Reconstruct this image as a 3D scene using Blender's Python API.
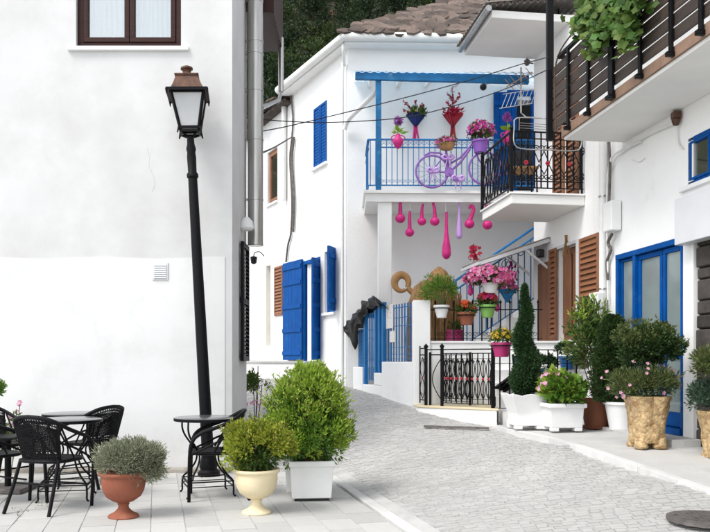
import bpy, math, random
import numpy as np
from mathutils import Vector, Matrix

random.seed(7)
RNG = np.random.default_rng(11)
sc = bpy.context.scene
for o in list(bpy.data.objects):
    bpy.data.objects.remove(o)
col = sc.collection
R = math.radians

# ------------------------------------------------------------------ camera
F, CX, HY, CH = 780.0, 355.0, 360.0, 1.4      # photograph: focal length in px, principal column, horizon row, eye height
cam_d = bpy.data.cameras.new('camera')
cam = bpy.data.objects.new('camera', cam_d)
col.objects.link(cam)
cam_d.sensor_width = 36
cam_d.lens = 36 * F / 710
cam_d.shift_y = (HY - 266) / 710
cam_d.clip_end = 2000
cam.location = (0, 0, CH)
cam.rotation_euler = (R(90), 0, 0)
sc.camera = cam

# ------------------------------------------------------------------ sky, sun, exposure
SUN_EL, SUN_AZ = 54, 50            # sun stands behind and left of the camera, veiled
w = bpy.data.worlds.new('World')
sc.world = w
w.use_nodes = True
nt = w.node_tree
nt.nodes.clear()
sky = nt.nodes.new('ShaderNodeTexSky')
sky.sky_type = 'NISHITA'
sky.sun_disc = False
sky.sun_elevation = R(SUN_EL)
sky.sun_rotation = R(180 + SUN_AZ)
sky.dust_density = 1.0
hs = nt.nodes.new('ShaderNodeHueSaturation')
hs.inputs['Saturation'].default_value = 0.20
bg = nt.nodes.new('ShaderNodeBackground')
bg.inputs['Strength'].default_value = 0.15
wo = nt.nodes.new('ShaderNodeOutputWorld')
nt.links.new(sky.outputs[0], hs.inputs['Color'])
nt.links.new(hs.outputs[0], bg.inputs[0])
nt.links.new(bg.outputs[0], wo.inputs[0])
sun_d = bpy.data.lights.new('sun', 'SUN')
sun_d.energy = 1.1
sun_d.angle = R(22)
sun_d.color = (1.0, 0.965, 0.92)
sun = bpy.data.objects.new('sun', sun_d)
col.objects.link(sun)
_a = R(180 + SUN_AZ)
_s = Vector((math.sin(_a) * math.cos(R(SUN_EL)), math.cos(_a) * math.cos(R(SUN_EL)), math.sin(R(SUN_EL))))
sun.rotation_euler = _s.to_track_quat('Z', 'Y').to_euler()
sun.location = (-4, -6, 14)
sc.view_settings.view_transform = 'Standard'
sc.view_settings.look = 'None'
sc.view_settings.gamma = 1
sc.view_settings.use_curve_mapping = False
sc.view_settings.exposure = 1.15

# ------------------------------------------------------------------ helpers
def P(px, py, D):
    return Vector(((px - CX) / F * D, D, CH + (HY - py) / F * D))

MATX = {}

def tag(o, label, cat, group=None):
    o['label'] = label
    o['category'] = cat
    if group:
        o['group'] = group
    return o

def thing(name, label, cat, loc=(0, 0, 0), rz=0.0, group=None):
    o = bpy.data.objects.new(name, None)
    col.objects.link(o)
    o.empty_display_size = 0.1
    o.location = loc
    o.rotation_euler = (0, 0, rz)
    MATX[o.name] = Matrix.Translation(Vector(loc)) @ Matrix.Rotation(rz, 4, 'Z')
    return tag(o, label, cat, group)

def link_obj(name, me, parent=None, M4=None, origin=None):
    """M4: world matrix of the piece; without it the mesh is in world coordinates."""
    o = bpy.data.objects.new(name, me)
    col.objects.link(o)
    pm = MATX[parent.name] if parent is not None else Matrix.Identity(4)
    if parent is not None:
        o.parent = parent
    if M4 is None:
        if parent is not None:
            me.transform(pm.inverted())
            MATX[o.name] = pm
        else:
            if origin is not None:
                me.transform(Matrix.Translation(-Vector(origin)))
                o.location = origin
                MATX[o.name] = Matrix.Translation(Vector(origin))
            else:
                MATX[o.name] = Matrix.Identity(4)
    else:
        o.matrix_local = pm.inverted() @ M4
        MATX[o.name] = M4
    return o

class MB:
    def __init__(s):
        s.v = []
        s.f = []
    def add(s, vs, fs):
        n = len(s.v)
        s.v += [tuple(v) for v in vs]
        s.f += [tuple(i + n for i in f) for f in fs]
        return s
    def hexa(s, p):
        return s.add(p, [(0, 3, 2, 1), (4, 5, 6, 7), (0, 1, 5, 4), (1, 2, 6, 5), (2, 3, 7, 6), (3, 0, 4, 7)])
    def box(s, c, d, M=None):
        x, y, z = d[0] / 2, d[1] / 2, d[2] / 2
        pts = [Vector(q) for q in ((-x, -y, -z), (x, -y, -z), (x, y, -z), (-x, y, -z), (-x, -y, z), (x, -y, z), (x, y, z), (-x, y, z))]
        if M is not None:
            pts = [M @ q for q in pts]
        return s.hexa([q + Vector(c) for q in pts])
    def box2(s, a, b):
        a, b = Vector(a), Vector(b)
        return s.box((a + b) / 2, (abs(b.x - a.x), abs(b.y - a.y), abs(b.z - a.z)))
    def beam(s, p0, p1, w, h, up=(0, 0, 1)):
        p0, p1 = Vector(p0), Vector(p1)
        d = (p1 - p0).normalized()
        u = Vector(up)
        if abs(d.dot(u)) > 0.98:
            u = Vector((0, 1, 0))
        sd = d.cross(u).normalized()
        u = sd.cross(d).normalized()
        a, b = sd * w / 2, u * h / 2
        return s.hexa([p0 - a - b, p0 + a - b, p1 + a - b, p1 - a - b, p0 - a + b, p0 + a + b, p1 + a + b, p1 - a + b])
    def tube(s, pts, r, n=8, closed=False):
        pts = [Vector(p) for p in pts]
        k = len(pts)
        rs = r if isinstance(r, (list, tuple)) else [r] * k
        vs, fs = [], []
        ref = None
        for i, p in enumerate(pts):
            if closed:
                t = pts[(i + 1) % k] - pts[i - 1]
            else:
                t = pts[min(i + 1, k - 1)] - pts[max(i - 1, 0)]
            t = t.normalized() if t.length > 1e-9 else Vector((0, 0, 1))
            if ref is None:
                ref = Vector((0, 0, 1)) if abs(t.z) < 0.9 else Vector((1, 0, 0))
            a = ref - t * ref.dot(t)
            if a.length < 1e-5:
                a = t.orthogonal()
            a.normalize()
            ref = a
            b = t.cross(a)
            for j in range(n):
                an = 2 * math.pi * j / n
                vs.append(p + (a * math.cos(an) + b * math.sin(an)) * rs[i])
        for i in range(k if closed else k - 1):
            i2 = (i + 1) % k
            for j in range(n):
                j2 = (j + 1) % n
                fs.append((i * n + j, i * n + j2, i2 * n + j2, i2 * n + j))
        if not closed:
            fs.append(tuple(range(n))[::-1])
            fs.append(tuple(range((k - 1) * n, k * n)))
        return s.add(vs, fs)
    def lathe(s, prof, c=(0, 0, 0), n=24, mod=None, M=None, cap=True):
        c = Vector(c)
        vs, fs = [], []
        for (r, z) in prof:
            for j in range(n):
                an = 2 * math.pi * j / n
                rr = r * (mod(an, z) if mod else 1)
                q = Vector((rr * math.cos(an), rr * math.sin(an), z))
                vs.append((M @ q if M is not None else q) + c)
        for i in range(len(prof) - 1):
            for j in range(n):
                j2 = (j + 1) % n
                fs.append((i * n + j, i * n + j2, (i + 1) * n + j2, (i + 1) * n + j))
        if cap:
            fs.append(tuple(range(n))[::-1])
            fs.append(tuple(range((len(prof) - 1) * n, len(prof) * n)))
        return s.add(vs, fs)
    def ball(s, c, r, n=12, m=8, noise=0.0, rng=None):
        r = r if isinstance(r, (list, tuple)) else (r, r, r)
        prof = []
        c = Vector(c)
        vs, fs = [], []
        for i in range(m + 1):
            th = math.pi * (0.02 + 0.96 * i / m) - math.pi / 2
            for j in range(n):
                an = 2 * math.pi * j / n
                k = 1 + (noise * (random.random() - .5) * 2 if noise else 0)
                vs.append(c + Vector((r[0] * math.cos(th) * math.cos(an) * k, r[1] * math.cos(th) * math.sin(an) * k, r[2] * math.sin(th) * k)))
        for i in range(m):
            for j in range(n):
                j2 = (j + 1) % n
                fs.append((i * n + j, i * n + j2, (i + 1) * n + j2, (i + 1) * n + j))
        fs.append(tuple(range(n))[::-1])
        fs.append(tuple(range(m * n, (m + 1) * n)))
        return s.add(vs, fs)
    def prism(s, poly, vec):
        vec = Vector(vec)
        n = len(poly)
        a = [Vector(p) for p in poly]
        vs = a + [p + vec for p in a]
        fs = [tuple(range(n))[::-1], tuple(range(n, 2 * n))]
        for i in range(n):
            j = (i + 1) % n
            fs.append((i, j, n + j, n + i))
        return s.add(vs, fs)
    def quad(s, a, b, c, d):
        return s.add([a, b, c, d], [(0, 1, 2, 3)])
    def mesh(s, name, mat=None, smooth=None, recalc=False):
        me = bpy.data.meshes.new(name)
        me.from_pydata(s.v, [], s.f)
        if recalc:
            import bmesh
            bm = bmesh.new()
            bm.from_mesh(me)
            bmesh.ops.recalc_face_normals(bm, faces=bm.faces)
            bm.to_mesh(me)
            bm.free()
        if mat is not None:
            me.materials.append(MT[mat] if isinstance(mat, str) else mat)
        if smooth is not None:
            me.shade_smooth()
            me.set_sharp_from_angle(angle=R(smooth))
        return me
    def build(s, name, mat, parent=None, smooth=None, bevel=0.0, origin=None, kind=None, label=None, recalc=True, seg=2):
        me = s.mesh(name, mat, smooth, recalc)
        o = link_obj(name, me, parent, None, origin)
        if bevel:
            b = o.modifiers.new('bevel', 'BEVEL')
            b.width = bevel
            b.segments = seg
            b.limit_method = 'ANGLE'
            b.angle_limit = R(40)
        if kind:
            o['kind'] = kind
        if label:
            o['label'] = label
        return o

def copy_tree(o, parent=None, **kw):
    c = o.copy()
    col.objects.link(c)
    c.parent = parent
    for ch in [q for q in ORIG_CHILDREN(o)]:
        copy_tree(ch, c)
    return c

def ORIG_CHILDREN(o):
    return list(o.children)

def place(o, loc, rz):
    o.location = loc
    o.rotation_euler = (0, 0, rz)

class PL:
    """a vertical plane: origin, direction along it, normal towards the viewer"""
    def __init__(s, o, u):
        s.o = Vector((o[0], o[1], 0))
        s.u = Vector((u[0], u[1], 0)).normalized()
        n = Vector((s.u.y, -s.u.x, 0))
        if n.dot(-s.o) < 0:
            n = -n
        s.n = n
    def pt(s, a, z, off=0.0):
        p = s.o + s.u * a + s.n * off
        return Vector((p.x, p.y, z))
    def hit(s, px, py, off=0.0):
        d = Vector(((px - CX) / F, 1, 0))
        D = (s.n.dot(s.o) + off) / s.n.dot(d)
        p = d * D
        return (p - s.o).dot(s.u), CH + (HY - py) / F * D
    def at(s, px, py, off=0.0):
        a, z = s.hit(px, py, off)
        return s.pt(a, z, off)
    def pbox(s, mb, a0, a1, z0, z1, o0, o1):
        q = s.pt
        return mb.hexa([q(a0, z0, o1), q(a1, z0, o1), q(a1, z0, o0), q(a0, z0, o0), q(a0, z1, o1), q(a1, z1, o1), q(a1, z1, o0), q(a0, z1, o0)])
    def wall(s, mb, a0, a1, z0, z1, holes, depth=0.25):
        """front skin with openings and their reveals, back skin behind"""
        A = sorted(set([a0, a1] + [min(max(h[k], a0), a1) for h in holes for k in (0, 1)]))
        Z = sorted(set([z0, z1] + [min(max(h[k], z0), z1) for h in holes for k in (2, 3)]))
        inh = lambda a, z: any(h[0] < a < h[1] and h[2] < z < h[3] for h in holes)
        for i in range(len(A) - 1):
            for j in range(len(Z) - 1):
                if not inh((A[i] + A[i + 1]) / 2, (Z[j] + Z[j + 1]) / 2):
                    for off in (0.0, -depth):
                        mb.quad(s.pt(A[i], Z[j], off), s.pt(A[i + 1], Z[j], off), s.pt(A[i + 1], Z[j + 1], off), s.pt(A[i], Z[j + 1], off))
        for (b0, b1, c0, c1) in list(holes) + [(a0, a1, z0, z1)]:
            q = [s.pt(b0, c0), s.pt(b1, c0), s.pt(b1, c1), s.pt(b0, c1)]
            for i in range(4):
                j = (i + 1) % 4
                v = -s.n * depth
                mb.quad(q[i], q[j], q[j] + v, q[i] + v)
        return mb

def quad_mesh(name, V, nq, mat):
    """fast mesh from an array of quads (4 verts each)"""
    me = bpy.data.meshes.new(name)
    nv = len(V)
    me.vertices.add(nv)
    me.vertices.foreach_set('co', np.ascontiguousarray(V, dtype=np.float32).ravel())
    me.loops.add(nv)
    me.loops.foreach_set('vertex_index', np.arange(nv, dtype=np.int32))
    me.polygons.add(nq)
    me.polygons.foreach_set('loop_start', np.arange(0, nv, 4, dtype=np.int32))
    me.polygons.foreach_set('loop_total', np.full(nq, 4, dtype=np.int32))
    me.update(calc_edges=True)
    me.materials.append(MT[mat])
    return me

def norm(a):
    return a / np.maximum(np.linalg.norm(a, axis=1, keepdims=True), 1e-9)

def leaves(name, mat, parent, pos, dirs, L, W, kind=None, fold=0.25, origin=None):
    pos = np.asarray(pos, float)
    n = len(pos)
    d = norm(np.asarray(dirs, float))
    side = norm(np.cross(d, RNG.normal(size=(n, 3))))
    nor = np.cross(d, side)
    L = np.asarray(L) * RNG.uniform(.65, 1.3, n)
    W = np.asarray(W) * RNG.uniform(.7, 1.25, n)
    L, W = L[:, None], W[:, None]
    V = np.empty((n, 4, 3))
    V[:, 0] = pos
    V[:, 1] = pos + d * L * .45 + side * W / 2 + nor * W * fold
    V[:, 2] = pos + d * L
    V[:, 3] = pos + d * L * .45 - side * W / 2 + nor * W * fold
    me = quad_mesh(name, V.reshape(-1, 3), n, mat)
    o = link_obj(name, me, parent, None, origin)
    if kind:
        o['kind'] = kind
    return o

def crown(c, r, nclump, nleaf, cr, shell=.55, up=.25, bottom=-1.0):
    """leaf positions and directions for a lumpy crown"""
    c, r = np.array(c, float), np.array(r, float)
    d = norm(RNG.normal(size=(nclump * 3, 3)))
    d = d[d[:, 2] > bottom][:nclump]
    rad = RNG.uniform(shell, 1.0, len(d)) ** .6
    cc = c + d * rad[:, None] * r
    k = RNG.integers(0, len(cc), nleaf)
    crr = cr * RNG.uniform(.6, 1.3, len(cc))
    off = norm(RNG.normal(size=(nleaf, 3))) * (RNG.uniform(0.2, 1, nleaf) ** .5 * crr[k])[:, None]
    pos = cc[k] + off
    out = norm(pos - c) * .7 + norm(off) * .8 + RNG.normal(size=(nleaf, 3)) * .45 + np.array([0, 0, up])
    return pos, out

def flowers(name, mat, parent, pos, nor, size, petals=5):
    """small five-petalled blossoms"""
    pos = np.asarray(pos, float)
    n = len(pos)
    nor = norm(np.asarray(nor, float))
    a = norm(np.cross(nor, RNG.normal(size=(n, 3))))
    b = np.cross(nor, a)
    V = np.empty((n, petals, 4, 3))
    sz = (size * RNG.uniform(.75, 1.2, n))[:, None]
    for k in range(petals):
        t = 2 * math.pi * k / petals
        d = a * math.cos(t) + b * math.sin(t)
        e = -a * math.sin(t) + b * math.cos(t)
        V[:, k, 0] = pos
        V[:, k, 1] = pos + d * sz * .32 + e * sz * .22 + nor * sz * .12
        V[:, k, 2] = pos + d * sz * .55 + nor * sz * .16
        V[:, k, 3] = pos + d * sz * .32 - e * sz * .22 + nor * sz * .12
    me = quad_mesh(name, V.reshape(-1, 3), n * petals, mat)
    return link_obj(name, me, parent)

def spline(pts, n=8):
    """Catmull-Rom through points"""
    p = [Vector(q) for q in pts]
    p = [p[0] * 2 - p[1]] + p + [p[-1] * 2 - p[-2]]
    out = []
    for i in range(1, len(p) - 2):
        for k in range(n):
            t = k / n
            a, b, c, d = p[i - 1], p[i], p[i + 1], p[i + 2]
            out.append(.5 * ((2 * b) + (c - a) * t + (2 * a - 5 * b + 4 * c - d) * t * t + (3 * b - a - 3 * c + d) * t ** 3))
    out.append(p[-2])
    return out

# ------------------------------------------------------------------ materials
MT = {}

def mk(name, c, rough=.6, metal=0.0, var=.08, vs=4.0, bump=0.0, bs=60.0, island=0.0, c2=None, c2s=2.0, c2lo=.5, c2hi=.62, spec=.4, trans=0.0, hue=0.0, stretch=None, coat=0.0, emit=0):
    m = bpy.data.materials.new(name)
    m.use_nodes = True
    t = m.node_tree
    N, Lk = t.nodes, t.links
    b = N['Principled BSDF']
    b.inputs['Roughness'].default_value = rough
    b.inputs['Metallic'].default_value = metal
    b.inputs['Specular IOR Level'].default_value = spec
    if coat:
        b.inputs['Coat Weight'].default_value = coat
        b.inputs['Coat Roughness'].default_value = .15
    tc = N.new('ShaderNodeTexCoord')
    src = tc.outputs['Object']
    if stretch:
        mp = N.new('ShaderNodeMapping')
        mp.inputs['Scale'].default_value = stretch
        Lk.new(src, mp.inputs['Vector'])
        src = mp.outputs['Vector']
    no = N.new('ShaderNodeTexNoise')
    no.inputs['Scale'].default_value = vs
    no.inputs['Detail'].default_value = 6
    Lk.new(src, no.inputs['Vector'])
    def mixn(fac, a, bb, blend='MIX'):
        x = N.new('ShaderNodeMix')
        x.data_type = 'RGBA'
        x.blend_type = blend
        for s_, v in ((x.inputs[0], fac), (x.inputs[6], a), (x.inputs[7], bb)):
            if hasattr(v, 'links') or hasattr(v, 'is_output'):
                Lk.new(v, s_)
            elif isinstance(v, (tuple, list)):
                s_.default_value = (*v[:3], 1)
            else:
                s_.default_value = v
        return x.outputs[2]
    rmp = N.new('ShaderNodeMapRange')
    rmp.inputs[1].default_value = .3
    rmp.inputs[2].default_value = .7
    Lk.new(no.outputs['Fac'], rmp.inputs[0])
    lo = tuple(max(x * (1 - var), 0) for x in c)
    hi = tuple(min(x * (1 + var), 1) for x in c)
    out = mixn(rmp.outputs[0], lo, hi)
    if c2 is not None:
        n2 = N.new('ShaderNodeTexNoise')
        n2.inputs['Scale'].default_value = c2s
        n2.inputs['Detail'].default_value = 9
        n2.inputs['Roughness'].default_value = .65
        Lk.new(src, n2.inputs['Vector'])
        r2 = N.new('ShaderNodeMapRange')
        r2.inputs[1].default_value = c2lo
        r2.inputs[2].default_value = c2hi
        Lk.new(n2.outputs['Fac'], r2.inputs[0])
        out = mixn(r2.outputs[0], out, c2)
    if island or hue:
        ge = N.new('ShaderNodeNewGeometry')
        h = N.new('ShaderNodeHueSaturation')
        Lk.new(out, h.inputs['Color'])
        mv = N.new('ShaderNodeMapRange')
        mv.inputs[3].default_value = 1 - island
        mv.inputs[4].default_value = 1 + island
        Lk.new(ge.outputs['Random Per Island'], mv.inputs[0])
        Lk.new(mv.outputs[0], h.inputs['Value'])
        if hue:
            w_ = N.new('ShaderNodeTexWhiteNoise')
            w_.noise_dimensions = '1D'
            Lk.new(ge.outputs['Random Per Island'], w_.inputs['W'])
            mh = N.new('ShaderNodeMapRange')
            mh.inputs[3].default_value = .5 - hue
            mh.inputs[4].default_value = .5 + hue
            Lk.new(w_.outputs['Value'], mh.inputs[0])
            Lk.new(mh.outputs[0], h.inputs['Hue'])
        out = h.outputs[0]
    oi = N.new('ShaderNodeObjectInfo')
    Lk.new(out, b.inputs['Base Color'])
    if bump:
        bn = N.new('ShaderNodeTexNoise')
        bn.inputs['Scale'].default_value = bs
        bn.inputs['Detail'].default_value = 8
        Lk.new(src, bn.inputs['Vector'])
        bp = N.new('ShaderNodeBump')
        bp.inputs['Strength'].default_value = bump
        bp.inputs['Distance'].default_value = .02
        Lk.new(bn.outputs['Fac'], bp.inputs['Height'])
        Lk.new(bp.outputs[0], b.inputs['Normal'])
    if trans:
        tr = N.new('ShaderNodeBsdfTranslucent')
        Lk.new(out, tr.inputs['Color'])
        ms = N.new('ShaderNodeMixShader')
        ms.inputs[0].default_value = trans
        Lk.new(b.outputs[0], ms.inputs[1])
        Lk.new(tr.outputs[0], ms.inputs[2])
        Lk.new(ms.outputs[0], N['Material Output'].inputs['Surface'])
    MT[name] = m
    return m

def mk_objvar(name, amount):
    """let a material vary in value from object to object (tiles, slats, stones)"""
    m = MT[name]
    t = m.node_tree
    N, Lk = t.nodes, t.links
    b = N['Principled BSDF']
    s_ = b.inputs['Base Color'].links[0].from_socket
    oi = N.new('ShaderNodeObjectInfo')
    mv = N.new('ShaderNodeMapRange')
    mv.inputs[3].default_value = 1 - amount
    mv.inputs[4].default_value = 1 + amount
    Lk.new(oi.outputs['Random'], mv.inputs[0])
    h = N.new('ShaderNodeHueSaturation')
    Lk.new(s_, h.inputs['Color'])
    Lk.new(mv.outputs[0], h.inputs['Value'])
    Lk.new(h.outputs[0], b.inputs['Base Color'])

def mk_glass(name, tint=(.9, .95, .95), clear=.75):
    m = bpy.data.materials.new(name)
    m.use_nodes = True
    t = m.node_tree
    N, Lk = t.nodes, t.links
    N.remove(N['Principled BSDF'])
    tr = N.new('ShaderNodeBsdfTransparent')
    tr.inputs[0].default_value = (*tint, 1)
    gl = N.new('ShaderNodeBsdfGlossy')
    gl.inputs['Roughness'].default_value = .02
    lw = N.new('ShaderNodeLayerWeight')
    lw.inputs[0].default_value = .35
    mr = N.new('ShaderNodeMapRange')
    mr.inputs[3].default_value = 1 - clear
    mr.inputs[4].default_value = .9
    Lk.new(lw.outputs['Fresnel'], mr.inputs[0])
    ms = N.new('ShaderNodeMixShader')
    Lk.new(mr.outputs[0], ms.inputs[0])
    Lk.new(tr.outputs[0], ms.inputs[1])
    Lk.new(gl.outputs[0], ms.inputs[2])
    Lk.new(ms.outputs[0], N['Material Output'].inputs['Surface'])
    MT[name] = m

W_ = (.85, .85, .84)
mk('plaster', W_, .85, var=.025, vs=1.3, bump=.25, bs=14, c2=(.70, .69, .67), c2s=.9, c2lo=.60, c2hi=.85)
mk('plaster_old', (.76, .76, .755), .9, var=.05, vs=1.6, bump=.45, bs=9, c2=(.58, .575, .56), c2s=1.1, c2lo=.5, c2hi=.8)
mk('plaster_fresh', (.685, .685, .68), .85, var=.04, vs=1.1, bump=.14, bs=12, c2=(.57, .57, .56), c2s=1.7, c2lo=.5, c2hi=.85)
mk('plaster_grey', (.605, .605, .60), .9, var=.05, vs=1.2, bump=.14, bs=10, c2=(.50, .495, .485), c2s=.8, c2lo=.45, c2hi=.75)
mk('white_paint', (.8, .8, .79), .45, var=.03, bump=.05)
mk('soffit', (.76, .755, .73), .85, var=.04, vs=2, bump=.15, bs=20)
mk('blue_paint', (.0, .068, .28), .55, var=.14, vs=6, bump=.08, bs=30, spec=.12, c2=(.025, .125, .33), c2s=5, c2lo=.56, c2hi=.8)
mk('blue_light', (.012, .14, .34), .5, var=.2, vs=5, bump=.1, spec=.25, c2=(.12, .28, .42), c2s=7, c2lo=.58, c2hi=.75)
mk('blue_rail', (.02, .165, .42), .5, var=.12, spec=.25)
mk('black_iron', (.0045, .0045, .0055), .45, 0, spec=.14, var=.2, vs=20, bump=.1, bs=80)
mk('wicker', (.006, .006, .007), .5, spec=.16, var=.3, vs=60, bump=.2, bs=200)
mk('table_top', (.10, .10, .105), .16, var=.05, spec=.8)
mk('dark_wood', (.030, .010, .008), .5, spec=.2, var=.25, vs=3, bump=.15, stretch=(1, 1, 12))
mk('plank', (.050, .036, .029), .55, var=.3, vs=3, bump=.2, bs=30, stretch=(1, 1, 10))
mk_objvar('plank', .25)
mk('brown_wood', (.19, .075, .032), .5, var=.22, vs=3, bump=.15, bs=30, stretch=(6, 6, .6))
mk_objvar('brown_wood', .15)
mk('shutter_orange', (.25, .105, .048), .5, var=.15, vs=4, bump=.1)
mk_objvar('shutter_orange', .1)
mk('fascia_brown', (.23, .145, .10), .7, var=.15, vs=6, bump=.2)
mk('copper', (.11, .055, .035), .5, .4, var=.35, vs=9, c2=(.03, .024, .022), c2s=6, c2lo=.45, c2hi=.65, bump=.1)
mk('lamp_glass', (.72, .73, .74), .35, var=.06, vs=5, trans=.35)
mk('steel', (.42, .41, .39), .28, .9, var=.2, vs=3, stretch=(6, 6, .5))
mk('alu', (.6, .6, .6), .35, .8, var=.05)
mk('pipe_white', (.74, .74, .72), .45, var=.05, vs=6)
mk('terracotta', (.25, .078, .042), .75, var=.15, vs=5, bump=.15, bs=40, c2=(.36, .16, .10), c2s=5, c2lo=.55, c2hi=.8)
mk('terracotta_brown', (.20, .07, .035), .7, var=.12, vs=5, bump=.1)
mk('cream_stone', (.70, .60, .40), .75, var=.08, vs=6, bump=.15, c2=(.5, .42, .28), c2s=4, c2lo=.6, c2hi=.85)
mk('bark_pot', (.53, .38, .20), .9, var=.35, vs=20, bump=1.0, bs=42, c2=(.27, .15, .065), c2s=15, c2lo=.46, c2hi=.66)
mk('pot_white', (.78, .78, .77), .55, var=.04, vs=5, bump=.08, c2=(.60, .59, .56), c2s=5, c2lo=.62, c2hi=.85)
mk('pot_green', (.20, .42, .10), .4, var=.05)
mk('pot_magenta', (.40, .03, .14), .4, var=.06)
mk('pot_blue', (.02, .10, .28), .4, var=.1)
mk('pot_purple', (.22, .09, .40), .45, var=.1)
mk('soil', (.05, .035, .025), .95, var=.3, vs=20, bump=.6, bs=60)
mk('pink', (.58, .02, .20), .42, var=.16, vs=9, bump=.12, bs=50)
mk('lilac', (.50, .30, .66), .4, var=.06)
mk('bike', (.24, .115, .41), .45, var=.14, vs=9)
mk('red_decor', (.32, .015, .03), .5, var=.2, vs=8, island=.3)
mk('navy_cloth', (.015, .03, .14), .8, var=.2)
mk('black_plastic', (.006, .006, .007), .36, var=.2, spec=.4, bump=.4, bs=18)
mk('straw', (.34, .19, .08), .9, var=.3, vs=9, bump=.8, bs=30, stretch=(3, 3, .5), c2=(.17, .10, .05), c2s=4, c2lo=.5, c2hi=.7)
mk('gourd_tan', (.42, .23, .09), .6, var=.25, vs=6, bump=.15)
mk('paper', (.8, .78, .76), .8, var=.03, c2=(.6, .12, .10), c2s=18, c2lo=.60, c2hi=.64)
mk('curtain', (.78, .79, .80), .9, var=.08, vs=4, stretch=(14, 14, .6))
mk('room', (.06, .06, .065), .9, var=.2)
mk('door_glass', (.70, .73, .73), .6, var=.10, vs=1.5, spec=.3)
mk('panel_grey', (.62, .63, .65), .45, var=.03)
mk('dark_stone', (.055, .047, .042), .8, var=.3, vs=6, bump=.6, bs=18)
mk_objvar('dark_stone', .35)
mk('mortar', (.035, .03, .028), .95, var=.2)
mk('roof_stone', (.135, .10, .082), .9, var=.35, vs=7, bump=.6, bs=20, c2=(.055, .045, .04), c2s=4, c2lo=.45, c2hi=.65)
mk_objvar('roof_stone', .45)
mk('corrugated', (.26, .24, .22), .7, .2, var=.25, vs=5, c2=(.14, .10, .08), c2s=5, c2lo=.5, c2hi=.7)
mk('tile', (.49, .485, .465), .7, var=.06, vs=3.5, bump=.12, bs=25, c2=(.42, .41, .39), c2s=3, c2lo=.5, c2hi=.8)
mk_objvar('tile', .09)
mk('joint', (.44, .435, .42), .95, var=.15, vs=8, bump=.3)
mk('sett', (.43, .42, .405), .85, var=.12, vs=1.6, bump=.35, bs=45, island=.075, hue=.02, c2=(.40, .395, .385), c2s=.55, c2lo=.45, c2hi=.7)
mk_objvar('sett', .06)
mk('yard_paint', (.74, .735, .72), .8, var=.05, bump=.2)
mk('crack', (.48, .47, .46), .95)
mk('concrete', (.50, .495, .48), .85, var=.08, vs=2.2, bump=.3, bs=30, c2=(.40, .39, .37), c2s=2.5, c2lo=.55, c2hi=.8)
mk('gutter_stone', (.48, .475, .46), .85, var=.1, vs=3, bump=.3, bs=25, c2=(.38, .37, .35), c2s=4, c2lo=.5, c2hi=.7)
mk('plinth', (.36, .33, .29), .9, var=.2, vs=5, bump=.4, bs=20, c2=(.22, .19, .16), c2s=6, c2lo=.45, c2hi=.65)
mk('kerb', (.60, .595, .58), .8, var=.07, vs=3, bump=.25, bs=25, c2=(.48, .47, .45), c2s=4, c2lo=.58, c2hi=.8)
mk_objvar('kerb', .06)
mk('earth', (.13, .075, .05), .95, var=.4, vs=.6, bump=.6, bs=3, c2=(.03, .042, .016), c2s=.5, c2lo=.36, c2hi=.5)
mk('porch_sheet', (.80, .90, .98), .5, var=.05, trans=.9)
mk('rock', (.15, .14, .135), .9, var=.35, vs=1.2, bump=.8, bs=5)
mk('cable', (.015, .015, .016), .6)
mk('manhole', (.14, .125, .118), .6, .4, var=.3, vs=12, bump=.5, bs=30)
mk('bark', (.09, .06, .04), .9, var=.3, vs=14, bump=.6)
mk('skin_green_stem', (.08, .13, .04), .7, var=.2)
G = dict(rough=.55, var=.12, vs=3, trans=.3, spec=.3)
mk('leaf_box', (.115, .225, .028), island=.42, hue=.025, **G)
mk('leaf_box_tip', (.29, .41, .05), island=.3, hue=.02, **G)
mk('leaf_yellow', (.27, .31, .035), island=.4, hue=.03, **G)
mk('leaf_grey', (.25, .265, .175), island=.35, hue=.02, **G)
mk('leaf_thuja', (.034, .078, .026), island=.4, hue=.02, **G)
mk('leaf_dark', (.042, .080, .022), island=.45, hue=.03, **G)
mk('leaf_mid', (.085, .15, .032), island=.4, hue=.03, **G)
mk('leaf_vine', (.085, .155, .028), island=.45, hue=.03, **G)
mk('leaf_olive', (.11, .14, .045), island=.4, hue=.03, **G)
mk('leaf_blue', (.055, .095, .060), island=.4, hue=.02, **G)
mk('leaf_lime', (.26, .42, .04), island=.25, hue=.02, **G)
mk('pine', (.020, .038, .013), island=.5, hue=.03, **G)
mk('pine_light', (.045, .072, .018), island=.45, hue=.03, **G)
mk('petal_pink', (.60, .12, .30), island=.3, hue=.03, **G)
mk('petal_pale', (.68, .36, .48), island=.2, hue=.02, **G)
mk('petal_magenta', (.46, .03, .26), island=.3, hue=.03, **G)
mk('petal_red', (.50, .02, .06), island=.3, hue=.02, **G)
mk('petal_orange', (.62, .07, .02), island=.25, hue=.02, **G)
mk('petal_yellow', (.62, .40, .03), island=.25, hue=.02, **G)
mk('petal_violet', (.42, .12, .46), island=.25, hue=.03, **G)
mk_glass('window_glass', clear=.72)
mk('door_pane', (.20, .245, .245), .08, var=.10, vs=1.2, spec=.5)
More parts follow.
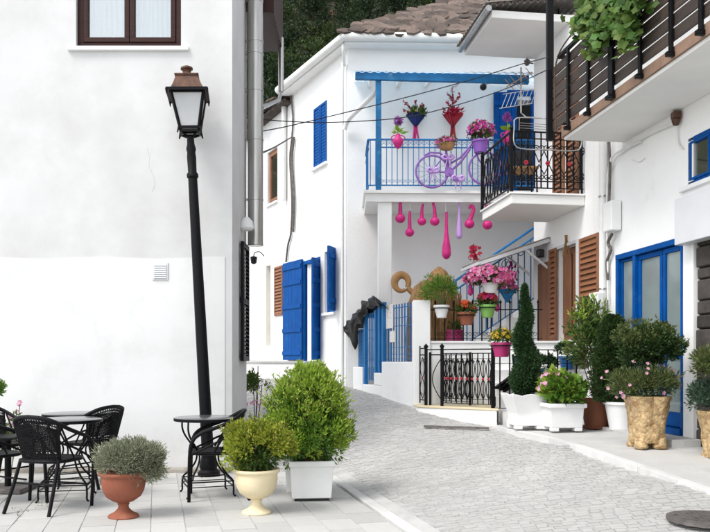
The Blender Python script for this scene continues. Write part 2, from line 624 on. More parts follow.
# ================================================================== SETTING: ground, street, terrace, pavement, hill
KERB = [(3.58, 5.0), (3.12, 6.86), (2.58, 9.05), (2.05, 11.2)]
def kerb_x(y):
    return np.interp(y, [k[1] for k in KERB], [k[0] for k in KERB])
def pav_z(y):
    return np.interp(y, [3, 5, 6.86, 8.7, 9.6, 11.2, 14], [.06, .16, .285, .42, .455, .46, .46])
TE = [(1.05, 3.9), (.41, 6.35), (-.29, 9.1), (-.47, 9.84)]
def te_x(y):
    return np.interp(y, [k[1] for k in TE], [k[0] for k in TE])
CP = [(-7, 3, -.06), (-3, 3, -.06), (-1, 4, -.06), (-5, 7, -.06), (-2, 7, -.06), (-.7, 7, -.05), (-5, 9.8, -.06), (-2, 9.8, -.06), (-1.2, 9, -.05), (-.75, 9.5, -.03),
      (1.05, 3.9, -.05), (.41, 6.35, -.012), (.05, 7.75, -.008), (-.29, 9.1, .0), (-.45, 9.84, .03),
      (2.6, 9.05, .37), (.97, 12.15, .655), (.42, 13.8, .80), (.05, 14.7, .86), (-.2, 15.2, .89), (-.9, 16.8, 1.08), (-1.7, 18.5, 1.25), (-2.6, 20.5, 1.45), (-3.2, 23, 1.6),
      (-1.35, 11.3, .22), (-1.6, 14, .66), (-2.4, 17, 1.02), (1.6, 11.7, .53), (4.5, 9, .38), (4.5, 14, .5), (2, 15, .8), (6, 5, .05), (-5, 14, .5), (-6, 20, 1.2)]
CP += [(x - .12, y, float(pav_z(y)) - .004) for x, y in KERB]
_c = np.array(CP)
_A = np.linalg.norm(_c[:, None, :2] - _c[None, :, :2], axis=2)
_n = len(_c)
_B = np.zeros((_n + 3, _n + 3))
_B[:_n, :_n] = _A
_B[:_n, _n] = 1
_B[:_n, _n + 1:] = _c[:, :2]
_B[_n:, :_n] = _B[:_n, _n:].T
_w = np.linalg.solve(_B, np.concatenate([_c[:, 2], np.zeros(3)]))
def gz(x, y):
    x = np.clip(np.asarray(x, float), -7, 6.5)
    y = np.clip(np.asarray(y, float), 2, 24)
    q = np.stack([x, y], -1)
    d = np.linalg.norm(q[..., None, :] - _c[:, :2], axis=-1)
    return d @ _w[:_n] + _w[_n] + q @ _w[_n + 1:]
def gzf(x, y):
    return float(gz(x, y))

def ground():
    xs = np.concatenate([[-400, -150, -60, -25, -12], np.arange(-8, 8.01, .2), [12, 25, 60, 150, 400]])
    ys = np.concatenate([[-300, -100, -30, -8, 0], np.arange(2, 25, .2), [30, 45, 80, 160, 400, 900]])
    X, Y = np.meshgrid(xs, ys)
    Z = gz(X, Y) - .024
    nx, ny = len(xs), len(ys)
    V = np.stack([X, Y, Z], -1).reshape(-1, 3)
    f = [(j * nx + i, j * nx + i + 1, (j + 1) * nx + i + 1, (j + 1) * nx + i) for j in range(ny - 1) for i in range(nx - 1)]
    me = bpy.data.meshes.new('ground')
    me.from_pydata(V.tolist(), [], f)
    me.materials.append(MT['joint'])
    me.shade_smooth()
    o = bpy.data.objects.new('ground', me)
    col.objects.link(o)
    o['kind'] = 'structure'
    MATX[o.name] = Matrix.Identity(4)
    return o
GROUND = ground()

# --- street of small grey setts: nearest ones single, the rest one sheet
def street():
    st = thing('street', '', '', (0.8, 8, 0))
    for k in ('label', 'category'):
        del st[k]
    st['kind'] = 'structure'
    def sett_pts(w, d, h, bv):
        return [(-w, -d, -h), (w, -d, -h), (w, d, -h), (-w, d, -h), (-w + bv, -d + bv, 0), (w - bv, -d + bv, 0), (w - bv, d - bv, 0), (-w + bv, d - bv, 0)]
    FS = [(4, 5, 6, 7), (0, 1, 5, 4), (1, 2, 6, 5), (2, 3, 7, 6), (3, 0, 4, 7)]
    meshes = []
    for w in (.044, .052, .060):
        b = MB()
        b.add(sett_pts(w, .0335, .04, .003), FS)
        meshes.append((w, b.mesh('sett', 'sett', None)))
    cells = []
    y = 4.55
    row = 0
    while y < 19:
        xr = float(kerb_x(y)) - .12 if y < 11.2 else (2.0 - (y - 11.2) * 1.2 if y < 12.1 else .95 - (y - 12.1) * .34)
        xl = float(te_x(y)) + .26 if y < 9.84 else (-1.5 if y < 11 else -2.1 - (y - 11) * .25)
        x = xl + random.uniform(0, .1) + (.08 if row % 2 else 0)
        while x < xr - .05:
            w, me = random.choice(meshes)
            if x + 2 * w > xr + .1:
                break
            cells.append((x + w, y + random.uniform(-.006, .006), w, me))
            x += 2 * w + random.uniform(.003, .008)
        y += .0715
        row += 1
    cx = np.array([c[0] for c in cells])
    cy = np.array([c[1] for c in cells])
    z0 = gz(cx, cy)
    zx = (gz(cx + .05, cy) - gz(cx - .05, cy)) / .1
    zy = (gz(cx, cy + .05) - gz(cx, cy - .05)) / .1
    rest = MB()
    px = CX + F * cx / cy
    py = HY + F * (CH - z0) / cy
    vis = [i for i in range(len(cells)) if -5 < px[i] < 715 and py[i] < 538]
    vis.sort(key=lambda i: cy[i])
    single = set(vis[:300])
    for i, (x, yy, w, me) in enumerate(cells):
        ex = Vector((1, 0, zx[i] + random.uniform(-.02, .02))).normalized()
        ey = Vector((0, 1, zy[i] + random.uniform(-.02, .02)))
        ez = ex.cross(ey).normalized()
        ey = ez.cross(ex)
        a = random.uniform(-.03, .03)
        M4 = Matrix(((ex.x, ey.x, ez.x, x), (ex.y, ey.y, ez.y, yy), (ex.z, ey.z, ez.z, z0[i] - .016 + random.uniform(-.003, .003)), (0, 0, 0, 1))) @ Matrix.Rotation(a, 4, 'Z')
        if i in single:
            link_obj('sett', me, st, M4)
        elif yy < 17.5 and px[i] > 200:
            rest.add([M4 @ Vector(p) for p in sett_pts(w, .0335, .04, .003)], FS)
    o = rest.build('setts', 'sett', st, None, recalc=False)
    o['kind'] = 'stuff'
    return st
street()

# --- terrace of pale slabs
def terrace():
    te = thing('terrace', '', '', (-2, 7.5, 0))
    for k in ('label', 'category'):
        del te[k]
    te['kind'] = 'structure'
    b = MB()
    b.prism([(-7, 3.5, -.14), (1.0, 3.5, -.14), (.41 - .02, 6.35, -.14), (-.29 - .02, 9.1, -.14), (-.48, 9.84, -.14), (-7, 9.84, -.14)], (0, 0, .134))
    b.build('terrace_bed', 'joint', te)
    TW, TD = .285, .43
    bm = MB()
    w, d, h, bv = TW / 2 - .0025, TD / 2 - .0025, .03, .003
    bm.add([(-w, -d, -h), (w, -d, -h), (w, d, -h), (-w, d, -h), (-w + bv, -d + bv, 0), (w - bv, -d + bv, 0), (w - bv, d - bv, 0), (-w + bv, d - bv, 0)],
           [(4, 5, 6, 7), (0, 1, 5, 4), (1, 2, 6, 5), (2, 3, 7, 6), (3, 0, 4, 7)])
    me = bm.mesh('paving_slab', 'tile')
    ang = math.atan2(.70, 2.75)             # courses run along the kerb
    ca, sa = math.cos(ang), math.sin(ang)
    corner = Vector((.41, 6.35, 0))
    n = 0
    for i in range(0, 24):
        for j in range(-9, 12):
            u = -(i + .5) * TW - .015
            v = (j + .5) * TD + (TD / 2 if i % 2 else 0)
            x = corner.x + u * ca - v * sa
            y = corner.y + u * sa + v * ca
            pxx = CX + F * x / max(y, .1)
            if y < 5.2 or y > 9.66 or pxx < -25:
                continue
            M4 = Matrix.Translation((x, y, random.uniform(-.0025, .0025))) @ Matrix.Rotation(ang + random.uniform(-.006, .006), 4, 'Z') @ Matrix.Rotation(random.uniform(-.004, .004), 4, 'X') @ Matrix.Rotation(random.uniform(-.006, .006), 4, 'Y')
            link_obj('paving_slab', me, te, M4)
            n += 1
    # kerb stones along the terrace edge
    a, c = Vector((.93, 4.35, 0)), Vector((-.34, 9.34, 0))
    k = 9
    for i in range(k):
        p = a.lerp(c, i / k)
        q = a.lerp(c, (i + 1) / k)
        dr = (q - p).normalized()
        sd = Vector((dr.y, -dr.x, 0))
        e = .005
        zz = [gzf(*(t + sd * .2).xy) for t in (p, q)]
        mb = MB()
        P0, Q0 = p + dr * e, q - dr * e
        w0, w1 = .005, .115
        mb.hexa([Vector((*(P0 + sd * w0).xy, -.1)), Vector((*(P0 + sd * w1).xy, -.1)), Vector((*(Q0 + sd * w1).xy, -.1)), Vector((*(Q0 + sd * w0).xy, -.1)),
                 Vector((*(P0 + sd * w0).xy, .012)), Vector((*(P0 + sd * w1).xy, .012)), Vector((*(Q0 + sd * w1).xy, .012)), Vector((*(Q0 + sd * w0).xy, .012))])
        mb.build('kerb_stone', 'kerb', te, bevel=.008)
        mb = MB()
        w0, w1 = .125, .25
        mb.hexa([Vector((*(P0 + sd * w0).xy, -.1)), Vector((*(P0 + sd * w1).xy, -.1)), Vector((*(Q0 + sd * w1).xy, -.1)), Vector((*(Q0 + sd * w0).xy, -.1)),
                 Vector((*(P0 + sd * w0).xy, .004)), Vector((*(P0 + sd * w1).xy, zz[0] + .006)), Vector((*(Q0 + sd * w1).xy, zz[1] + .006)), Vector((*(Q0 + sd * w0).xy, .004))])
        mb.build('gutter_stone', 'gutter_stone', te, bevel=.006)
terrace()

# --- facade line of the right-hand houses
RW = PL((5.11, 0.0), (-.141, 1.0))
def rs(y):                                   # arc length along RW at depth y
    return y / RW.u.y

def pavement():
    pv = thing('pavement', '', '', (3.2, 8, 0))
    for k in ('label', 'category'):
        del pv[k]
    pv['kind'] = 'structure'
    ys = [4.2, 5.0, 5.9, 6.86, 7.7, 8.5, 9.2, 9.9, 10.6, 11.28]
    for i in range(len(ys) - 1):
        y0, y1 = ys[i], ys[i + 1] - .006
        q = []
        for y, z in ((y0, pav_z(y0)), (y1, pav_z(y1))):
            q.append((float(kerb_x(y)) - .01, y, float(z)))
            q.append((5.11 - .141 * y + .05, y, float(z) + .012))
        mb = MB()
        dn = Vector((0, 0, -.2))
        a, b_, c, d = [Vector(t) for t in (q[0], q[1], q[3], q[2])]
        mb.hexa([a + dn, b_ + dn, c + dn, d + dn, a, b_, c, d])
        mb.build('concrete_slab', 'concrete', pv, bevel=.004)
    n = 12
    yy = np.linspace(4.2, 11.28, n + 1)
    for i in range(n):
        y0, y1 = yy[i], yy[i + 1] - .008
        mb = MB()
        pts = []
        for zt in (-.25, .004):
            for (y, dx) in ((y0, -.105), (y0, -.014), (y1, -.014), (y1, -.105)):
                pts.append((float(kerb_x(y)) + dx, y, float(pav_z(y)) + zt))
        mb.hexa(pts)
        mb.build('kerb_stone', 'kerb', pv, bevel=.006)
    # raised doorstep slab below the glazed doors
    s0, s1 = rs(8.72), rs(10.95)
    mb = MB()
    RW.pbox(mb, s0, s1, .3, .512, .01, .36)
    mb.build('door_step', 'concrete', pv, bevel=.008)
pavement()

def drain():
    mb = MB()
    a, b = P(424, 424.5, 11.15), P(489, 425.5, 10.9)
    a.z = gzf(a.x, a.y) + .012
    b.z = gzf(b.x, b.y) + .012
    mb.beam(a, b, .04, .02)
    mb.tube([a + Vector((0, .02, .01)), b + Vector((0, .02, .01))], .010)
    tag(mb.build('drain_bar', 'manhole', None, origin=(a + b) / 2), 'flat rusty metal bar lying on the street before the iron gate', 'drain cover')
    c = P(708, 515, 5.95)
    c.z = gzf(c.x, c.y) + .01
    t = thing('manhole_cover', 'dark iron manhole cover sunk in the grey street setts', 'manhole cover', c)
    mb = MB()
    mb.lathe([(.30, -.02), (.30, .004), (.27, .008)], c, 28)
    mb.build('rim', 'manhole', t)
    mb = MB()
    mb.lathe([(.255, -.01), (.255, .006), (.25, .010)], c, 28)
    for i in range(-4, 5):
        mb.box(c + Vector((i * .05, 0, .011)), (.018, .4 - abs(i) * .04, .006))
    mb.build('lid', 'manhole', t)
drain()

# --- wooded hill far behind
def hill():
    mb = MB()
    nx, ny = 50, 26
    V = []
    for j in range(ny):
        for i in range(nx):
            x = -70 + 150 * i / (nx - 1)
            y = 27 + 127 * j / (ny - 1)
            z = 2 + (y - 34) * .62 + 2.5 * math.sin(x * .11 + y * .07) + 1.5 * math.sin(x * .31 - y * .2)
            V.append((x, y, z))
    mb.add(V, [(j * nx + i, j * nx + i + 1, (j + 1) * nx + i + 1, (j + 1) * nx + i) for j in range(ny - 1) for i in range(nx - 1)])
    o = mb.build('hillside', 'earth', None, smooth=80)
    o['kind'] = 'structure'
    hz = lambda x, y: 2 + (y - 34) * .62 + 2.5 * math.sin(x * .11 + y * .07) + 1.5 * math.sin(x * .31 - y * .2)
    pos, dr, pos2, dr2 = [], [], [], []
    for k in range(430):
        y = random.uniform(40, 120)
        x = random.uniform(-.22, .42) * y
        z = hz(x, y)
        ppx, ppy = CX + F * x / y, HY - F * (z - CH) / y
        if ppy > 40 and 262 < ppx < 330 and random.random() < .25:
            continue
        h = random.uniform(3, 6.5)
        rr = h * random.uniform(.3, .45)
        p, d = crown((x, y, z + h * .5), (rr, rr, h * .52), 40, 1100, rr * .32, shell=.45)
        if random.random() < .72:
            pos.append(p); dr.append(d)
        else:
            pos2.append(p); dr2.append(d)
    o = leaves('pine_wood', 'pine', None, np.concatenate(pos), np.concatenate(dr), .34, .17, kind='stuff')
    tag(o, 'dark green wood of pines covering the hillside behind the roofs', 'wood')
    o = leaves('broadleaf_wood', 'pine_light', None, np.concatenate(pos2), np.concatenate(dr2), .34, .19, kind='stuff')
    tag(o, 'lighter green trees scattered among the dark pines on the hillside', 'wood')
    for (ppx, ppy, D, s) in ((303, 57, 44, .62), (285, 76, 42, .3)):
        for D in np.arange(30, 140, .1):          # where the ray meets the slope
            c = P(ppx, ppy, float(D))
            if c.z < hz(c.x, c.y):
                break
        s *= D / 44
        mb = MB()
        mb.ball(c, (s * 1.4, s * .9, s * .75), 18, 12, noise=.17)
        r = mb.build('rock', 'rock', None, origin=c)
        tag(r, {303: 'large grey rock on the hillside above the lane', 285: 'small grey rock low on the hill beside the broken tiled eave'}[ppx], 'rock')
        # brush round the rock holds it to the slope
        p, d = crown((c.x, c.y + 1, c.z - s), (s * 1.7, s, s * .9), 20, 500, .5)
        bo = leaves('hill_shrub', 'pine_light', None, p, d, .35, .2, origin=c - Vector((0, 0, s)))
        tag(bo, {303: 'scrub round the large grey rock on the hillside', 285: 'scrub below the small rock beside the broken tiled eave'}[ppx], 'shrub')
hill()

# ================================================================== LEFT HOUSE
LW = PL((0.0, 9.84), (1.0, 0.0))
LX1 = -1.55
def window_unit(pl, a0, a1, z0, z1, parent, wood, rec=.06, fr=.07, two=True, curtain=True, sill=None, sillmat='white_paint', sw=.062):
    mb = MB()
    pl.pbox(mb, a0, a1, z1 - fr, z1, -rec - .07, -rec)
    pl.pbox(mb, a0, a1, z0, z0 + fr, -rec - .07, -rec)
    pl.pbox(mb, a0, a0 + fr, z0 + fr, z1 - fr, -rec - .07, -rec)
    pl.pbox(mb, a1 - fr, a1, z0 + fr, z1 - fr, -rec - .07, -rec)
    w = mb.build('window', wood, parent, bevel=.006)
    n = 2 if two else 1
    for i in range(n):
        b0 = a0 + fr + (a1 - a0 - 2 * fr) * i / n + .003
        b1 = a0 + fr + (a1 - a0 - 2 * fr) * (i + 1) / n - .003
        c0, c1 = z0 + fr + .003, z1 - fr - .003
        s = sw
        mb = MB()
        pl.pbox(mb, b0, b1, c1 - s, c1, -rec - .055, -rec + .012)
        pl.pbox(mb, b0, b1, c0, c0 + s, -rec - .055, -rec + .012)
        pl.pbox(mb, b0, b0 + s, c0 + s, c1 - s, -rec - .055, -rec + .012)
        pl.pbox(mb, b1 - s, b1, c0 + s, c1 - s, -rec - .055, -rec + .012)
        mb.build('sash', wood, w, bevel=.006)
        mb = MB()
        pl.pbox(mb, b0 + s - .004, b1 - s + .004, c0 + s - .004, c1 - s + .004, -rec - .028, -rec - .022)
        mb.build('pane', 'window_glass', w)
        if curtain:
            mb = MB()
            m = 26
            t = [(b0 + .02 + (b1 - b0 - .04) * k / m, -rec - .13 + .02 * math.sin(k * 1.9 + i) + .008 * math.sin(k * 4.1)) for k in range(m + 1)]
            for k in range(m):
                mb.quad(pl.pt(t[k][0], c0, t[k][1]), pl.pt(t[k + 1][0], c0, t[k + 1][1]), pl.pt(t[k + 1][0], c1, t[k + 1][1]), pl.pt(t[k][0], c1, t[k][1]))
            mb.build('curtain', 'curtain', w, smooth=60)
    mb = MB()
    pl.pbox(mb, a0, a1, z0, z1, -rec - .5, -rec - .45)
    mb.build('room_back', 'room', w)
    if sill:
        mb = MB()
        pl.pbox(mb, a0 - sill, a1 + sill, z0 - .055, z0 - .002, -.05, .05)
        mb.build('sill', sillmat, w, bevel=.008)
    return w

def left_house():
    t = thing('white_house', 'tall white plastered house with dark wooden window behind the street lamp', 'house', (-3.5, 9.84, 0))
    (a0, z0), (a1, z1) = LW.hit(76, 47), LW.hit(181, -38)
    mb = MB()
    LW.wall(mb, -8, LX1, -.1, 8.2, [(a0, a1, z0, z1)], .22)
    # side towards the lane, back and top
    SD = PL((LX1, 9.84), (0.0, 1.0))
    mb.quad((LX1, 10.06, -.1), (LX1, 11.15, -.1), (LX1, 11.15, 8.2), (LX1, 10.06, 8.2))
    mb.quad((LX1, 11.15, -.1), (-8, 11.15, -.1), (-8, 11.15, 8.2), (LX1, 11.15, 8.2))
    mb.quad((-8, 10.06, 8.2), (LX1, 10.06, 8.2), (LX1, 11.15, 8.2), (-8, 11.15, 8.2))
    mb.build('wall', 'plaster_grey', t, recalc=False)
    # freshly painted lower half, a coat of render 6 mm thick
    zb = LW.hit(100, 258)[1]
    n = 30
    mb = MB()
    top = [zb + .012 * math.sin(i * .9) + random.uniform(-.004, .004) for i in range(n + 1)]
    for i in range(n):
        x0, x1 = -8 + (LX1 - .09 + 8) * i / n, -8 + (LX1 - .09 + 8) * (i + 1) / n
        mb.hexa([(x0, 9.832, -.1), (x1, 9.832, -.1), (x1, 9.839, -.1), (x0, 9.839, -.1), (x0, 9.832, top[i]), (x1, 9.832, top[i + 1]), (x1, 9.839, top[i + 1]), (x0, 9.839, top[i])])
    mb.build('render_coat', 'plaster_fresh', t, recalc=False)
    mb = MB()
    mb.box2((-8, 9.70, -.05), (LX1 - .02, 9.831, .05))
    mb.build('plinth', 'plinth', t, bevel=.02)
    window_unit(LW, a0, a1, z0, z1, t, 'dark_wood', rec=.05, fr=.075, sill=.10)
    for path in (((147, 148), (149.5, 158), (149, 166), (153, 175), (155, 184), (152, 192)), ((122, 300), (125, 312), (124, 330), (128, 342))):
        mb = MB()
        mb.tube(spline([LW.at(x, y, .0065 if y > 258 else .0005) for x, y in path], 3), .0016, 4)
        mb.build('hairline_crack', 'crack', t)
    # vent grille
    c = LW.at(160.5, 271.5)
    mb = MB()
    mb.box(c + Vector((0, -.014, 0)), (.20, .014, .22))
    v = mb.build('vent_grille', 'panel_grey', t, bevel=.004)
    for k in range(7):
        mb = MB()
        mb.box(c + Vector((0, -.027, -.078 + k * .026)), (.16, .004, .021), Matrix.Rotation(R(-32), 3, 'X'))
        mb.build('slat', 'panel_grey', v)
    # steel flue on the lane side
    fx, fy = -1.405, 11.0
    zt, zbm = 8.3, P(0, 246, fy).z
    mb = MB()
    mb.lathe([(.11, zbm), (.113, zbm + .01), (.11, zbm + .03), (.11, zt)], (fx, fy, 0), 24)
    fl = mb.build('flue_pipe', 'steel', t, smooth=40)
    for ppy in (2, 42, 54, 91, 140, 200):
        z = P(0, ppy, fy).z
        mb = MB()
        mb.lathe([(.111, z - .012), (.116, z - .010), (.116, z + .010), (.111, z + .012)], (fx, fy, 0), 24, cap=False)
        mb.tube([(fx - .10, fy - .03, z), (fx - .16, fy - .02, z + .03)], .006, 6)
        mb.tube([(fx - .10, fy - .03, z), (fx - .16, fy - .02, z - .03)], .006, 6)
        mb.build('clamp', 'steel', fl, smooth=40)
    mb = MB()
    zc = P(0, 230, 10.7).z
    mb.lathe([(.07, -.02), (.10, .01), (.085, .10), (.03, .16)], (LX1 + .075, 10.62, zc), 16)
    mb.build('vent_cowl', 'pipe_white', t, smooth=40)
    # black louvred shutter folded against the lane wall
    zs0, zs1 = P(0, 361, 10.6).z, P(0, 243, 10.6).z
    mb = MB()
    for (y0, y1) in ((10.42, 10.47), (10.93, 10.98)):
        mb.box2((LX1 + .02, y0, zs0), (LX1 + .065, y1, zs1))
    for z in (zs0, (zs0 + zs1) / 2 - .03, zs1 - .07):
        mb.box2((LX1 + .022, 10.47, z), (LX1 + .063, 10.93, z + .07))
    sh = mb.build('shutter', 'black_iron', t, bevel=.004)
    k = 26
    for i in range(k):
        z = zs0 + .1 + (zs1 - zs0 - .2) * i / k
        mb = MB()
        mb.box((LX1 + .045, 10.70, z), (.045, .46, .007), Matrix.Rotation(R(35), 3, 'Y'))
        mb.build('slat', 'black_iron', sh)
    # wooden enclosed bay on the back wall
    mb = MB()
    x1, y0, y1, z0b = -1.17, 11.16, 12.6, 6.36
    mb.box2((-2.6, y0, z0b + .02), (x1 - .02, y1, 8.2))
    bay = mb.build('wooden_bay', 'dark_wood', t)
    for i in range(10):
        xx = -2.6 + i * .143
        mb = MB()
        mb.box2((xx, y0 - .03, z0b), (xx + .138, y0 - .004, 8.2))
        mb.build('plank', 'dark_wood', bay, bevel=.004)
    for i in range(9):
        yy = y0 + i * .16
        mb = MB()
        mb.box2((x1 - .018, yy, z0b), (x1 + .008, yy + .155, 8.2))
        mb.build('plank', 'dark_wood', bay, bevel=.004)
    mb = MB()
    mb.tube([P(281, 92, 12.4), P(281, 38, 12.4)], .045, 10)
    mb.tube([P(281, 92, 12.4), P(279, 100, 12.2), P(262, 108, 11.2)], .03, 8)
    mb.build('waste_pipe', 'steel', bay, smooth=40)
left_house()

# ================================================================== BLUE HOUSE (balcony house) and its neighbours up the lane
COR = Vector((-.14, 15.2, 0))
SW = PL(COR.xy, (-.481, 1.0))
FW = PL(COR.xy, (1.0, .03))
EZ = 7.52

def louvre_shutter(pl, a0, a1, z0, z1, off, parent, mat, n, name='shutter', th=.035):
    mb = MB()
    f = .05
    pl.pbox(mb, a0, a0 + f, z0, z1, off, off + th)
    pl.pbox(mb, a1 - f, a1, z0, z1, off, off + th)
    for z in (z0, z1 - f, ):
        pl.pbox(mb, a0 + f, a1 - f, z, z + f, off + .002, off + th - .002)
    s = mb.build(name, mat, parent, bevel=.004)
    b = MB()
    L = a1 - a0 - 2 * f
    st = (z1 - z0 - 2 * f) / n
    b.box((0, 0, 0), (L, .006, st * 1.22), Matrix.Rotation(R(-9 if n == 18 else -26), 3, 'X'))
    me = b.mesh('slat', mat)
    ang = math.atan2(pl.u.y, pl.u.x)
    # local x along the plane; flip so that slats tilt to the viewer
    nrm = Matrix.Rotation(ang, 4, 'Z') @ Vector((0, -1, 0))
    if nrm.dot(pl.n) < 0:
        ang += math.pi
    for i in range(n):
        M4 = Matrix.Translation(pl.pt((a0 + a1) / 2, z0 + f + (i + .5) * st, off + th / 2)) @ Matrix.Rotation(ang, 4, 'Z')
        link_obj('slat', me, s, M4)
    return s

def plank_leaf(origin, u, w, z0, z1, parent, mat, n=5, bands=(.06, .3, .56, .82, .95), name='door_leaf', th=.035, side=1):
    """a boarded leaf standing from origin along u"""
    pl = PL((origin[0], origin[1]), u)
    mb = MB()
    bw = w / n
    first = None
    pl.pbox(mb, .004, w - .004, z0 + .004, z1 - .004, -.012, -.001)
    L = mb.build(name, mat, parent)
    for k, fz in enumerate(bands):
        z = z0 + (z1 - z0) * fz
        mb = MB()
        pl.pbox(mb, .01, w - .01, z - .045, z + .045, th + .001, th + .022)
        mb.build('batten', mat, L, bevel=.004)
    for i in range(n):
        mb = MB()
        pl.pbox(mb, i * bw + .002, (i + 1) * bw - .002, z0, z1, 0, th)
        mb.build('board', mat, L, bevel=.004)
    return L

def blue_house():
    t = thing('balcony_house', 'white house with cobalt blue shutters, blue porch beam and flower balcony', 'house', COR)
    # side wall with openings
    wa0, wz0 = SW.hit(327, 168)
    wa1, _ = SW.hit(314, 168)
    wz0, wz1 = 5.5, 6.78
    da0, da1 = SW.hit(320.5, 0)[0], SW.hit(304, 0)[0]
    dz0, dz1 = 1.38, 3.58
    va0, va1 = SW.hit(335, 0)[0], SW.hit(324.5, 0)[0]
    vz0 = SW.hit(325, 313)[1]
    vz1 = SW.hit(325, 252)[1]
    se = SW.hit(292, 0)[0]
    mb = MB()
    SW.wall(mb, 0, se, -.1, EZ, [(wa0, wa1, wz0, wz1), (da0, da1, dz0, dz1), (va0, va1, vz0, vz1)], .3)
    mb.build('side_wall', 'plaster', t, recalc=False)
    ba0, ba1 = FW.hit(499, 0)[0], FW.hit(531, 0)[0]
    mb = MB()
    FW.wall(mb, 0, 6.0, -.1, EZ, [(ba0 + .25, ba1 + .1, 4.5, 6.5)], .3)
    mb.quad(FW.pt(0, -.1, -.3), FW.pt(6, -.1, -.3), FW.pt(6, -.1, -5), FW.pt(0, -.1, -5))
    mb.build('front_wall', 'plaster', t, recalc=False)
    # rooms behind the openings
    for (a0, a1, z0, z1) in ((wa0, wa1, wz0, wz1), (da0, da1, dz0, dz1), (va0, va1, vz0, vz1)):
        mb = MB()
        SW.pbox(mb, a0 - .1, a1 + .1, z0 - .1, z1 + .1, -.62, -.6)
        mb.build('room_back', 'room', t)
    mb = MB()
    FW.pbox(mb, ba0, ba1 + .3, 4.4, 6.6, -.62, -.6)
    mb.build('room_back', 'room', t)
    # upper window: closed shutters
    for (b0, b1) in ((wa0, (wa0 + wa1) / 2 - .004), ((wa0 + wa1) / 2 + .004, wa1)):
        louvre_shutter(SW, b0 + .012, b1, wz0 + .01, wz1 - .01, -.02, t, 'blue_paint', 18)
    mb = MB()
    SW.pbox(mb, wa0 - .05, wa1 + .05, wz0 - .06, wz0 - .003, -.02, .06)
    mb.build('sill', 'white_paint', t, bevel=.006)
    # lower window: blue frame, boarded shutters swung open
    mb = MB()
    fr = .06
    for (a0, a1, z0, z1) in ((va0, va1, vz1 - fr, vz1), (va0, va1, vz0, vz0 + fr), (va0, va0 + fr, vz0 + fr, vz1 - fr), (va1 - fr, va1, vz0 + fr, vz1 - fr), ((va0 + va1) / 2 - .02, (va0 + va1) / 2 + .02, vz0 + fr, vz1 - fr)):
        SW.pbox(mb, a0, a1, z0, z1, -.14, -.06)
    wn = mb.build('window', 'blue_paint', t, bevel=.005)
    mb = MB()
    SW.pbox(mb, va0 + fr - .005, va1 - fr + .005, vz0 + fr - .005, vz1 - fr + .005, -.105, -.099)
    mb.build('pane', 'window_glass', wn)
    mb = MB()
    SW.pbox(mb, va0 - .05, va1 + .05, vz0 - .06, vz0 - .003, -.02, .06)
    mb.build('sill', 'white_paint', wn, bevel=.006)
    hp = SW.pt(va0, 0, .02)
    q = (SW.n * .55 - SW.u * .55).normalized()
    plank_leaf(hp.xy, q.xy, .36, vz0 + .02, vz1 + .02, t, 'blue_paint', 3, (.15, .85), 'shutter')
    # house door: one leaf thrown flat back against the wall, one ajar, white curtain inside
    mb = MB()
    for (a0, a1, z0, z1) in ((da0, da0 + .08, dz0, dz1), (da1 - .04, da1, dz0, dz1), (da0 + .08, da1 - .04, dz1 - .08, dz1)):
        SW.pbox(mb, a0, a1, z0, z1, -.12, .015)
    dr = mb.build('door', 'blue_paint', t, bevel=.005)
    hp = SW.pt(da1, 0, .03)
    L = (SW.at(284, 300, .1) - hp)
    L.z = 0
    wl = L.length
    plank_leaf(hp.xy, L.normalized().xy, wl, dz0 + .02, dz1 + .05, t, 'blue_paint', 6, (.07, .30, .54, .78, .94), 'door_leaf')
    hp = SW.pt(da0 + .08, 0, .0)
    q = (SW.n * .55 - SW.u * .5).normalized()
    plank_leaf(hp.xy, q.xy, .36, dz0 + .02, dz1 - .05, t, 'blue_paint', 3, (.07, .30, .54, .78, .94), 'door_leaf')
    mb = MB()
    m = 16
    for k in range(m):
        a = da0 + .1 + (da1 - da0 - .2) * k / m
        b = da0 + .1 + (da1 - da0 - .2) * (k + 1) / m
        o1, o2 = -.06 + .02 * math.sin(k * 1.7), -.06 + .02 * math.sin((k + 1) * 1.7)
        mb.quad(SW.pt(a, dz0, o1), SW.pt(b, dz0, o2), SW.pt(b, dz1, o2), SW.pt(a, dz1, o1))
    mb.build('curtain', 'curtain', dr, smooth=60)
    # gutter and eaves
    ov = .28
    c0 = FW.pt(-.05, EZ, ov)
    f1 = FW.pt(6, EZ, ov)
    s1 = SW.pt(se + .02, EZ - .02, ov)
    mb = MB()
    mb.prism([SW.pt(se, EZ - .06), COR + Vector((0, 0, EZ - .06)), FW.pt(6, EZ - .06), f1 + Vector((0, 0, -.06)), c0 + Vector((0, 0, -.06)), s1 + Vector((0, 0, -.06))], (0, 0, .10))
    mb.build('eaves', 'white_paint', t)
    g = MB()
    o_ = Vector((0, 0, .05))
    g.tube([s1 + o_ + SW.n * .05, c0 + o_ + Vector((-.03, -.05, 0)), f1 + o_ + FW.n * .05], .085, 12)
    g.build('gutter', 'pipe_white', t, smooth=50)
    g = MB()
    cb = SW.pt(.05, 0, .09)
    p0 = c0 + SW.u * .10 + Vector((0, 0, -.02))
    g.tube(spline([p0, p0 + Vector((0, 0, -.15)), Vector((cb.x + .03, cb.y, EZ - .38)), Vector((cb.x, cb.y, EZ - .6)), Vector((cb.x, cb.y, 4)), Vector((cb.x, cb.y, gzf(cb.x, cb.y) - .02))], 6), .032, 10)
    g.build('downpipe', 'pipe_white', t, smooth=60)
    # roof: hipped, stone slates laid in courses
    ridge = Vector((3.0, 18.4, 9.95))
    back = Vector((6.5, 18.4, 10.0))
    hipb = SW.pt(se, EZ, .25)
    b0 = c0 + Vector((-.02, -.02, .10))
    f2 = f1 + Vector((0, 0, .10))
    mb = MB()
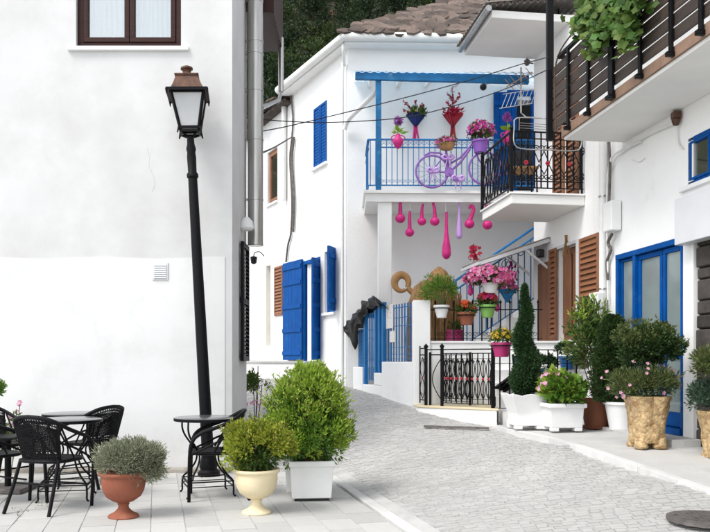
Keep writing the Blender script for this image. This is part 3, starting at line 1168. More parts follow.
    mb.add([b0, f2, back, ridge], [(0, 1, 2, 3)])
    mb.add([b0, ridge, Vector((hipb.x, hipb.y, EZ + .1)), Vector((1.2, 22, 8.6))], [(0, 1, 3, 2)])
    rf = mb.build('roof', 'roof_stone', t, recalc=False)
    ms = []
    for k in range(5):
        b = MB()
        n = 7
        pts = [(.17 * random.uniform(.7, 1.15) * math.cos(2 * math.pi * i / n), .15 * random.uniform(.7, 1.15) * math.sin(2 * math.pi * i / n), 0) for i in range(n)]
        b.prism(pts, (0, 0, .036))
        ms.append((b, b.mesh('roof_slate', 'roof_stone', None, True)))
    ex = (f2 - b0).normalized()
    ey = ((ridge + back) / 2 - (b0 + f2) / 2)
    ey = (ey - ex * ey.dot(ex)).normalized()
    ez = ex.cross(ey)
    ht = (ridge - b0).dot(ey)
    rx = (ridge - b0).dot(ex)
    count = 0
    j = 0
    v = .02
    rest = MB()
    while v < ht + .1:
        u = rx * v / ht + (.15 if j % 2 else 0)
        while u < 4.6:
            p = b0 + ex * u + ey * v + ez * (.03 + .05 * random.random())
            ppx = CX + F * p.x / p.y
            if ppx < 540:
                M4 = Matrix.Translation(p) @ Matrix((ex, ey, ez)).transposed().to_4x4() @ Matrix.Rotation(R(9) + random.uniform(-.12, .06), 4, 'X') @ Matrix.Rotation(random.uniform(-3, 3), 4, 'Z') @ Matrix.Rotation(random.uniform(-.11, .11), 4, 'Y')
                bb, me = random.choice(ms)
                if count < 300:
                    link_obj('roof_slate', me, rf, M4)
                else:
                    rest.add([M4 @ Vector(q) for q in bb.v], bb.f)
                count += 1
            u += random.uniform(.17, .28)
        v += .15
        j += 1
    rest.build('roof_slates', 'roof_stone', rf, kind='stuff')
    # ---- balcony slab and column
    by = 13.95
    bz1 = P(0, 190.5, by).z
    bz0 = P(0, 201.5, by).z
    bx0 = P(366, 0, by).x
    mb = MB()
    mb.hexa([(bx0, by, bz0), (4.4, by + .1, bz0), (4.4, 15.4, bz0), (bx0 - .02, 15.22, bz0), (bx0, by, bz1 - .05), (4.4, by + .1, bz1 - .05), (4.4, 15.4, bz1 - .05), (bx0 - .02, 15.22, bz1 - .05)])
    mb.hexa([(bx0 - .04, by - .05, bz1 - .05), (4.4, by + .05, bz1 - .05), (4.4, 15.4, bz1 - .05), (bx0 - .06, 15.22, bz1 - .05), (bx0 - .04, by - .05, bz1), (4.4, by + .05, bz1), (4.4, 15.4, bz1), (bx0 - .06, 15.22, bz1)])
    mb.build('balcony_slab', 'white_paint', t)
    mb = MB()
    cx0, cx1 = P(378, 0, by + .06).x, P(392, 0, by + .06).x
    mb.box2((cx0, by + .06, .7), (cx1, by + .31, bz0 + .01))
    mb.build('column', 'plaster', t, bevel=.015)
    # ---- blue lean-to porch roof
    zt = P(0, 70.5, by).z
    pl = P(354, 0, by).x
    pr = P(529, 0, by).x
    mb = MB()
    mb.beam((pl + .02, by - .02, zt - .10), (pr, by + .03, zt - .16), .08, .15)
    bm = mb.build('porch_beam', 'blue_light', t, bevel=.008)
    mb = MB()
    n = 60
    for i in range(n):
        x0 = pl + (pr + 1.2 - pl) * i / n
        x1 = pl + (pr + 1.2 - pl) * (i + 1) / n
        k = (zt - .06) - .03 * i / n
        a = .012 * (1 if i % 2 else -1)
        mb.hexa([(x0, by - .09, k + a), (x1, by - .09, k - a), (x1, 15.25, k + .32 - a), (x0, 15.25, k + .32 + a), (x0, by - .09, k + a + .012), (x1, by - .09, k - a + .012), (x1, 15.25, k + .332 - a), (x0, 15.25, k + .332 + a)])
    mb.build('porch_roof', 'porch_sheet', t)
    for xx in np.linspace(pl + .3, pr - .1, 6):
        mb = MB()
        mb.beam((xx, by + .0, zt - .06 - .07), (xx, 15.2, zt + .18), .06, .10)
        mb.build('rafter', 'white_paint', t)
    mb = MB()
    px0 = P(378.5, 0, by + .02).x
    mb.box2((px0 - .05, by - .01, bz1), (px0 + .05, by + .09, zt - .16))
    mb.build('porch_post', 'blue_light', t, bevel=.006)
    g = MB()
    e0 = Vector((pl + .42, by + .12, zt - .2))
    cbx = SW.pt(.02, 0, .12)
    g.tube(spline([e0 + Vector((0, 0, .05)), e0 + Vector((-.03, .05, -.12)), e0 + Vector((-.16, .2, -.22)), Vector((-.08, 14.95, zt - .52)), Vector((-.16, 15.06, zt - .60)), Vector((-.20, 15.10, zt - .72))], 6), .045, 10)
    g.build('porch_downpipe', 'pipe_white', t, smooth=60)
    # balcony door: blue boarded leaf, frame and dark opening
    mb = MB()
    za, zb_ = bz1, P(0, 92, 15.2).z
    FW.pbox(mb, ba0 + .16, ba0 + .26, za, zb_ - .05, -.06, .03)
    FW.pbox(mb, ba1 + .0, ba1 + .1, za, zb_ - .05, -.06, .03)
    FW.pbox(mb, ba0 + .16, ba1 + .1, zb_ - .05, zb_ + .06, -.06, .034)
    bd = mb.build('balcony_door', 'blue_paint', t, bevel=.005)
    hp = FW.pt(ba0 + .18, 0, .02)
    plank_leaf(FW.pt(ba0 - .12, 0, .05).xy, FW.u.xy, .46, za + .01, zb_, t, 'blue_paint', 4, (.1, .5, .9), 'door_leaf')
    # security lamp under the beam
    c = P(483, 86, 14.6)
    mb = MB()
    mb.box(c + Vector((0, 0, .16)), (.09, .07, .06))
    mb.tube([c + Vector((0, 0, .14)), c], .02)
    mb.ball(c + Vector((0, -.03, -.03)), .065, 12, 8)
    mb.build('porch_lamp', 'black_plastic', t, smooth=40)
    return bz0, bz1, by, bx0, zt
BZ0, BZ1, BY, BX0, PZT = blue_house()

def lane_houses():
    # house joined on uphill, with sagging stone eave
    e0 = SW.hit(292, 0)[0] + .01
    e1 = e0 + 4.6
    t = thing('lane_house', 'old white lane house with brown windows and broken stone eave', 'house', SW.pt(e0, 1.2))
    zt = 7.3
    w1a, w1b = SW.hit(277.5, 0)[0], SW.hit(267.5, 0)[0]
    z10, z11 = SW.hit(272, 203)[1], SW.hit(272, 150)[1]
    w2a, w2b = SW.hit(283.5, 0)[0], SW.hit(275, 0)[0]
    z20, z21 = SW.hit(279, 316)[1], SW.hit(279, 266)[1]
    d0, d1 = SW.hit(272, 0)[0], SW.hit(266, 0)[0]
    mb = MB()
    SW.wall(mb, e0, e1, .6, zt, [(w1a, w1b, z10, z11), (w2a, w2b, z20, z21), (d0 + .1, d1, 1.75, 3.75)], .3)
    mb.quad(SW.pt(e1, .6, -.3), SW.pt(e1, .6, -4), SW.pt(e1, zt, -4), SW.pt(e1, zt, -.3))
    mb.build('wall', 'plaster_old', t, recalc=False)
    window_unit(SW, w1a, w1b, z10, z11, t, 'shutter_orange', rec=.05, fr=.06, two=False, curtain=False, sill=.03)
    for (b0, b1) in ((w2a + .02, w2b - .02),):
        louvre_shutter(SW, b0, b1, z20 + .01, z21 - .01, .0, t, 'shutter_orange', 14)
    mb = MB()
    SW.pbox(mb, d0 + .1, d1, 1.72, 3.78, -.24, -.2)
    mb.build('door', 'cream_stone', t)
    c = SW.pt(SW.hit(264, 0)[0], SW.hit(264, 256)[1])
    mb = MB()
    mb.tube(spline([c, c + SW.n * .12 + Vector((0, 0, .10)), c + SW.n * .25 + Vector((0, 0, .06)), c + SW.n * .27 + Vector((0, 0, -.02))], 5), .012, 6)
    mb.lathe([(.03, .0), (.09, -.02), (.07, -.17), (.03, -.2)], c + SW.n * .27 + Vector((0, 0, -.02)), 8)
    mb.build('wall_lamp', 'black_iron', t)
    # eave of loose slates
    mb = MB()
    SW.pbox(mb, e0 + .02, e1, zt, zt + .06, -.5, .25)
    rf = mb.build('roof_edge', 'roof_stone', t)
    for i in range(60):
        a = random.uniform(e0, e1)
        off = random.uniform(-.3, .34)
        b = MB()
        n = 6
        pts = [(.2 * random.uniform(.7, 1.2) * math.cos(2 * math.pi * k / n), .17 * random.uniform(.7, 1.2) * math.sin(2 * math.pi * k / n), 0) for k in range(n)]
        b.prism(pts, (0, 0, .035))
        me = b.mesh('roof_slate', 'roof_stone', None, True)
        M4 = Matrix.Translation(SW.pt(a, zt + .08 + (.3 - off) * .35 + random.uniform(0, .06), off)) @ Matrix.Rotation(random.uniform(-.3, .3), 4, 'X') @ Matrix.Rotation(random.uniform(-.3, .3), 4, 'Y') @ Matrix.Rotation(random.uniform(0, 6), 4, 'Z')
        link_obj('roof_slate', me, rf, M4)
    mb = MB()
    mb.prism([SW.pt(e0, zt + .2, -.3), SW.pt(e1, zt + .2, -.3), SW.pt(e1, zt + 1.4, -3.4), SW.pt(e0, zt + 1.4, -3.4)], (0, 0, .08))
    mb.build('roof', 'roof_stone', t)
    # hanging cable bundle and meter pipe
    pth = [(291, 96), (293, 118), (292, 137), (290, 160), (292, 200), (291, 232), (288, 245), (286, 262)]
    mb = MB()
    mb.tube(spline([SW.at(x, y, .04) for x, y in pth], 6), .022, 6)
    mb.tube(spline([SW.at(x + 2, y, .05) for x, y in pth[2:6]], 6), .03, 6)
    mb.build('cable_bundle', 'manhole', t)
    mb = MB()
    mb.tube([SW.at(284, 95, .07), SW.at(284, 200, .07)], .06, 10)
    mb.build('downpipe', 'pipe_white', t, smooth=50)
    # doorstep ramp in front of the doors
    r = thing('entrance_steps', 'low white walled entrance platform below the blue door on the lane', 'steps', SW.pt(e0, 1.0, .6))
    mb = MB()
    a0, a1 = SW.hit(320, 0)[0], e1 - .5
    q = [SW.pt(a0, 0, .0), SW.pt(a0, 0, .30), SW.pt(a0 + .9, 0, 1.0), SW.pt(a1, 0, 1.1), SW.pt(a1, 0, 0)]
    mb.prism([Vector((p.x, p.y, .5)) for p in q], (0, 0, .84))
    mb.build('platform', 'plaster', r, bevel=.02)
    mb = MB()
    mb.prism([Vector((p.x, p.y, 1.342)) for p in (SW.pt(a0, 0, .012), SW.pt(a0, 0, .34), SW.pt(a0 + .9, 0, 1.04), SW.pt(a1, 0, 1.14), SW.pt(a1, 0, .012))], (0, 0, .035))
    mb.build('coping', 'concrete', r)
    # end of the lane
    t = thing('lane_end_house', 'plain white house closing the far end of the lane', 'house', (-4, 25, 1.5))
    EP = PL((-9, 25), (1, -.1))
    mb = MB()
    a0, a1 = EP.hit(251, 0)[0], EP.hit(258, 0)[0]
    EP.wall(mb, 0, 9, 1, 6.5, [(a0, a1, 2.6, 4.4)], .3)
    mb.build('wall', 'plaster_old', t, recalc=False)
    mb = MB()
    EP.pbox(mb, a0, a1, 2.6, 4.4, -.25, -.2)
    mb.build('door', 'brown_wood', t)
    mb = MB()
    mb.prism([EP.pt(-.2, 6.5, .3), EP.pt(9.2, 6.5, .3), EP.pt(9.2, 7.8, -3), EP.pt(-.2, 7.8, -3)], (0, 0, .12))
    mb.build('roof', 'roof_stone', t)
lane_houses()
# ================================================================== RIGHT-HAND HOUSES
def glazed_door(parent):
    a1, a0 = RW.hit(616.5, 0)[0], RW.hit(683, 0)[0]      # far, near
    z0, z1 = .594, 2.84
    mul = [RW.hit(634.5, 0)[0], RW.hit(660, 0)[0]]
    f = .07
    mb = MB()
    RW.pbox(mb, a0, a1, z1 - f, z1, -.12, .02)
    RW.pbox(mb, a0, a0 + .03, z0, z1 - f, -.12, .018)
    RW.pbox(mb, a1 - f, a1, z0, z1 - f, -.12, .018)
    m0 = mul[0]
    RW.pbox(mb, m0 - .032, m0 + .032, z0, z1 - f, -.12, .016)
    RW.pbox(mb, a0 + .03, a1 - f, z0 - .08, z0 + .0, -.16, .03)
    d = mb.build('glazed_door', 'blue_paint', parent, bevel=.006)
    secs = [(m0 + .032, a1 - f, .03), (mul[1] + .004, m0 - .032, .06), (a0 + .03, mul[1] - .004, .06)]
    for i, (b0, b1, s) in enumerate(secs):
        mb = MB()
        kb = .17
        c0, c1 = z0 + .01, z1 - f - .01
        RW.pbox(mb, b0 + .003, b1 - .003, c1 - s, c1, -.09, -.03)
        RW.pbox(mb, b0 + .003, b1 - .003, c0, c0 + kb, -.09, -.03)
        RW.pbox(mb, b0 + .003, b0 + s, c0 + kb, c1 - s, -.09, -.03)
        RW.pbox(mb, b1 - s, b1 - .003, c0 + kb, c1 - s, -.09, -.03)
        if i:
            RW.pbox(mb, b0 + s, b1 - s, c0 + .82, c0 + .90, -.085, -.035)
        mb.build('sash', 'blue_paint', d, bevel=.006)
        mb = MB()
        RW.pbox(mb, b0 + s - .004, b1 - s + .004, c0 + kb - .004, c1 - s + .004, -.065, -.058)
        mb.build('pane', 'door_pane', d)
        mb = MB()
        m = 14
        for k in range(m):
            x0, x1 = b0 + (b1 - b0) * k / m, b0 + (b1 - b0) * (k + 1) / m
            o1, o2 = -.078 + .006 * math.sin(k * 2.1), -.078 + .006 * math.sin((k + 1) * 2.1)
            mb.quad(RW.pt(x0, c0, o1), RW.pt(x1, c0, o2), RW.pt(x1, c1, o2), RW.pt(x0, c1, o1))
        mb.build('curtain', 'door_glass', d, smooth=60)
    mb = MB()
    p = RW.pt(mul[1] - .05, 1.6, -.01)
    mb.tube([p, p + Vector((0, 0, .14))], .012, 8)
    mb.build('handle', 'alu', d)
    return a0, a1

def shop_house():
    t = thing('shop_house', 'white house with blue glazed doors under the planked balcony', 'house', RW.pt(rs(8), .3))
    sN, sF = rs(3.2), rs(11.42)
    da1, da0 = RW.hit(616.5, 0)[0], RW.hit(683, 0)[0]
    ua0, ua1 = RW.hit(735, 0)[0], RW.hit(688, 0)[0]
    uz0 = RW.hit(688, 186)[1]
    uz1 = RW.hit(688, 139)[1]
    stF = RW.hit(693.5, 0)[0]
    mb = MB()
    RW.wall(mb, stF, sF, .2, 7.5, [(da0, da1, .50, 2.84), (ua0, ua1, uz0, uz1)] if ua0 > stF else [(da0, da1, .50, 2.84)], .3)
    zb = 2.95
    RW.wall(mb, sN, stF, zb, 7.5, [(ua0, min(ua1, stF - .0), uz0, uz1)], .3)
    # far gable end and roof closing
    mb.quad(RW.pt(sF, .2, -.3), RW.pt(sF, .2, -4), RW.pt(sF, 7.5, -4), RW.pt(sF, 7.5, -.3))
    mb.quad(RW.pt(sN, 7.5, -.3), RW.pt(sF, 7.5, -.3), RW.pt(sF, 7.5, -4), RW.pt(sN, 7.5, -4))
    mb.build('wall', 'plaster', t, recalc=False)
    glazed_door(t)
    mb = MB()
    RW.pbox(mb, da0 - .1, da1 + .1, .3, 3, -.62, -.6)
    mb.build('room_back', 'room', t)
    # upper window in blue frame
    window_unit(RW, ua0, ua1, uz0, uz1, t, 'blue_paint', rec=.0, fr=.045, two=True, curtain=False, sill=.12, sw=.03)
    # dark stone cladding beside the doors
    mb = MB()
    RW.pbox(mb, sN, stF - .02, .1, zb, -.30, -.06)
    cl = mb.build('stone_cladding', 'mortar', t)
    z = .22
    r = 0
    while z < zb - .05:
        h = random.choice((.16, .2, .24, .13))
        h = min(h, zb - .01 - z)
        a = stF - .03
        k = 0
        while a > rs(4.3):
            l = random.uniform(.16, .42)
            mb = MB()
            d = random.uniform(-.055, -.03)
            RW.pbox(mb, a - l + .008, a - .008, z + .008, z + h - .008, -.1, d + .03)
            mb.build('stone', 'dark_stone', cl, bevel=.012, seg=1)
            a -= l
            k += 1
        z += h
        r += 1
    # shutter box above the shop front
    b1 = RW.hit(674.3, 0, .16)[0]
    z1b = RW.hit(674.3, 199.5, .16)[1]
    z0b = RW.hit(674.3, 245.5, .16)[1]
    mb = MB()
    RW.pbox(mb, sN, b1, z0b, z1b, .003, .16)
    mb.build('shutter_box', 'panel_grey', t, bevel=.008)
    # ---------------- planked balcony
    OF = .85
    z0 = 4.33
    bF = rs(10.52)
    bN = rs(3.4)
    mb = MB()
    RW.pbox(mb, bN, bF, z0, z0 + .14, .002, OF)
    mb.build('balcony_slab', 'soffit', t, bevel=.01)
    mb = MB()
    RW.pbox(mb, bN, bF + .012, z0 + .04, z0 + .155, OF + .001, OF + .03)
    mb.build('balcony_fascia', 'fascia_brown', t)
    RZ0, RZ1 = z0 + .20, z0 + 1.10
    def col_rail(off, s0, s1):
        mb = MB()
        RW.pbox(mb, s0, s1, RZ1, RZ1 + .045, off - .02, off + .03)
        return mb
    rl = thing('balcony_railing', 'brown plank balcony railing with black posts, vine growing over it', 'railing', RW.pt(rs(8), z0 + .14, OF))
    mb = col_rail(OF + .045, bN, bF + .06)
    mb.build('top_rail', 'black_iron', rl, bevel=.004)
    # the end rail back to the wall
    mb = MB()
    RW.pbox(mb, bF + .02, bF + .06, RZ1, RZ1 + .045, .0, OF + .02)
    mb.build('end_rail', 'black_iron', rl, bevel=.004)
    mb = MB()
    RW.pbox(mb, bF + .03, bF + .055, z0 + .22, z0 + .25, .0, OF + .02)
    mb.build('end_rail', 'black_iron', rl, bevel=.004)
    n = 6
    ph = (RZ1 - RZ0 - .02) / n
    posts_px = [549.5, 568, 588, 611, 640, 671, 701]
    ps = [RW.hit(x, 0, OF + .06)[0] for x in posts_px]
    last = ps[-1] - .62
    ps += [last, last - .62, last - 1.24]
    for i, a in enumerate(ps):
        if i == 0:
            continue
        wd = .055 if i == 3 else .026
        mb = MB()
        RW.pbox(mb, a - wd, a + wd, z0 + .10, RZ1 if i else RZ1 + .02, OF + .045, OF + .075)
        if i:
            RW.pbox(mb, a - wd, a + wd, z0 + .055, z0 + .10, OF + .031, OF + .11)
            RW.pbox(mb, a - wd - .035, a - wd + .02, z0 + .06, z0 + .085, OF + .08, OF + .13)
        mb.build('post', 'black_iron', rl, bevel=.003)
    for i in range(len(ps) - 1):
        for k in range(n):
            mb = MB()
            zz = RZ0 + k * ph
            a0, a1 = ps[i + 1] + .004, ps[i] - .004
            RW.pbox(mb, a0, a1, zz + .012, zz + ph - .012, OF + .012, OF + .034)
            mb.build('plank', 'plank', rl, bevel=.003)
    # planks of the short end, facing up the lane
    # corner pole that carries the vine pergola
    cp = RW.pt(ps[0], 0, OF + .055)
    mb = MB()
    mb.box2((cp.x - .045, cp.y - .045, z0 + .09), (cp.x + .045, cp.y + .045, 7.6))
    pole = thing('pergola', 'black steel pole and beams carrying the vine over the balcony', 'pergola', (cp.x, cp.y, z0))
    mb.build('pole', 'black_iron', pole, bevel=.006)
    mb = MB()
    RW.pbox(mb, rs(5), bF + .3, 6.55, 6.62, OF + .02, OF + .08)
    RW.pbox(mb, bF + .0, bF + .06, 6.63, 6.70, 0, OF + .06)
    mb.build('beam', 'black_iron', pole)
    # lamp bracket under the soffit and cable along the wall
    c = RW.at(676, 117, .06)
    mb = MB()
    mb.box(c + Vector((0, 0, .02)), (.09, .11, .08))
    mb.lathe([(.035, -.0), (.055, -.04), (.03, -.10)], c, 10)
    mb.build('soffit_lamp', 'copper', t, bevel=.01)
    mb = MB()
    mb.tube(spline([RW.at(676, 124, .05), RW.at(677, 136, .03), RW.at(679, 145, .03), RW.at(683, 149, .02)], 5), .012, 6)
    mb.tube(spline([RW.at(676, 122, .06), RW.at(650, 134, .03), RW.at(628, 148, .03), RW.at(616, 158, .03), RW.at(609, 170, .03), RW.at(606, 182, .03)], 5), .016, 6)
    mb.tube(spline([RW.at(640, 142, .05), RW.at(620, 151, .05), RW.at(610, 162, .06), RW.at(607, 200, .05), RW.at(608, 300, .05)], 5), .014, 6)
    mb.tube(spline([RW.at(632, 160, .012), RW.at(639, 162, .012), RW.at(645, 158, .012)], 5), .006, 6)
    mb.build('wall_cable', 'pipe_white', t, smooth=60)
    # downpipe, meter boxes
    mb = MB()
    a, b = RW.at(603, 140, .07), RW.at(603, 330, .07)
    mb.tube([Vector((a.x, a.y, 4.6)), Vector((a.x, a.y, .45))], .055, 12)
    dp = mb.build('downpipe', 'pipe_white', t, smooth=50)
    for z in (3.7, 2.4, 1.4):
        mb = MB()
        mb.lathe([(.056, -.012), (.063, -.012), (.063, .012), (.056, .012)], (a.x, a.y, z), 14, cap=False)
        mb.build('clamp', 'steel', dp)
    s_, z_ = RW.hit(611, 205, .1)
    mb = MB()
    RW.pbox(mb, s_ - .13, s_ + .12, RW.hit(611, 234)[1], RW.hit(611, 205)[1], .01, .16)
    mb.build('meter_box', 'pot_white', t, bevel=.015)
    mb = MB()
    s_, z_ = RW.hit(601, 305, .1)
    RW.pbox(mb, s_ - .14, s_ + .14, RW.hit(601, 320)[1], RW.hit(601, 294)[1], .12, .22)
    mb.build('meter_box', 'pot_white', t, bevel=.015)
    mb = MB()
    mb.tube(spline([RW.at(612, 234, .08), RW.at(608, 243, .06), RW.at(611, 250, .05), RW.at(607, 262, .05), RW.at(608, 280, .05)], 5), .022, 6)
    mb.tube(spline([RW.at(609, 140, .06), RW.at(610, 170, .06), RW.at(609, 206, .06)], 5), .02, 6)
    mb.build('cable_loop', 'manhole', t)
shop_house()

# ---- wrought-iron helpers
_barcache = {}
def bar_mesh(h, r, mat, tip):
    key = (round(h, 3), r, mat, tip)
    if key not in _barcache:
        mb = MB()
        mb.box((0, 0, h / 2), (2 * r, 2 * r, h))
        if tip:
            mb.lathe([(r * 1.2, h), (r * 2.1, h + .012), (r * 1.6, h + .03), (.001, h + .07)], n=6)
        _barcache[key] = mb.mesh('bar', mat)
    return _barcache[key]

def scroll_pts(c, ux, r, turns=1.4, sgn=1, n=18, up=Vector((0, 0, 1))):
    out = []
    for i in range(n + 1):
        t = i / n
        a = sgn * turns * 2 * math.pi * t
        rr = r * (1 - .8 * t)
        out.append(c + ux * (rr * math.cos(a)) + up * (rr * math.sin(a)))
    return out

def railing(root, p0, p1, h, mat, nb, zb=.08, r=.007, rail=.035, tip=False, top_above=0.0, mid=None, posts=None, scrolls=0, barlow=None, handrail=None):
    p0, p1 = Vector(p0), Vector(p1)
    z = Vector((0, 0, 1))
    mb = MB()
    mb.beam(p0 + z * h, p1 + z * h, rail, rail * .6)
    mb.build('top_rail', handrail or mat, root, bevel=.003)
    mb = MB()
    mb.beam(p0 + z * zb, p1 + z * zb, rail * .7, rail * .4)
    mb.build('bottom_rail', mat, root)
    if mid:
        for m in mid:
            mb = MB()
            mb.beam(p0 + z * m, p1 + z * m, rail * .7, rail * .4)
            mb.build('middle_rail', mat, root)
    L = (p1 - p0)
    fl = math.atan2(L.y, L.x)
    for i in range(nb):
        q = p0 + L * ((i + .5) / nb)
        lo = zb if barlow is None else barlow
        link_obj('bar', bar_mesh(h - lo + top_above, r, mat, tip), root, Matrix.Translation(q + z * lo) @ Matrix.Rotation(fl, 4, 'Z'))
    if posts:
        for f, pr in posts:
            q = p0 + L * f
            mb = MB()
            mb.box(q + z * (h + .02) / 2, (pr * 2, pr * 2, h + .02))
            mb.ball(q + z * (h + .05), pr * 1.3, 8, 6)
            mb.build('post', mat, root)
    if scrolls:
        mb = MB()
        u = L.normalized()
        for i in range(nb):
            q = p0 + L * ((i + 1) / nb) if i < nb - 1 else p0 + L * .5
            for zz in ((h - .07, zb + .07) if scrolls == 1 else (zb + .07,)):
                s = .036
                mb.tube(scroll_pts(q + z * zz - u * .03, u, s, 1.2, 1, 12), .0034, 4)
                mb.tube(scroll_pts(q + z * zz + u * .03, -u, s, 1.2, 1, 12), .0034, 4)
        mb.build('scrollwork', mat, root, kind='stuff')

def lozenge_panel(root, p0, p1, zlo, zhi, n, mat, rosette=True, r=.006):
    """bent bars that meet in lozenges, red rosettes in the middle"""
    p0, p1 = Vector(p0), Vector(p1)
    L = p1 - p0
    u = L.normalized()
    w = L.length / n
    h = zhi - zlo
    b = MB()
    for sg in (-1, 1):
        pts = []
        for k in range(13):
            t = k / 12
            pts.append(Vector((sg * w * .42 * (abs(math.sin(t * math.pi * 2)) ** .8), 0, h * t)))
        b.tube(pts, r, 5)
    b.tube(scroll_pts(Vector((w * .2, 0, h - .05)), Vector((1, 0, 0)), w * .22, 1.2, 1, 10), r * .8, 4)
    b.tube(scroll_pts(Vector((-w * .2, 0, .06)), Vector((-1, 0, 0)), w * .22, 1.2, 1, 10), r * .8, 4)
    me = b.mesh('lozenge_bar', mat)
    f = MB()
    for k in range(6):
        a = k * math.pi / 3
        f.ball((.013 * math.cos(a), -.008, .013 * math.sin(a)), (.010, .006, .010), 6, 4)
    f.ball((0, -.012, 0), .008, 6, 4)
    fm = f.mesh('rosette', 'red_decor')
    ang = math.atan2(L.y, L.x)
    for i in range(n):
        q = p0 + L * ((i + .5) / n)
        M4 = Matrix.Translation(Vector((q.x, q.y, q.z + zlo))) @ Matrix.Rotation(ang, 4, 'Z')
        link_obj('lozenge_bar', me, root, M4)
        if rosette:
            M4 = Matrix.Translation(Vector((q.x, q.y, q.z + (zlo + zhi) / 2))) @ Matrix.Rotation(ang, 4, 'Z')
            link_obj('rosette', fm, root, M4)

# ---- farther right-hand house with the iron balcony
def iron_house():
    t = thing('iron_balcony_house', 'white house with brown louvred shutters behind the black iron balcony', 'house', RW.pt(rs(12.5), .5))
    s0, s1 = rs(11.425), rs(13.8)
    da1, da0 = RW.hit(557.5, 0)[0], RW.hit(577.5, 0)[0]
    dz0, dz1 = 1.72, 3.2
    mb = MB()
    RW.wall(mb, s0, s1, .2, 6.7, [(da0, da1, dz0, dz1)], .25)
    mb.quad(RW.pt(s1, .2, -.25), RW.pt(s1, .2, -4), RW.pt(s1, 6.7, -4), RW.pt(s1, 6.7, -.25))
    mb.build('wall', 'plaster', t, recalc=False)
    # brown door inside
    mb = MB()
    RW.pbox(mb, da0, da1, dz0, dz1, -.16, -.11)
    d = mb.build('door', 'brown_wood', t)
    w = (da1 - da0) / 3
    for k in range(2):
        mb = MB()
        RW.pbox(mb, da0 + .04 + k * 1.5 * w, da0 + .04 + k * 1.5 * w + 1.2 * w, dz0 + .1, dz1 - .1, -.108, -.07)
        mb.build('panel', 'shutter_orange', d, bevel=.02)
    mb = MB()
    RW.pbox(mb, da0 - .05, da0, dz0, dz1 + .05, -.02, .03)
    RW.pbox(mb, da1, da1 + .05, dz0, dz1 + .05, -.02, .03)
    RW.pbox(mb, da0, da1, dz1, dz1 + .05, -.02, .03)
    mb.build('door_frame', 'panel_grey', t)
    a1 = RW.hit(577.5, 0, .05)[0] - .05
    a0 = RW.hit(598, 0, .05)[0]
    louvre_shutter(RW, a0, a1, dz0, dz1 + .03, .02, t, 'shutter_orange', 17)
    a0 = RW.hit(557, 0, .05)[0] + .055
    louvre_shutter(RW, a0, a0 + .30, dz0, dz1 + .03, .02, t, 'shutter_orange', 17)
    # brown boarded door at the far end, under the canopy
    q0 = RW.at(552, 262, .12)
    q1 = RW.at(540, 262, .12)
    b0, b1 = RW.hit(552.5, 0, .02)[0], RW.hit(537, 0, .06)[0]
    for k in range(3):
        mb = MB()
        RW.pbox(mb, b0 + (b1 - b0) * k / 3 + .003, b0 + (b1 - b0) * (k + 1) / 3 - .003, 1.68, 3.05, .015, .05)
        mb.build('door_board', 'brown_wood', t, bevel=.006)
    # balcony door shutters above
    for (xa, xb) in ((553, 563.5), (566.5, 577.5)):
        a0, a1 = RW.hit(xb, 0, .03)[0], RW.hit(xa, 0, .03)[0]
        louvre_shutter(RW, a0, a1, 3.92, 5.9, .01, t, 'shutter_orange', 24)
    # balcony slab
    cn = Vector((2.3, 11.7, 0))
    off = RW.n.dot(cn - RW.o)
    sN, sF = rs(11.72), rs(13.15)
    mb = MB()
    RW.pbox(mb, sN, sF, 3.72, 3.86, .002, off)
    mb.build('balcony_slab', 'soffit', t, bevel=.01)
    mb = MB()
    RW.pbox(mb, sN - .03, sF + .03, 3.862, 3.89, .002, off + .03)
    mb.build('balcony_edge', 'white_paint', t, bevel=.006)
    # roof slab with gutter and corrugated edge
    zr = 6.70
    o2 = RW.n.dot(Vector((2.086, 12.28, 0)) - RW.o)
    rN, rF = rs(12.25), rs(13.75)
    mb = MB()
    RW.pbox(mb, rN, rF, zr, zr + .12, -3.5, o2)
    mb.build('roof_slab', 'soffit', t, bevel=.01)
    mb = MB()
    n = 28
    for i in range(n):
        sA = rN - .12 + (rF - rN + .2) * i / n
        sB = rN - .12 + (rF - rN + .2) * (i + 1) / n
        A, B = (.03, -.0) if i % 2 else (0, .03)
        k = .17
        mb.hexa([RW.pt(sA, zr + k + A, o2 + .12), RW.pt(sB, zr + k + B, o2 + .12), RW.pt(sB, zr + k + .25 + B, o2 - 1.6), RW.pt(sA, zr + k + .25 + A, o2 - 1.6),
                 RW.pt(sA, zr + k + A + .015, o2 + .12), RW.pt(sB, zr + k + B + .015, o2 + .12), RW.pt(sB, zr + k + .265 + B, o2 - 1.6), RW.pt(sA, zr + k + .265 + A, o2 - 1.6)])
    mb.build('corrugated_edge', 'corrugated', t)
    mb = MB()
    mb.tube([RW.pt(rN - .08, zr + .11, o2 + .07), RW.pt(rF, zr + .09, o2 + .07)], .05, 10)
    mb.build('gutter', 'steel', t, smooth=50)
    # curved tiles along the near edge of the slab
    for i in range(15):
        mb = MB()
        o_ = o2 - .02 - i * .11
        z_ = zr + .16 + .015 * i
        pr = []
        for k in range(7):
            a = math.pi * k / 6
            pr.append((math.cos(a) * .055, math.sin(a) * .045))
        vs = []
        for s_ in (rN - .06, rN + .5):
            for (dx, dz) in pr:
                vs.append(RW.pt(s_, z_ + dz + (.0 if s_ < rN else .03), o_ + dx))
            for (dx, dz) in pr:
                vs.append(RW.pt(s_, z_ + dz - .012, o_ + dx * .8))
        f = []
        for k in range(6):
            f += [(k, k + 1, 14 + k + 1, 14 + k), (7 + k, 7 + k + 1, 21 + k + 1, 21 + k), (k, k + 1, 7 + k + 1, 7 + k)]
        mb.add(vs, f)
        mb.build('roof_tile', 'corrugated', t, smooth=40)
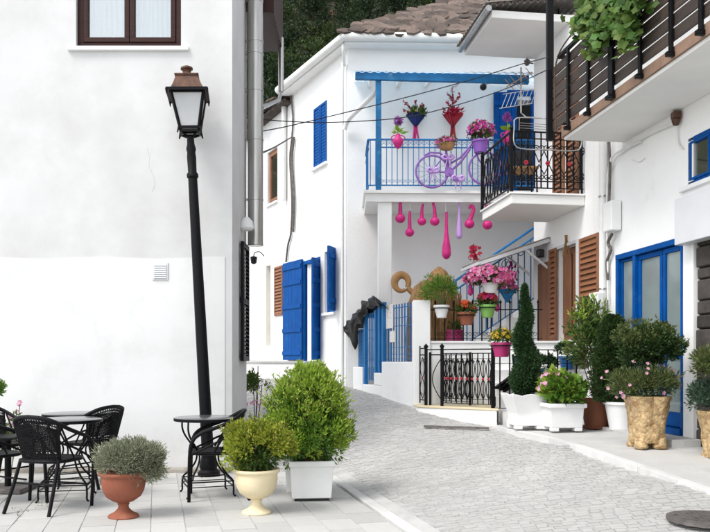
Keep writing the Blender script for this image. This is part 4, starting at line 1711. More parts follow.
    # roof terrace railing on top
    rl = thing('roof_railing', 'thin black iron railing on the roof terrace above the slab', 'railing', RW.pt(rN + .1, zr + .4, o2 - .2))
    for o_ in (o2 - .05, o2 - .62, o2 - 1.2):
        mb = MB()
        p = RW.pt(rN + .28, zr + .14, o_)
        mb.tube([p, p + Vector((0, 0, .95))], .014, 6)
        mb.build('post', 'black_iron', rl)
    for z_ in (zr + .62, zr + .85, zr + 1.08):
        mb = MB()
        mb.tube([RW.pt(rN + .28, z_, o2 - .05), RW.pt(rN + .28, z_, o2 - 1.3)], .010, 6)
        mb.build('rail', 'black_iron', rl)
    # canopy over the far door
    p = RW.pt(rs(13.05), 3.46, .01)
    cno = 1.23
    mb = MB()
    n = 14
    for i in range(n):
        a0, a1 = rs(13.05) + .075 * i, rs(13.05) + .075 * (i + 1)
        A, B = (.014, 0) if i % 2 else (0, .014)
        mb.hexa([RW.pt(a0, 3.44 + A, .01), RW.pt(a1, 3.44 + B, .01), RW.pt(a1, 3.03 + B, cno), RW.pt(a0, 3.03 + A, cno),
                 RW.pt(a0, 3.455 + A, .01), RW.pt(a1, 3.455 + B, .01), RW.pt(a1, 3.045 + B, cno), RW.pt(a0, 3.045 + A, cno)])
    cy = mb.build('canopy', 'corrugated', t)
    for a in (rs(13.07), rs(13.95)):
        mb = MB()
        mb.beam(RW.pt(a, 3.41, .01), RW.pt(a, 3.0, cno - .02), .035, .06)
        mb.beam(RW.pt(a, 2.92, .01), RW.pt(a, 3.25, .44), .03, .035)
        mb.build('bracket', 'panel_grey', cy)
    mb = MB()
    mb.beam(RW.pt(rs(13.05), 3.0, cno), RW.pt(rs(14.1), 3.0, cno), .03, .05)
    mb.build('edge_bar', 'panel_grey', cy)
    mb = MB()
    c = RW.pt(rs(13.2), 3.2, .12)
    mb.box(c, (.12, .12, .14))
    mb.build('canopy_lamp', 'black_plastic', cy, bevel=.02)
    # straw bunch and rusty stains of an old bracket on the wall
    mb = MB()
    c = RW.at(566, 244, .03)
    for k in range(16):
        a = random.uniform(-.06, .06)
        mb.tube([c + Vector((random.uniform(-.02, .02), 0, .14)), c + Vector((a * .4, -.03, .02)), c + Vector((a, -.02, -.14 - random.uniform(0, .08)))], .006, 4)
    o = mb.build('straw_bunch', 'straw', None, origin=c)
    tag(o, 'small dried straw bunch hanging on the wall above the brown shutters', 'ornament')
    return off, sN, sF
IOFF, ISN, ISF = iron_house()

def iron_balcony_rail():
    z = 3.892
    A, B, C = RW.pt(ISN + .0, z, .03), RW.pt(ISN + .0, z, IOFF), RW.pt(ISF, z, IOFF)
    t = thing('iron_railing', 'black wrought iron balcony railing with red rosettes and heart scrolls', 'railing', B)
    railing(t, A, B, .90, 'black_iron', 11, zb=.07, r=.009, rail=.034, mid=(.17, .80), posts=[(0.02, .012), (1, .022)])
    mb = MB()
    u = (B - A).normalized()
    Z = Vector((0, 0, 1))
    for f in (.06, .2, .34, .48, .62, .76, .9):
        c = A.lerp(B, f)
        mb.tube(scroll_pts(c + Z * .66 + u * .045, -u, .05, 1.3, 1, 14), .008, 5)
        mb.tube(scroll_pts(c + Z * .66 - u * .045, u, .05, 1.3, 1, 14), .008, 5)
        mb.tube([c + Z * .64 + u * .085, c + Z * .45], .008, 5)
        mb.tube([c + Z * .64 - u * .085, c + Z * .45], .008, 5)
        mb.tube(scroll_pts(c + Z * .24 + u * .04, -u, .045, 1.3, -1, 14), .008, 5)
        mb.tube(scroll_pts(c + Z * .24 - u * .04, u, .045, 1.3, -1, 14), .008, 5)
        mb.tube([c + Z * .27 + u * .08, c + Z * .42], .008, 5)
        mb.tube([c + Z * .27 - u * .08, c + Z * .42], .008, 5)
    mb.build('heart_scrolls', 'black_iron', t, kind='stuff')
    f = MB()
    for k in range(6):
        a = k * math.pi / 3
        f.ball((.022 * math.cos(a), -.01, .022 * math.sin(a)), (.016, .01, .016), 6, 4)
    fm = f.mesh('rosette', 'red_decor')
    for q in (.2, .5, .8):
        link_obj('rosette', fm, t, Matrix.Translation(A.lerp(B, q) + Z * .44))
    lozenge_panel(t, B, C, .09, .80, 10, 'black_iron', r=.009)
    railing(t, B, C, .90, 'black_iron', 8, zb=.07, r=.006, rail=.035, posts=[(1, .022)])
    # folding drying rack hung over the rail
    zt = z + .92
    mb = MB()
    n = u
    p = B + Vector((0, -.05, 0))
    a, b = p + Z * .93 - u * .03, A + Z * .93 + u * .05 + Vector((0, -.05, 0))
    loop = spline([a + Z * .12, a + Z * .02 , a + Z * -.22, a - u * .12 - Z * .30, (a + b) / 2 - Z * .30, b + u * .12 - Z * .30, b - Z * .22, b + Z * .05], 5)
    mb.tube(loop, .010, 8)
    back = Vector((.10, .5, 0))
    mb.tube(spline([a + Z * .12, a + Z * .16 - u * .1, (a + b) / 2 + Z * .16, b + Z * .14 + u * .1, b + Z * .05], 5), .009, 8)
    for k in range(3):
        mb.tube([a + Z * (.12 - k * .0) + back * (.25 * (k + 1)) - u * .08, b + Z * .10 + back * (.25 * (k + 1)) + u * .1], .005, 5)
    mb.tube([a + Z * .14 - u * .08, a + Z * .12 - u * .08 + back], .008, 6)
    mb.tube([b + Z * .12 + u * .1, b + Z * .10 + u * .1 + back], .008, 6)
    o = mb.build('drying_rack', 'steel', None, smooth=50, origin=B + Z * .9)
    tag(o, 'bare aluminium drying rack hooked over the iron balcony railing', 'drying rack')
    # chair on the balcony
    c = RW.pt(ISN + .55, z, .78)
    ch = thing('balcony_chair', 'dark folding chair with pale cushion inside the iron balcony', 'chair', c)
    for sx in (-1, 1):
        for sy in (-1, 1):
            mb = MB()
            mb.tube([c + Vector((sx * .19, sy * .18, 0)), c + Vector((sx * .18, sy * .17, .45 if sy < 0 else .82))], .013, 6)
            mb.build('leg', 'black_iron', ch)
    mb = MB()
    mb.box(c + Vector((0, 0, .46)), (.42, .42, .05))
    mb.build('seat', 'straw', ch, bevel=.015)
    mb = MB()
    mb.box(c + Vector((0, .17, .70)), (.40, .03, .22))
    mb.build('backrest', 'black_plastic', ch, bevel=.01)
    # aerial on the corner
    m = RW.pt(rs(13.78), 6.1, .12)
    an = thing('tv_aerial', 'metal television aerial with comb of thin rods on the house corner', 'aerial', RW.pt(rs(13.75), 5.2, .0))
    mb = MB()
    p = P(521, 96, 13.75)
    w_ = RW.pt(rs(13.7), p.z - .4, .02)
    mb.tube([w_, w_ + RW.n * .16, Vector((p.x, p.y, p.z - .3)), p + Z * .5], .014, 6)
    mb.build('mast', 'steel', an)
    mb = MB()
    for k in range(8):
        q = p + Vector((-.30 + .075 * k, -.02, -.10 + .012 * k))
        mb.tube([q + Vector((.05, 0, .13)), q + Vector((-.05, 0, -.13))], .006, 5)
    mb.tube([p + Vector((-.32, 0, .03)), p + Vector((.26, 0, .12))], .008, 5)
    mb.tube([p + Vector((-.38, 0, -.22)), p + Vector((.2, 0, -.13))], .008, 5)
    mb.build('rod_comb', 'alu', an)
    mb = MB()
    for k in range(5):
        q = p + Vector((-.2 + .09 * k, 0, .20 + .05 * k))
        mb.tube([q + Vector((-.10, -.1, .06)), q + Vector((.10, .1, -.06))], .006, 5)
    mb.tube([p + Vector((-.26, 0, .16)), p + Vector((.2, 0, .42))], .009, 5)
    mb.build('director_rods', 'gourd_tan', an)
iron_balcony_rail()

# ================================================================== YARD, STAIRS, FENCES
def yard():
    t = thing('yard', '', '', (2, 13.5, 1))
    for k in ('label', 'category'):
        del t[k]
    t['kind'] = 'structure'
    mb = MB()
    mb.prism([(1.22, 12.62, .2), (3.35, 12.5, .2), (3.2, 15.3, .2), (.2, 15.2, .2), (.28, 14.9, .2)], (0, 0, 1.18))
    mb.build('yard_floor', 'yard_paint', t)
yard()

def retaining_wall():
    t = thing('garden_wall', 'low white garden wall below the black spiked fence', 'wall', (2.2, 12.4, .5))
    mb = MB()
    mb.hexa([(.95, 12.36, .3), (3.36, 12.26, .3), (3.36, 12.50, .3), (.95, 12.60, .3), (.95, 12.36, 1.66), (3.36, 12.26, 1.66), (3.36, 12.5, 1.66), (.95, 12.6, 1.66)])
    mb.build('wall', 'plaster', t)
    mb = MB()
    mb.hexa([(1.18, 12.33, 1.662), (3.36, 12.23, 1.662), (3.36, 12.53, 1.662), (1.18, 12.63, 1.662), (1.18, 12.33, 1.70), (3.36, 12.23, 1.70), (3.36, 12.53, 1.70), (1.18, 12.63, 1.70)])
    mb.build('coping', 'white_paint', t, bevel=.01)
    mb = MB()
    mb.box2((.92, 12.30, .4), (1.19, 12.62, 2.345))
    p = mb.build('pillar', 'plaster', t, bevel=.012)
    # platform in front
    g = thing('gate_platform', 'low white step platform carrying the black iron gate', 'step', (1.6, 11.8, .5))
    A, B = P(421, 404, 12.05), P(497, 408.5, 11.22)
    zt = .70
    mb = MB()
    poly = [(A.x - .04, A.y, .2), (B.x, B.y, .2), (B.x + .12, 12.3, .2), (A.x - .1, 12.34, .2)]
    mb.prism(poly, (0, 0, zt - .2 - .03))
    mb.build('riser', 'plaster', g, bevel=.015)
    mb = MB()
    poly = [(A.x - .05, A.y - .02, zt - .029), (B.x + .02, B.y - .025, zt - .029), (B.x + .13, 12.3, zt - .029), (A.x - .11, 12.34, zt - .029)]
    mb.prism(poly, (0, 0, .03))
    mb.build('tread', 'cream_stone', g, bevel=.006)
    return A, B, zt
PA, PB, PZ = retaining_wall()

def black_gate():
    t = thing('iron_gate', 'black iron gate with lozenge bars and red rosettes on the white step', 'gate', (1.4, 11.6, PZ))
    Z = Vector((0, 0, 1))
    def fp(px):
        f = (px - 421) / (497 - 421)
        q = PA.lerp(PB, f) + Vector((0, .07, 0))
        q.x = (px - CX) / F * q.y
        q.z = PZ
        return q
    H = .88
    for px, r in ((426, .024), (442, .024), (493, .026)):
        q = fp(px)
        mb = MB()
        mb.box(q + Z * H / 2, (2 * r, 2 * r, H))
        mb.lathe([(r * .7, 0), (r * 1.4, .015), (r * 1.5, .035), (r * .6, .06), (.002, .075)], q + Z * H, 10)
        mb.build('post', 'black_iron', t, bevel=.003)
    for px, dy in ((430.5, .06), (475, .5)):
        q = fp(px) + Vector((0, dy, 0))
        mb = MB()
        mb.box(q + Z * .41, (.036, .036, .82))
        mb.build('post', 'black_iron', t)
    a, b = fp(443.5), fp(491.5)
    railing(t, a, b, .80, 'black_iron', 9, zb=.05, r=.006, rail=.022, mid=(.72, .12))
    lozenge_panel(t, a, b, .12, .72, 9, 'black_iron', r=.0065)
    # return leaf behind, standing open
    c = fp(475) + Vector((0, .5, 0))
    a2 = fp(444) + Vector((0, .40, 0))
    mb = MB()
    mb.tube([fp(430) + Z * .78, fp(442) + Z * .78], .010, 6)
    mb.tube([fp(426) + Z * .86, fp(493) + Z * .86], .009, 6)
    n = 16
    p0, p1 = fp(441), fp(431)
    mb.tube([p0 + (p1 - p0) * math.sin(math.pi * k / n) * .85 + Z * (.10 + .62 * k / n) for k in range(n + 1)], .008, 6)
    mb.build('bow_bar', 'black_iron', t)
    lozenge_panel(t, a2, c, .1, .72, 6, 'black_iron', r=.006)
    railing(t, a2, c, .78, 'black_iron', 5, zb=.06, r=.006, rail=.02)
    # left side panel against the wall
    l0, l1 = fp(420.5), fp(425)
    l0.y += .1
    lozenge_panel(t, l0, l1, .10, .74, 1, 'black_iron')
    mb = MB()
    for z in (.08, .78, .88):
        mb.tube([l0 + Z * z, l1 + Z * z], .009, 6)
    mb.tube([l0 + Z * .03, l0 + Z * .92], .010, 6)
    mb.build('side_rail', 'black_iron', t)
    # fence running on to the right along the steps
    t2 = thing('step_fence', 'plain black iron fence beside the garden steps behind the planters', 'fence', fp(500))
    s0 = fp(495)
    s1 = Vector((3.35, 11.55, PZ))
    s0.z = PZ - .1
    s1.z = PZ - .1
    railing(t2, s0, s1, .95, 'black_iron', 9, zb=.1, r=.008, rail=.024, mid=(.75,))
    mb = MB()
    for k in range(3):
        q0 = P(496 + k * 4, 388 + k * 1.5, 11.5)
        q1 = P(517 + k * 3, 372 + k * 3, 11.9)
        mb.beam(q0, q1, .05, .035)
    mb.build('stair_rail', 'black_iron', t2)
black_gate()

def spiked_fence():
    A, B = Vector((1.21, 12.47, 1.70)), Vector((2.98, 12.38, 1.70))
    t = thing('spiked_fence', 'black iron fence with spear tips and hanging flower pots', 'fence', (A + B) / 2)
    railing(t, A, B, .50, 'black_iron', 12, zb=.04, r=.010, rail=.026, tip=True, top_above=.10, scrolls=2, barlow=.0)
    return A, B
SA, SB = spiked_fence()

def steps_right():
    t = thing('garden_steps', 'white garden steps rising beside the iron gate to the yard', 'steps', (2.5, 11.8, .5))
    for k in range(5):
        y0 = 11.35 + k * .19
        mb = MB()
        mb.box2((2.12 if k else 2.15, y0, .3), (3.42 - .02 * k, 12.27 - .004 * k, .66 + k * .2))
        mb.build('step', 'plaster', t, bevel=.012)
steps_right()

# ---- blue fence and gate
BF = PL((.93, 12.5), (-.98, 2.5))
def blue_fence():
    L = math.hypot(.98, 2.5)
    t = thing('fence_wall', 'white base wall under the blue railing beside the lane', 'wall', BF.pt(L / 2, .7))
    g0, g1 = BF.hit(381.5, 0)[0], BF.hit(362, 0)[0]
    m0 = BF.hit(373.5, 0)[0]
    mb = MB()
    BF.pbox(mb, -.02, g0, .3, 1.37, -.25, 0)
    BF.pbox(mb, g0, g1, .3, .95, -.25, -.005)
    BF.pbox(mb, g1, L - .02, .3, 1.27, -.25, 0)
    BF.pbox(mb, g0, m0, .95, 1.17, -.25, -.002)
    mb.build('wall', 'plaster', t, bevel=.015)
    f = thing('blue_fence', 'bright blue iron fence on the white base wall beside the pillar', 'fence', BF.pt(0, 1.37, -.1))
    railing(f, BF.pt(.02, 1.36, -.1), BF.pt(g0 - .02, 1.36, -.1), .93, 'blue_rail', 11, zb=.06, r=.009, rail=.024, mid=(.14, .26, .62, .76), top_above=.06, barlow=.0)
    f2 = thing('blue_fence', 'short low blue iron fence between the gate and the house corner', 'fence', BF.pt(g1, 1.27, -.1))
    railing(f2, BF.pt(g1 + .03, 1.26, -.1), BF.pt(L - .06, 1.26, -.1), .68, 'blue_rail', 6, zb=.06, r=.009, rail=.03, mid=(.2, .45), top_above=.05, barlow=.0)
    gt = thing('blue_gate', 'tall blue iron garden gate with a black bag draped over it', 'gate', BF.pt((g0 + g1) / 2, .95))
    for a, z0, z1 in ((g1 - .03, .93, 2.35), (m0 + .02, .955, 2.30), (g0 + .04, 1.17, 2.42), (g0 + .20, 1.17, 2.40)):
        mb = MB()
        BF.pbox(mb, a - .035, a + .035, z0, z1, -.10, -.03)
        mb.build('post', 'blue_rail', gt, bevel=.005)
    for (a0, a1, z0, z1, n) in ((m0 + .06, g1 - .07, 1.0, 2.25, 5), (g0 + .24, m0 - .02, 1.2, 2.3, 3)):
        railing(gt, BF.pt(a0, z0, -.065), BF.pt(a1, z0, -.065), z1 - z0, 'blue_rail', n, zb=.03, r=.009, rail=.024, mid=(.25, .4, .8, .95))
    mb = MB()
    c0, c1 = BF.pt(g1 - .05, 2.34, -.065), BF.pt(m0, 2.32, -.065)
    mb.tube([c0.lerp(c1, k / 12) + Vector((0, 0, .16 * math.sin(math.pi * k / 12))) for k in range(13)], .015, 6)
    for k in (3, 6, 9):
        q = c0.lerp(c1, k / 12)
        mb.tube([q, q + Vector((0, 0, .16 * math.sin(math.pi * k / 12) + .07))], .010, 6)
    mb.build('arch', 'blue_rail', gt)
    # black rubbish bag over the gate
    bm_ = MB()
    top = [(386, 306, .06), (381, 301, .10), (376, 299.5, .12), (371, 302, .16), (366, 306, .22), (361, 311, .34), (357, 316, .52), (353, 321, .30), (349.5, 328, .12)]
    nu, nv = 44, 22
    ks = np.linspace(0, 1, len(top))
    rows = []
    pts = [None] * 4
    for i in range(nu + 1):
        f = i / nu
        px, py, hang = (float(np.interp(f, ks, [q[k] for q in top])) for k in range(3))
        hang *= 1 + .22 * math.sin(i * .62)
        base = BF.at(px, py, -.03)
        for j in range(nv + 1):
            v = j / nv                                   # 0 front hem .. 0.6 crest .. 1 back hem
            if v < .6:
                k = v / .6
                z, o_ = -hang * (1 - k) + .04 * math.sin(k * math.pi / 2), .055 + .05 * math.sin(math.pi * k)
            else:
                k = (v - .6) / .4
                z, o_ = .04 - .22 * k, .05 - .20 * k
            wr = .028 * math.sin(i * .55 + j * .25) + .02 * math.sin(i * .95 - j * .45) + .012 * math.sin(j * .9 + i * .4) + random.uniform(-.003, .003)
            p = base + BF.n * (o_ + wr) + Vector((0, 0, z + wr * .8))
            rows.append(p)
    m = nv + 1
    bm_.add(rows, [(i * m + j, (i + 1) * m + j, (i + 1) * m + j + 1, i * m + j + 1) for i in range(nu) for j in range(nv)])
    pts[3] = BF.at(366, 306, -.03)
    o = bm_.build('rubbish_bag', 'black_plastic', None, smooth=180, origin=pts[3])
    sm = o.modifiers.new('thickness', 'SOLIDIFY')
    sm.thickness = .004
    tag(o, 'crumpled black plastic bag slung over the top of the blue gate', 'bag')
    # paper notice and small tag on the fence
    for (x0, y0, x1, y1, lab) in ((385.5, 305, 392.5, 328, 'white paper notice with red print tied to the blue fence'), (389, 331, 394, 342, 'small white tag hanging on the blue fence below the notice')):
        mb = MB()
        a1, z1 = BF.hit(x0, y0, -.07)
        a0, z0 = BF.hit(x1, y1, -.07)
        BF.pbox(mb, a0, a1, z0, z1, -.086, -.08)
        o = mb.build('notice', 'paper', None, origin=BF.pt((a0 + a1) / 2, z0, -.08))
        tag(o, lab, 'notice')
blue_fence()

# ---- outside stair with blue railing
def stair():
    t = thing('outside_stair', 'white outside stair with blue handrail climbing to the flower balcony', 'stair', (1.8, 14.2, 1.38))
    y0, y1 = 14.05, 15.0
    x0 = P(455, 0, y0).x
    n = 14
    dx, dz = .235, .158
    for k in range(n):
        mb = MB()
        xs = x0 + .05 + k * dx
        if xs > 4.3:
            break
        mb.box2((xs, y0 + .05, 1.36 if k < 5 else 1.36 + (k - 5) * dz), (xs + dx + (.0 if k < n - 1 else .3), y1, 1.38 + (k + 1) * dz))
        mb.build('step', 'plaster', t, bevel=.008)
    rl = thing('stair_railing', 'blue iron stair railing with slanting handrails and scrolls', 'railing', (x0, y0, 1.38))
    s = dz / dx
    def rp(d, h):
        return Vector((x0 + d, y0, 1.38 + .08 + d * s + h))
    D1 = 3.0
    zt = P(0, 281, y0).z - 1.46
    for h, r in ((zt, .022), (zt - .17, .016), (.1, .010)):
        mb = MB()
        mb.tube([rp(0, h), rp(D1, h)], r, 6)
        mb.build('handrail' if r > .02 else 'rail', 'blue_rail', rl)
    k = 0
    d = .1
    while d < D1:
        mb = MB()
        a, b = rp(d, .1), rp(d, zt - .17)
        mb.tube([a, b], .011, 5)
        mb.build('bar', 'blue_rail', rl)
        d += .115
    mb = MB()
    mb.box2((x0 - .03, y0 - .03, 1.38), (x0 + .03, y0 + .03, 1.46 + zt))
    mb.build('post', 'blue_rail', rl)
    mb = MB()
    for i in range(9):
        c = rp(.3 + i * .3, zt - .30)
        mb.tube(scroll_pts(c, Vector((1, 0, .3)).normalized(), .09, 1.2, 1, 14), .008, 5)
    mb.build('scrollwork', 'blue_rail', rl, kind='stuff')
stair()
# ================================================================== FLOWER BALCONY
def flower_balcony():
    Z = Vector((0, 0, 1))
    y = BY + .03
    t = thing('blue_railing', 'slim blue balcony railing with scrolls holding a lilac bicycle', 'railing', (1, y, BZ1))
    c0 = Vector((P(378.5, 0, y).x, y, BZ1))
    c1 = Vector((P(540, 0, y).x, y + .05, BZ1))
    l0 = Vector((BX0 + .03, y + .02, BZ1))
    railing(t, c0, c1, .92, 'blue_rail', 30, zb=.10, r=.007, rail=.045, mid=(.78,), scrolls=1)
    b0 = Vector((P(367.5, 0, 14.6).x, 15.1, BZ1))
    railing(t, Vector((BX0 + .04, y + .05, BZ1)), Vector((BX0 + .02, 15.1, BZ1)), .92, 'blue_rail', 8, zb=.10, r=.008, rail=.045, mid=(.78,), scrolls=1)
    railing(t, l0, c0, .92, 'blue_rail', 2, zb=.10, r=.008, rail=.045)
flower_balcony()

def bicycle():
    y = BY - .07
    def q(px, py, dy=0.0):
        return P(px, py, y + dy)
    t = thing('bicycle', 'lilac painted bicycle hung on the blue balcony railing, decked with flowers', 'bicycle', q(450, 186))
    wc = [q(432, 171.5), q(485, 168.5)]
    r = .285
    for c in wc:
        mb = MB()
        mb.tube([c + Vector((r * math.cos(a), 0, r * math.sin(a))) for a in np.linspace(0, 2 * math.pi, 40, endpoint=False)], .020, 8, closed=True)
        wh = mb.build('wheel', 'bike', t, smooth=60)
        mb = MB()
        for k in range(14):
            a = k * 2 * math.pi / 14
            mb.tube([c + Vector((.02 * math.cos(a + .6), .015 * (-1) ** k, .02 * math.sin(a + .6))), c + Vector((r * math.cos(a), 0, r * math.sin(a)))], .0028, 4)
        mb.tube([c + Vector((0, -.05, 0)), c + Vector((0, .05, 0))], .022, 8)
        mb.build('spokes', 'bike', wh)
    bb, st, ht, hb = q(449, 172.5), q(446, 150), q(472, 141), q(470, 148)
    mb = MB()
    mb.tube([bb, st], .020, 8)
    mb.tube([bb, q(460, 163), q(470, 149)], .022, 8)
    mb.tube([q(448, 165), q(460, 158), q(472, 144)], .018, 8)
    mb.tube([bb, wc[0]], .014, 8)
    mb.tube([st + Vector((0, 0, -.05)), wc[0]], .012, 8)
    mb.tube([ht, q(475, 150), q(479, 160), wc[1]], .016, 8)
    mb.build('frame', 'bike', t, smooth=60)
    mb = MB()
    mb.tube(spline([q(468, 133, -.2), q(470, 131, -.12), q(472, 134), q(470, 131, .12), q(468, 133, .2)], 5), .014, 8)
    mb.tube([ht, q(471.5, 134)], .014, 8)
    mb.build('handlebar', 'bike', t, smooth=60)
    mb = MB()
    c = st + Vector((-.03, 0, .06))
    mb.ball(c, (.15, .09, .045), 14, 8)
    mb.tube([st, c], .014, 8)
    mb.build('saddle', 'bike', t, smooth=70)
    mb = MB()
    a = q(449, 172.5, -.05)
    mb.lathe([(.085, -.006), (.085, .006)], bb + Vector((0, -.035, 0)), 20, M=Matrix.Rotation(R(90), 3, 'X'))
    mb.tube([a, a + Vector((.10, -.02, -.12))], .012, 6)
    mb.box(a + Vector((.11, -.05, -.13)), (.09, .06, .025))
    mb.build('crank', 'bike', t, smooth=50)
    mb = MB()
    mb.tube([q(424, 156), q(430, 152.5), q(440, 153), q(446, 158)], .018, 6)
    mb.build('rear_mudguard', 'bike', t)
    # lilac bows tied on wheel and frame
    for nm, (px, py, s) in {'a': (433, 171, 1), 'b': (458, 179, 1.1), 'c': (448, 158, 1)}.items():
        mb = MB()
        c = q(px, py, -.05)
        for sx in (-1, 1):
            mb.tube(spline([c, c + Vector((sx * .06, -.02, .05)) * s, c + Vector((sx * .10, -.02, .01)) * s, c + Vector((sx * .05, -.02, -.03)) * s, c], 4), [.008] + [.022] * 15 + [.008], 6)
            mb.tube(spline([c, c + Vector((sx * .03, -.01, -.08)) * s, c + Vector((sx * .05, 0, -.17)) * s], 4), .013, 5)
        mb.build('bow', 'lilac', t, smooth=60)
    return y
bicycle()

def pot_lathe(c, r0, r1, h, rim=.015, n=24, wall=.012):
    return [(r0 * .9, 0), (r0, .005), (r1, h - .035), (r1 + rim, h - .034), (r1 + rim, h), (r1 - wall, h), (r1 - wall - .004, h - .025)]

def potted(name, label, cat, c, r0, r1, h, potmat, rim=.015, group=None, bracket=None, hoop=None):
    t = thing(name, label, cat, c, 0, group)
    mb = MB()
    pr = pot_lathe(c, r0, r1, h, rim)
    mb.lathe(pr, c, 28)
    mb.build('pot', potmat, t, smooth=40)
    mb = MB()
    mb.lathe([(r1 - .02, h - .05), (r1 - .013, h - .022), (.01, h - .012)], c, 20)
    mb.build('soil', 'soil', t)
    if bracket is not None:                      # iron hoop that hangs the pot on a fence
        mb = MB()
        z = c.z + h - .05
        rr = r1 + .012
        mb.tube([(c.x + rr * math.cos(a), c.y + rr * math.sin(a), z) for a in np.linspace(0, 2 * math.pi, 24, endpoint=False)], .006, 6, closed=True)
        for sx in (-1, 1):
            mb.tube([(c.x + sx * rr * .6, c.y + rr * .8, z), (c.x + sx * rr * .5, bracket, z)], .006, 6)
        mb.build('hoop', 'black_iron', t)
    return t

def tuft(t, c, r, n, L, W, mat, name='foliage', cl=30, cr=.06, shell=.3, up=.4, bottom=-.3):
    p, d = crown(c, r, cl, n, cr, shell, up, bottom)
    return leaves(name, mat, t, p, d, L, W)

def blossom(t, c, r, n, size, mat, name='blossoms', top=-.2):
    d = norm(RNG.normal(size=(n * 4, 3)))
    d = d[d[:, 2] > top][:n]
    p = np.array(c) + d * np.array(r) * RNG.uniform(.85, 1.12, (len(d), 1))
    return flowers(name, mat, t, p, d + RNG.normal(size=d.shape) * .35 + np.array([0, -.35, .2]), size)

def shoots(t, c, r, n, L, leaf, w, mat, name='stray_shoots', low=-.2):
    """single long shoots that break the outline of a crown"""
    P_, D_ = [], []
    mb = MB()
    for k in range(n):
        d = RNG.normal(size=3)
        d /= np.linalg.norm(d)
        if d[2] < low:
            d[2] = abs(d[2])
        a = np.array(c) + d * np.array(r) * .85
        g_ = d * .6 + np.array([0, 0, .7]) + RNG.normal(size=3) * .25
        g_ /= np.linalg.norm(g_)
        l = L * random.uniform(.5, 1.3)
        b = a + g_ * l
        mb.tube([Vector(a), Vector(b)], [.004, .002], 4)
        for q in np.linspace(.1, 1, 16):
            P_.append(a + (b - a) * q)
            D_.append(g_ * .8 + RNG.normal(size=3) * .7)
    o = leaves(name, mat, t, np.array(P_), np.array(D_), leaf, w, kind='stuff')
    mb.build('twigs', 'bark', t, kind='stuff')
    return o

def stems(t, c0, c, r, n, rad, mat='bark', name='stems'):
    mb = MB()
    for k in range(n):
        d = Vector(norm(RNG.normal(size=(1, 3)))[0])
        e = Vector(c) + Vector((d.x * r[0] * .7, d.y * r[1] * .7, abs(d.z) * r[2] * .6))
        b = Vector(c0) + Vector((d.x * .03, d.y * .03, 0))
        mb.tube([b, b.lerp(e, .5) + Vector((random.uniform(-.02, .02), random.uniform(-.02, .02), .03)), e], [rad, rad * .7, rad * .3], 5)
    return mb.build(name, mat, t)

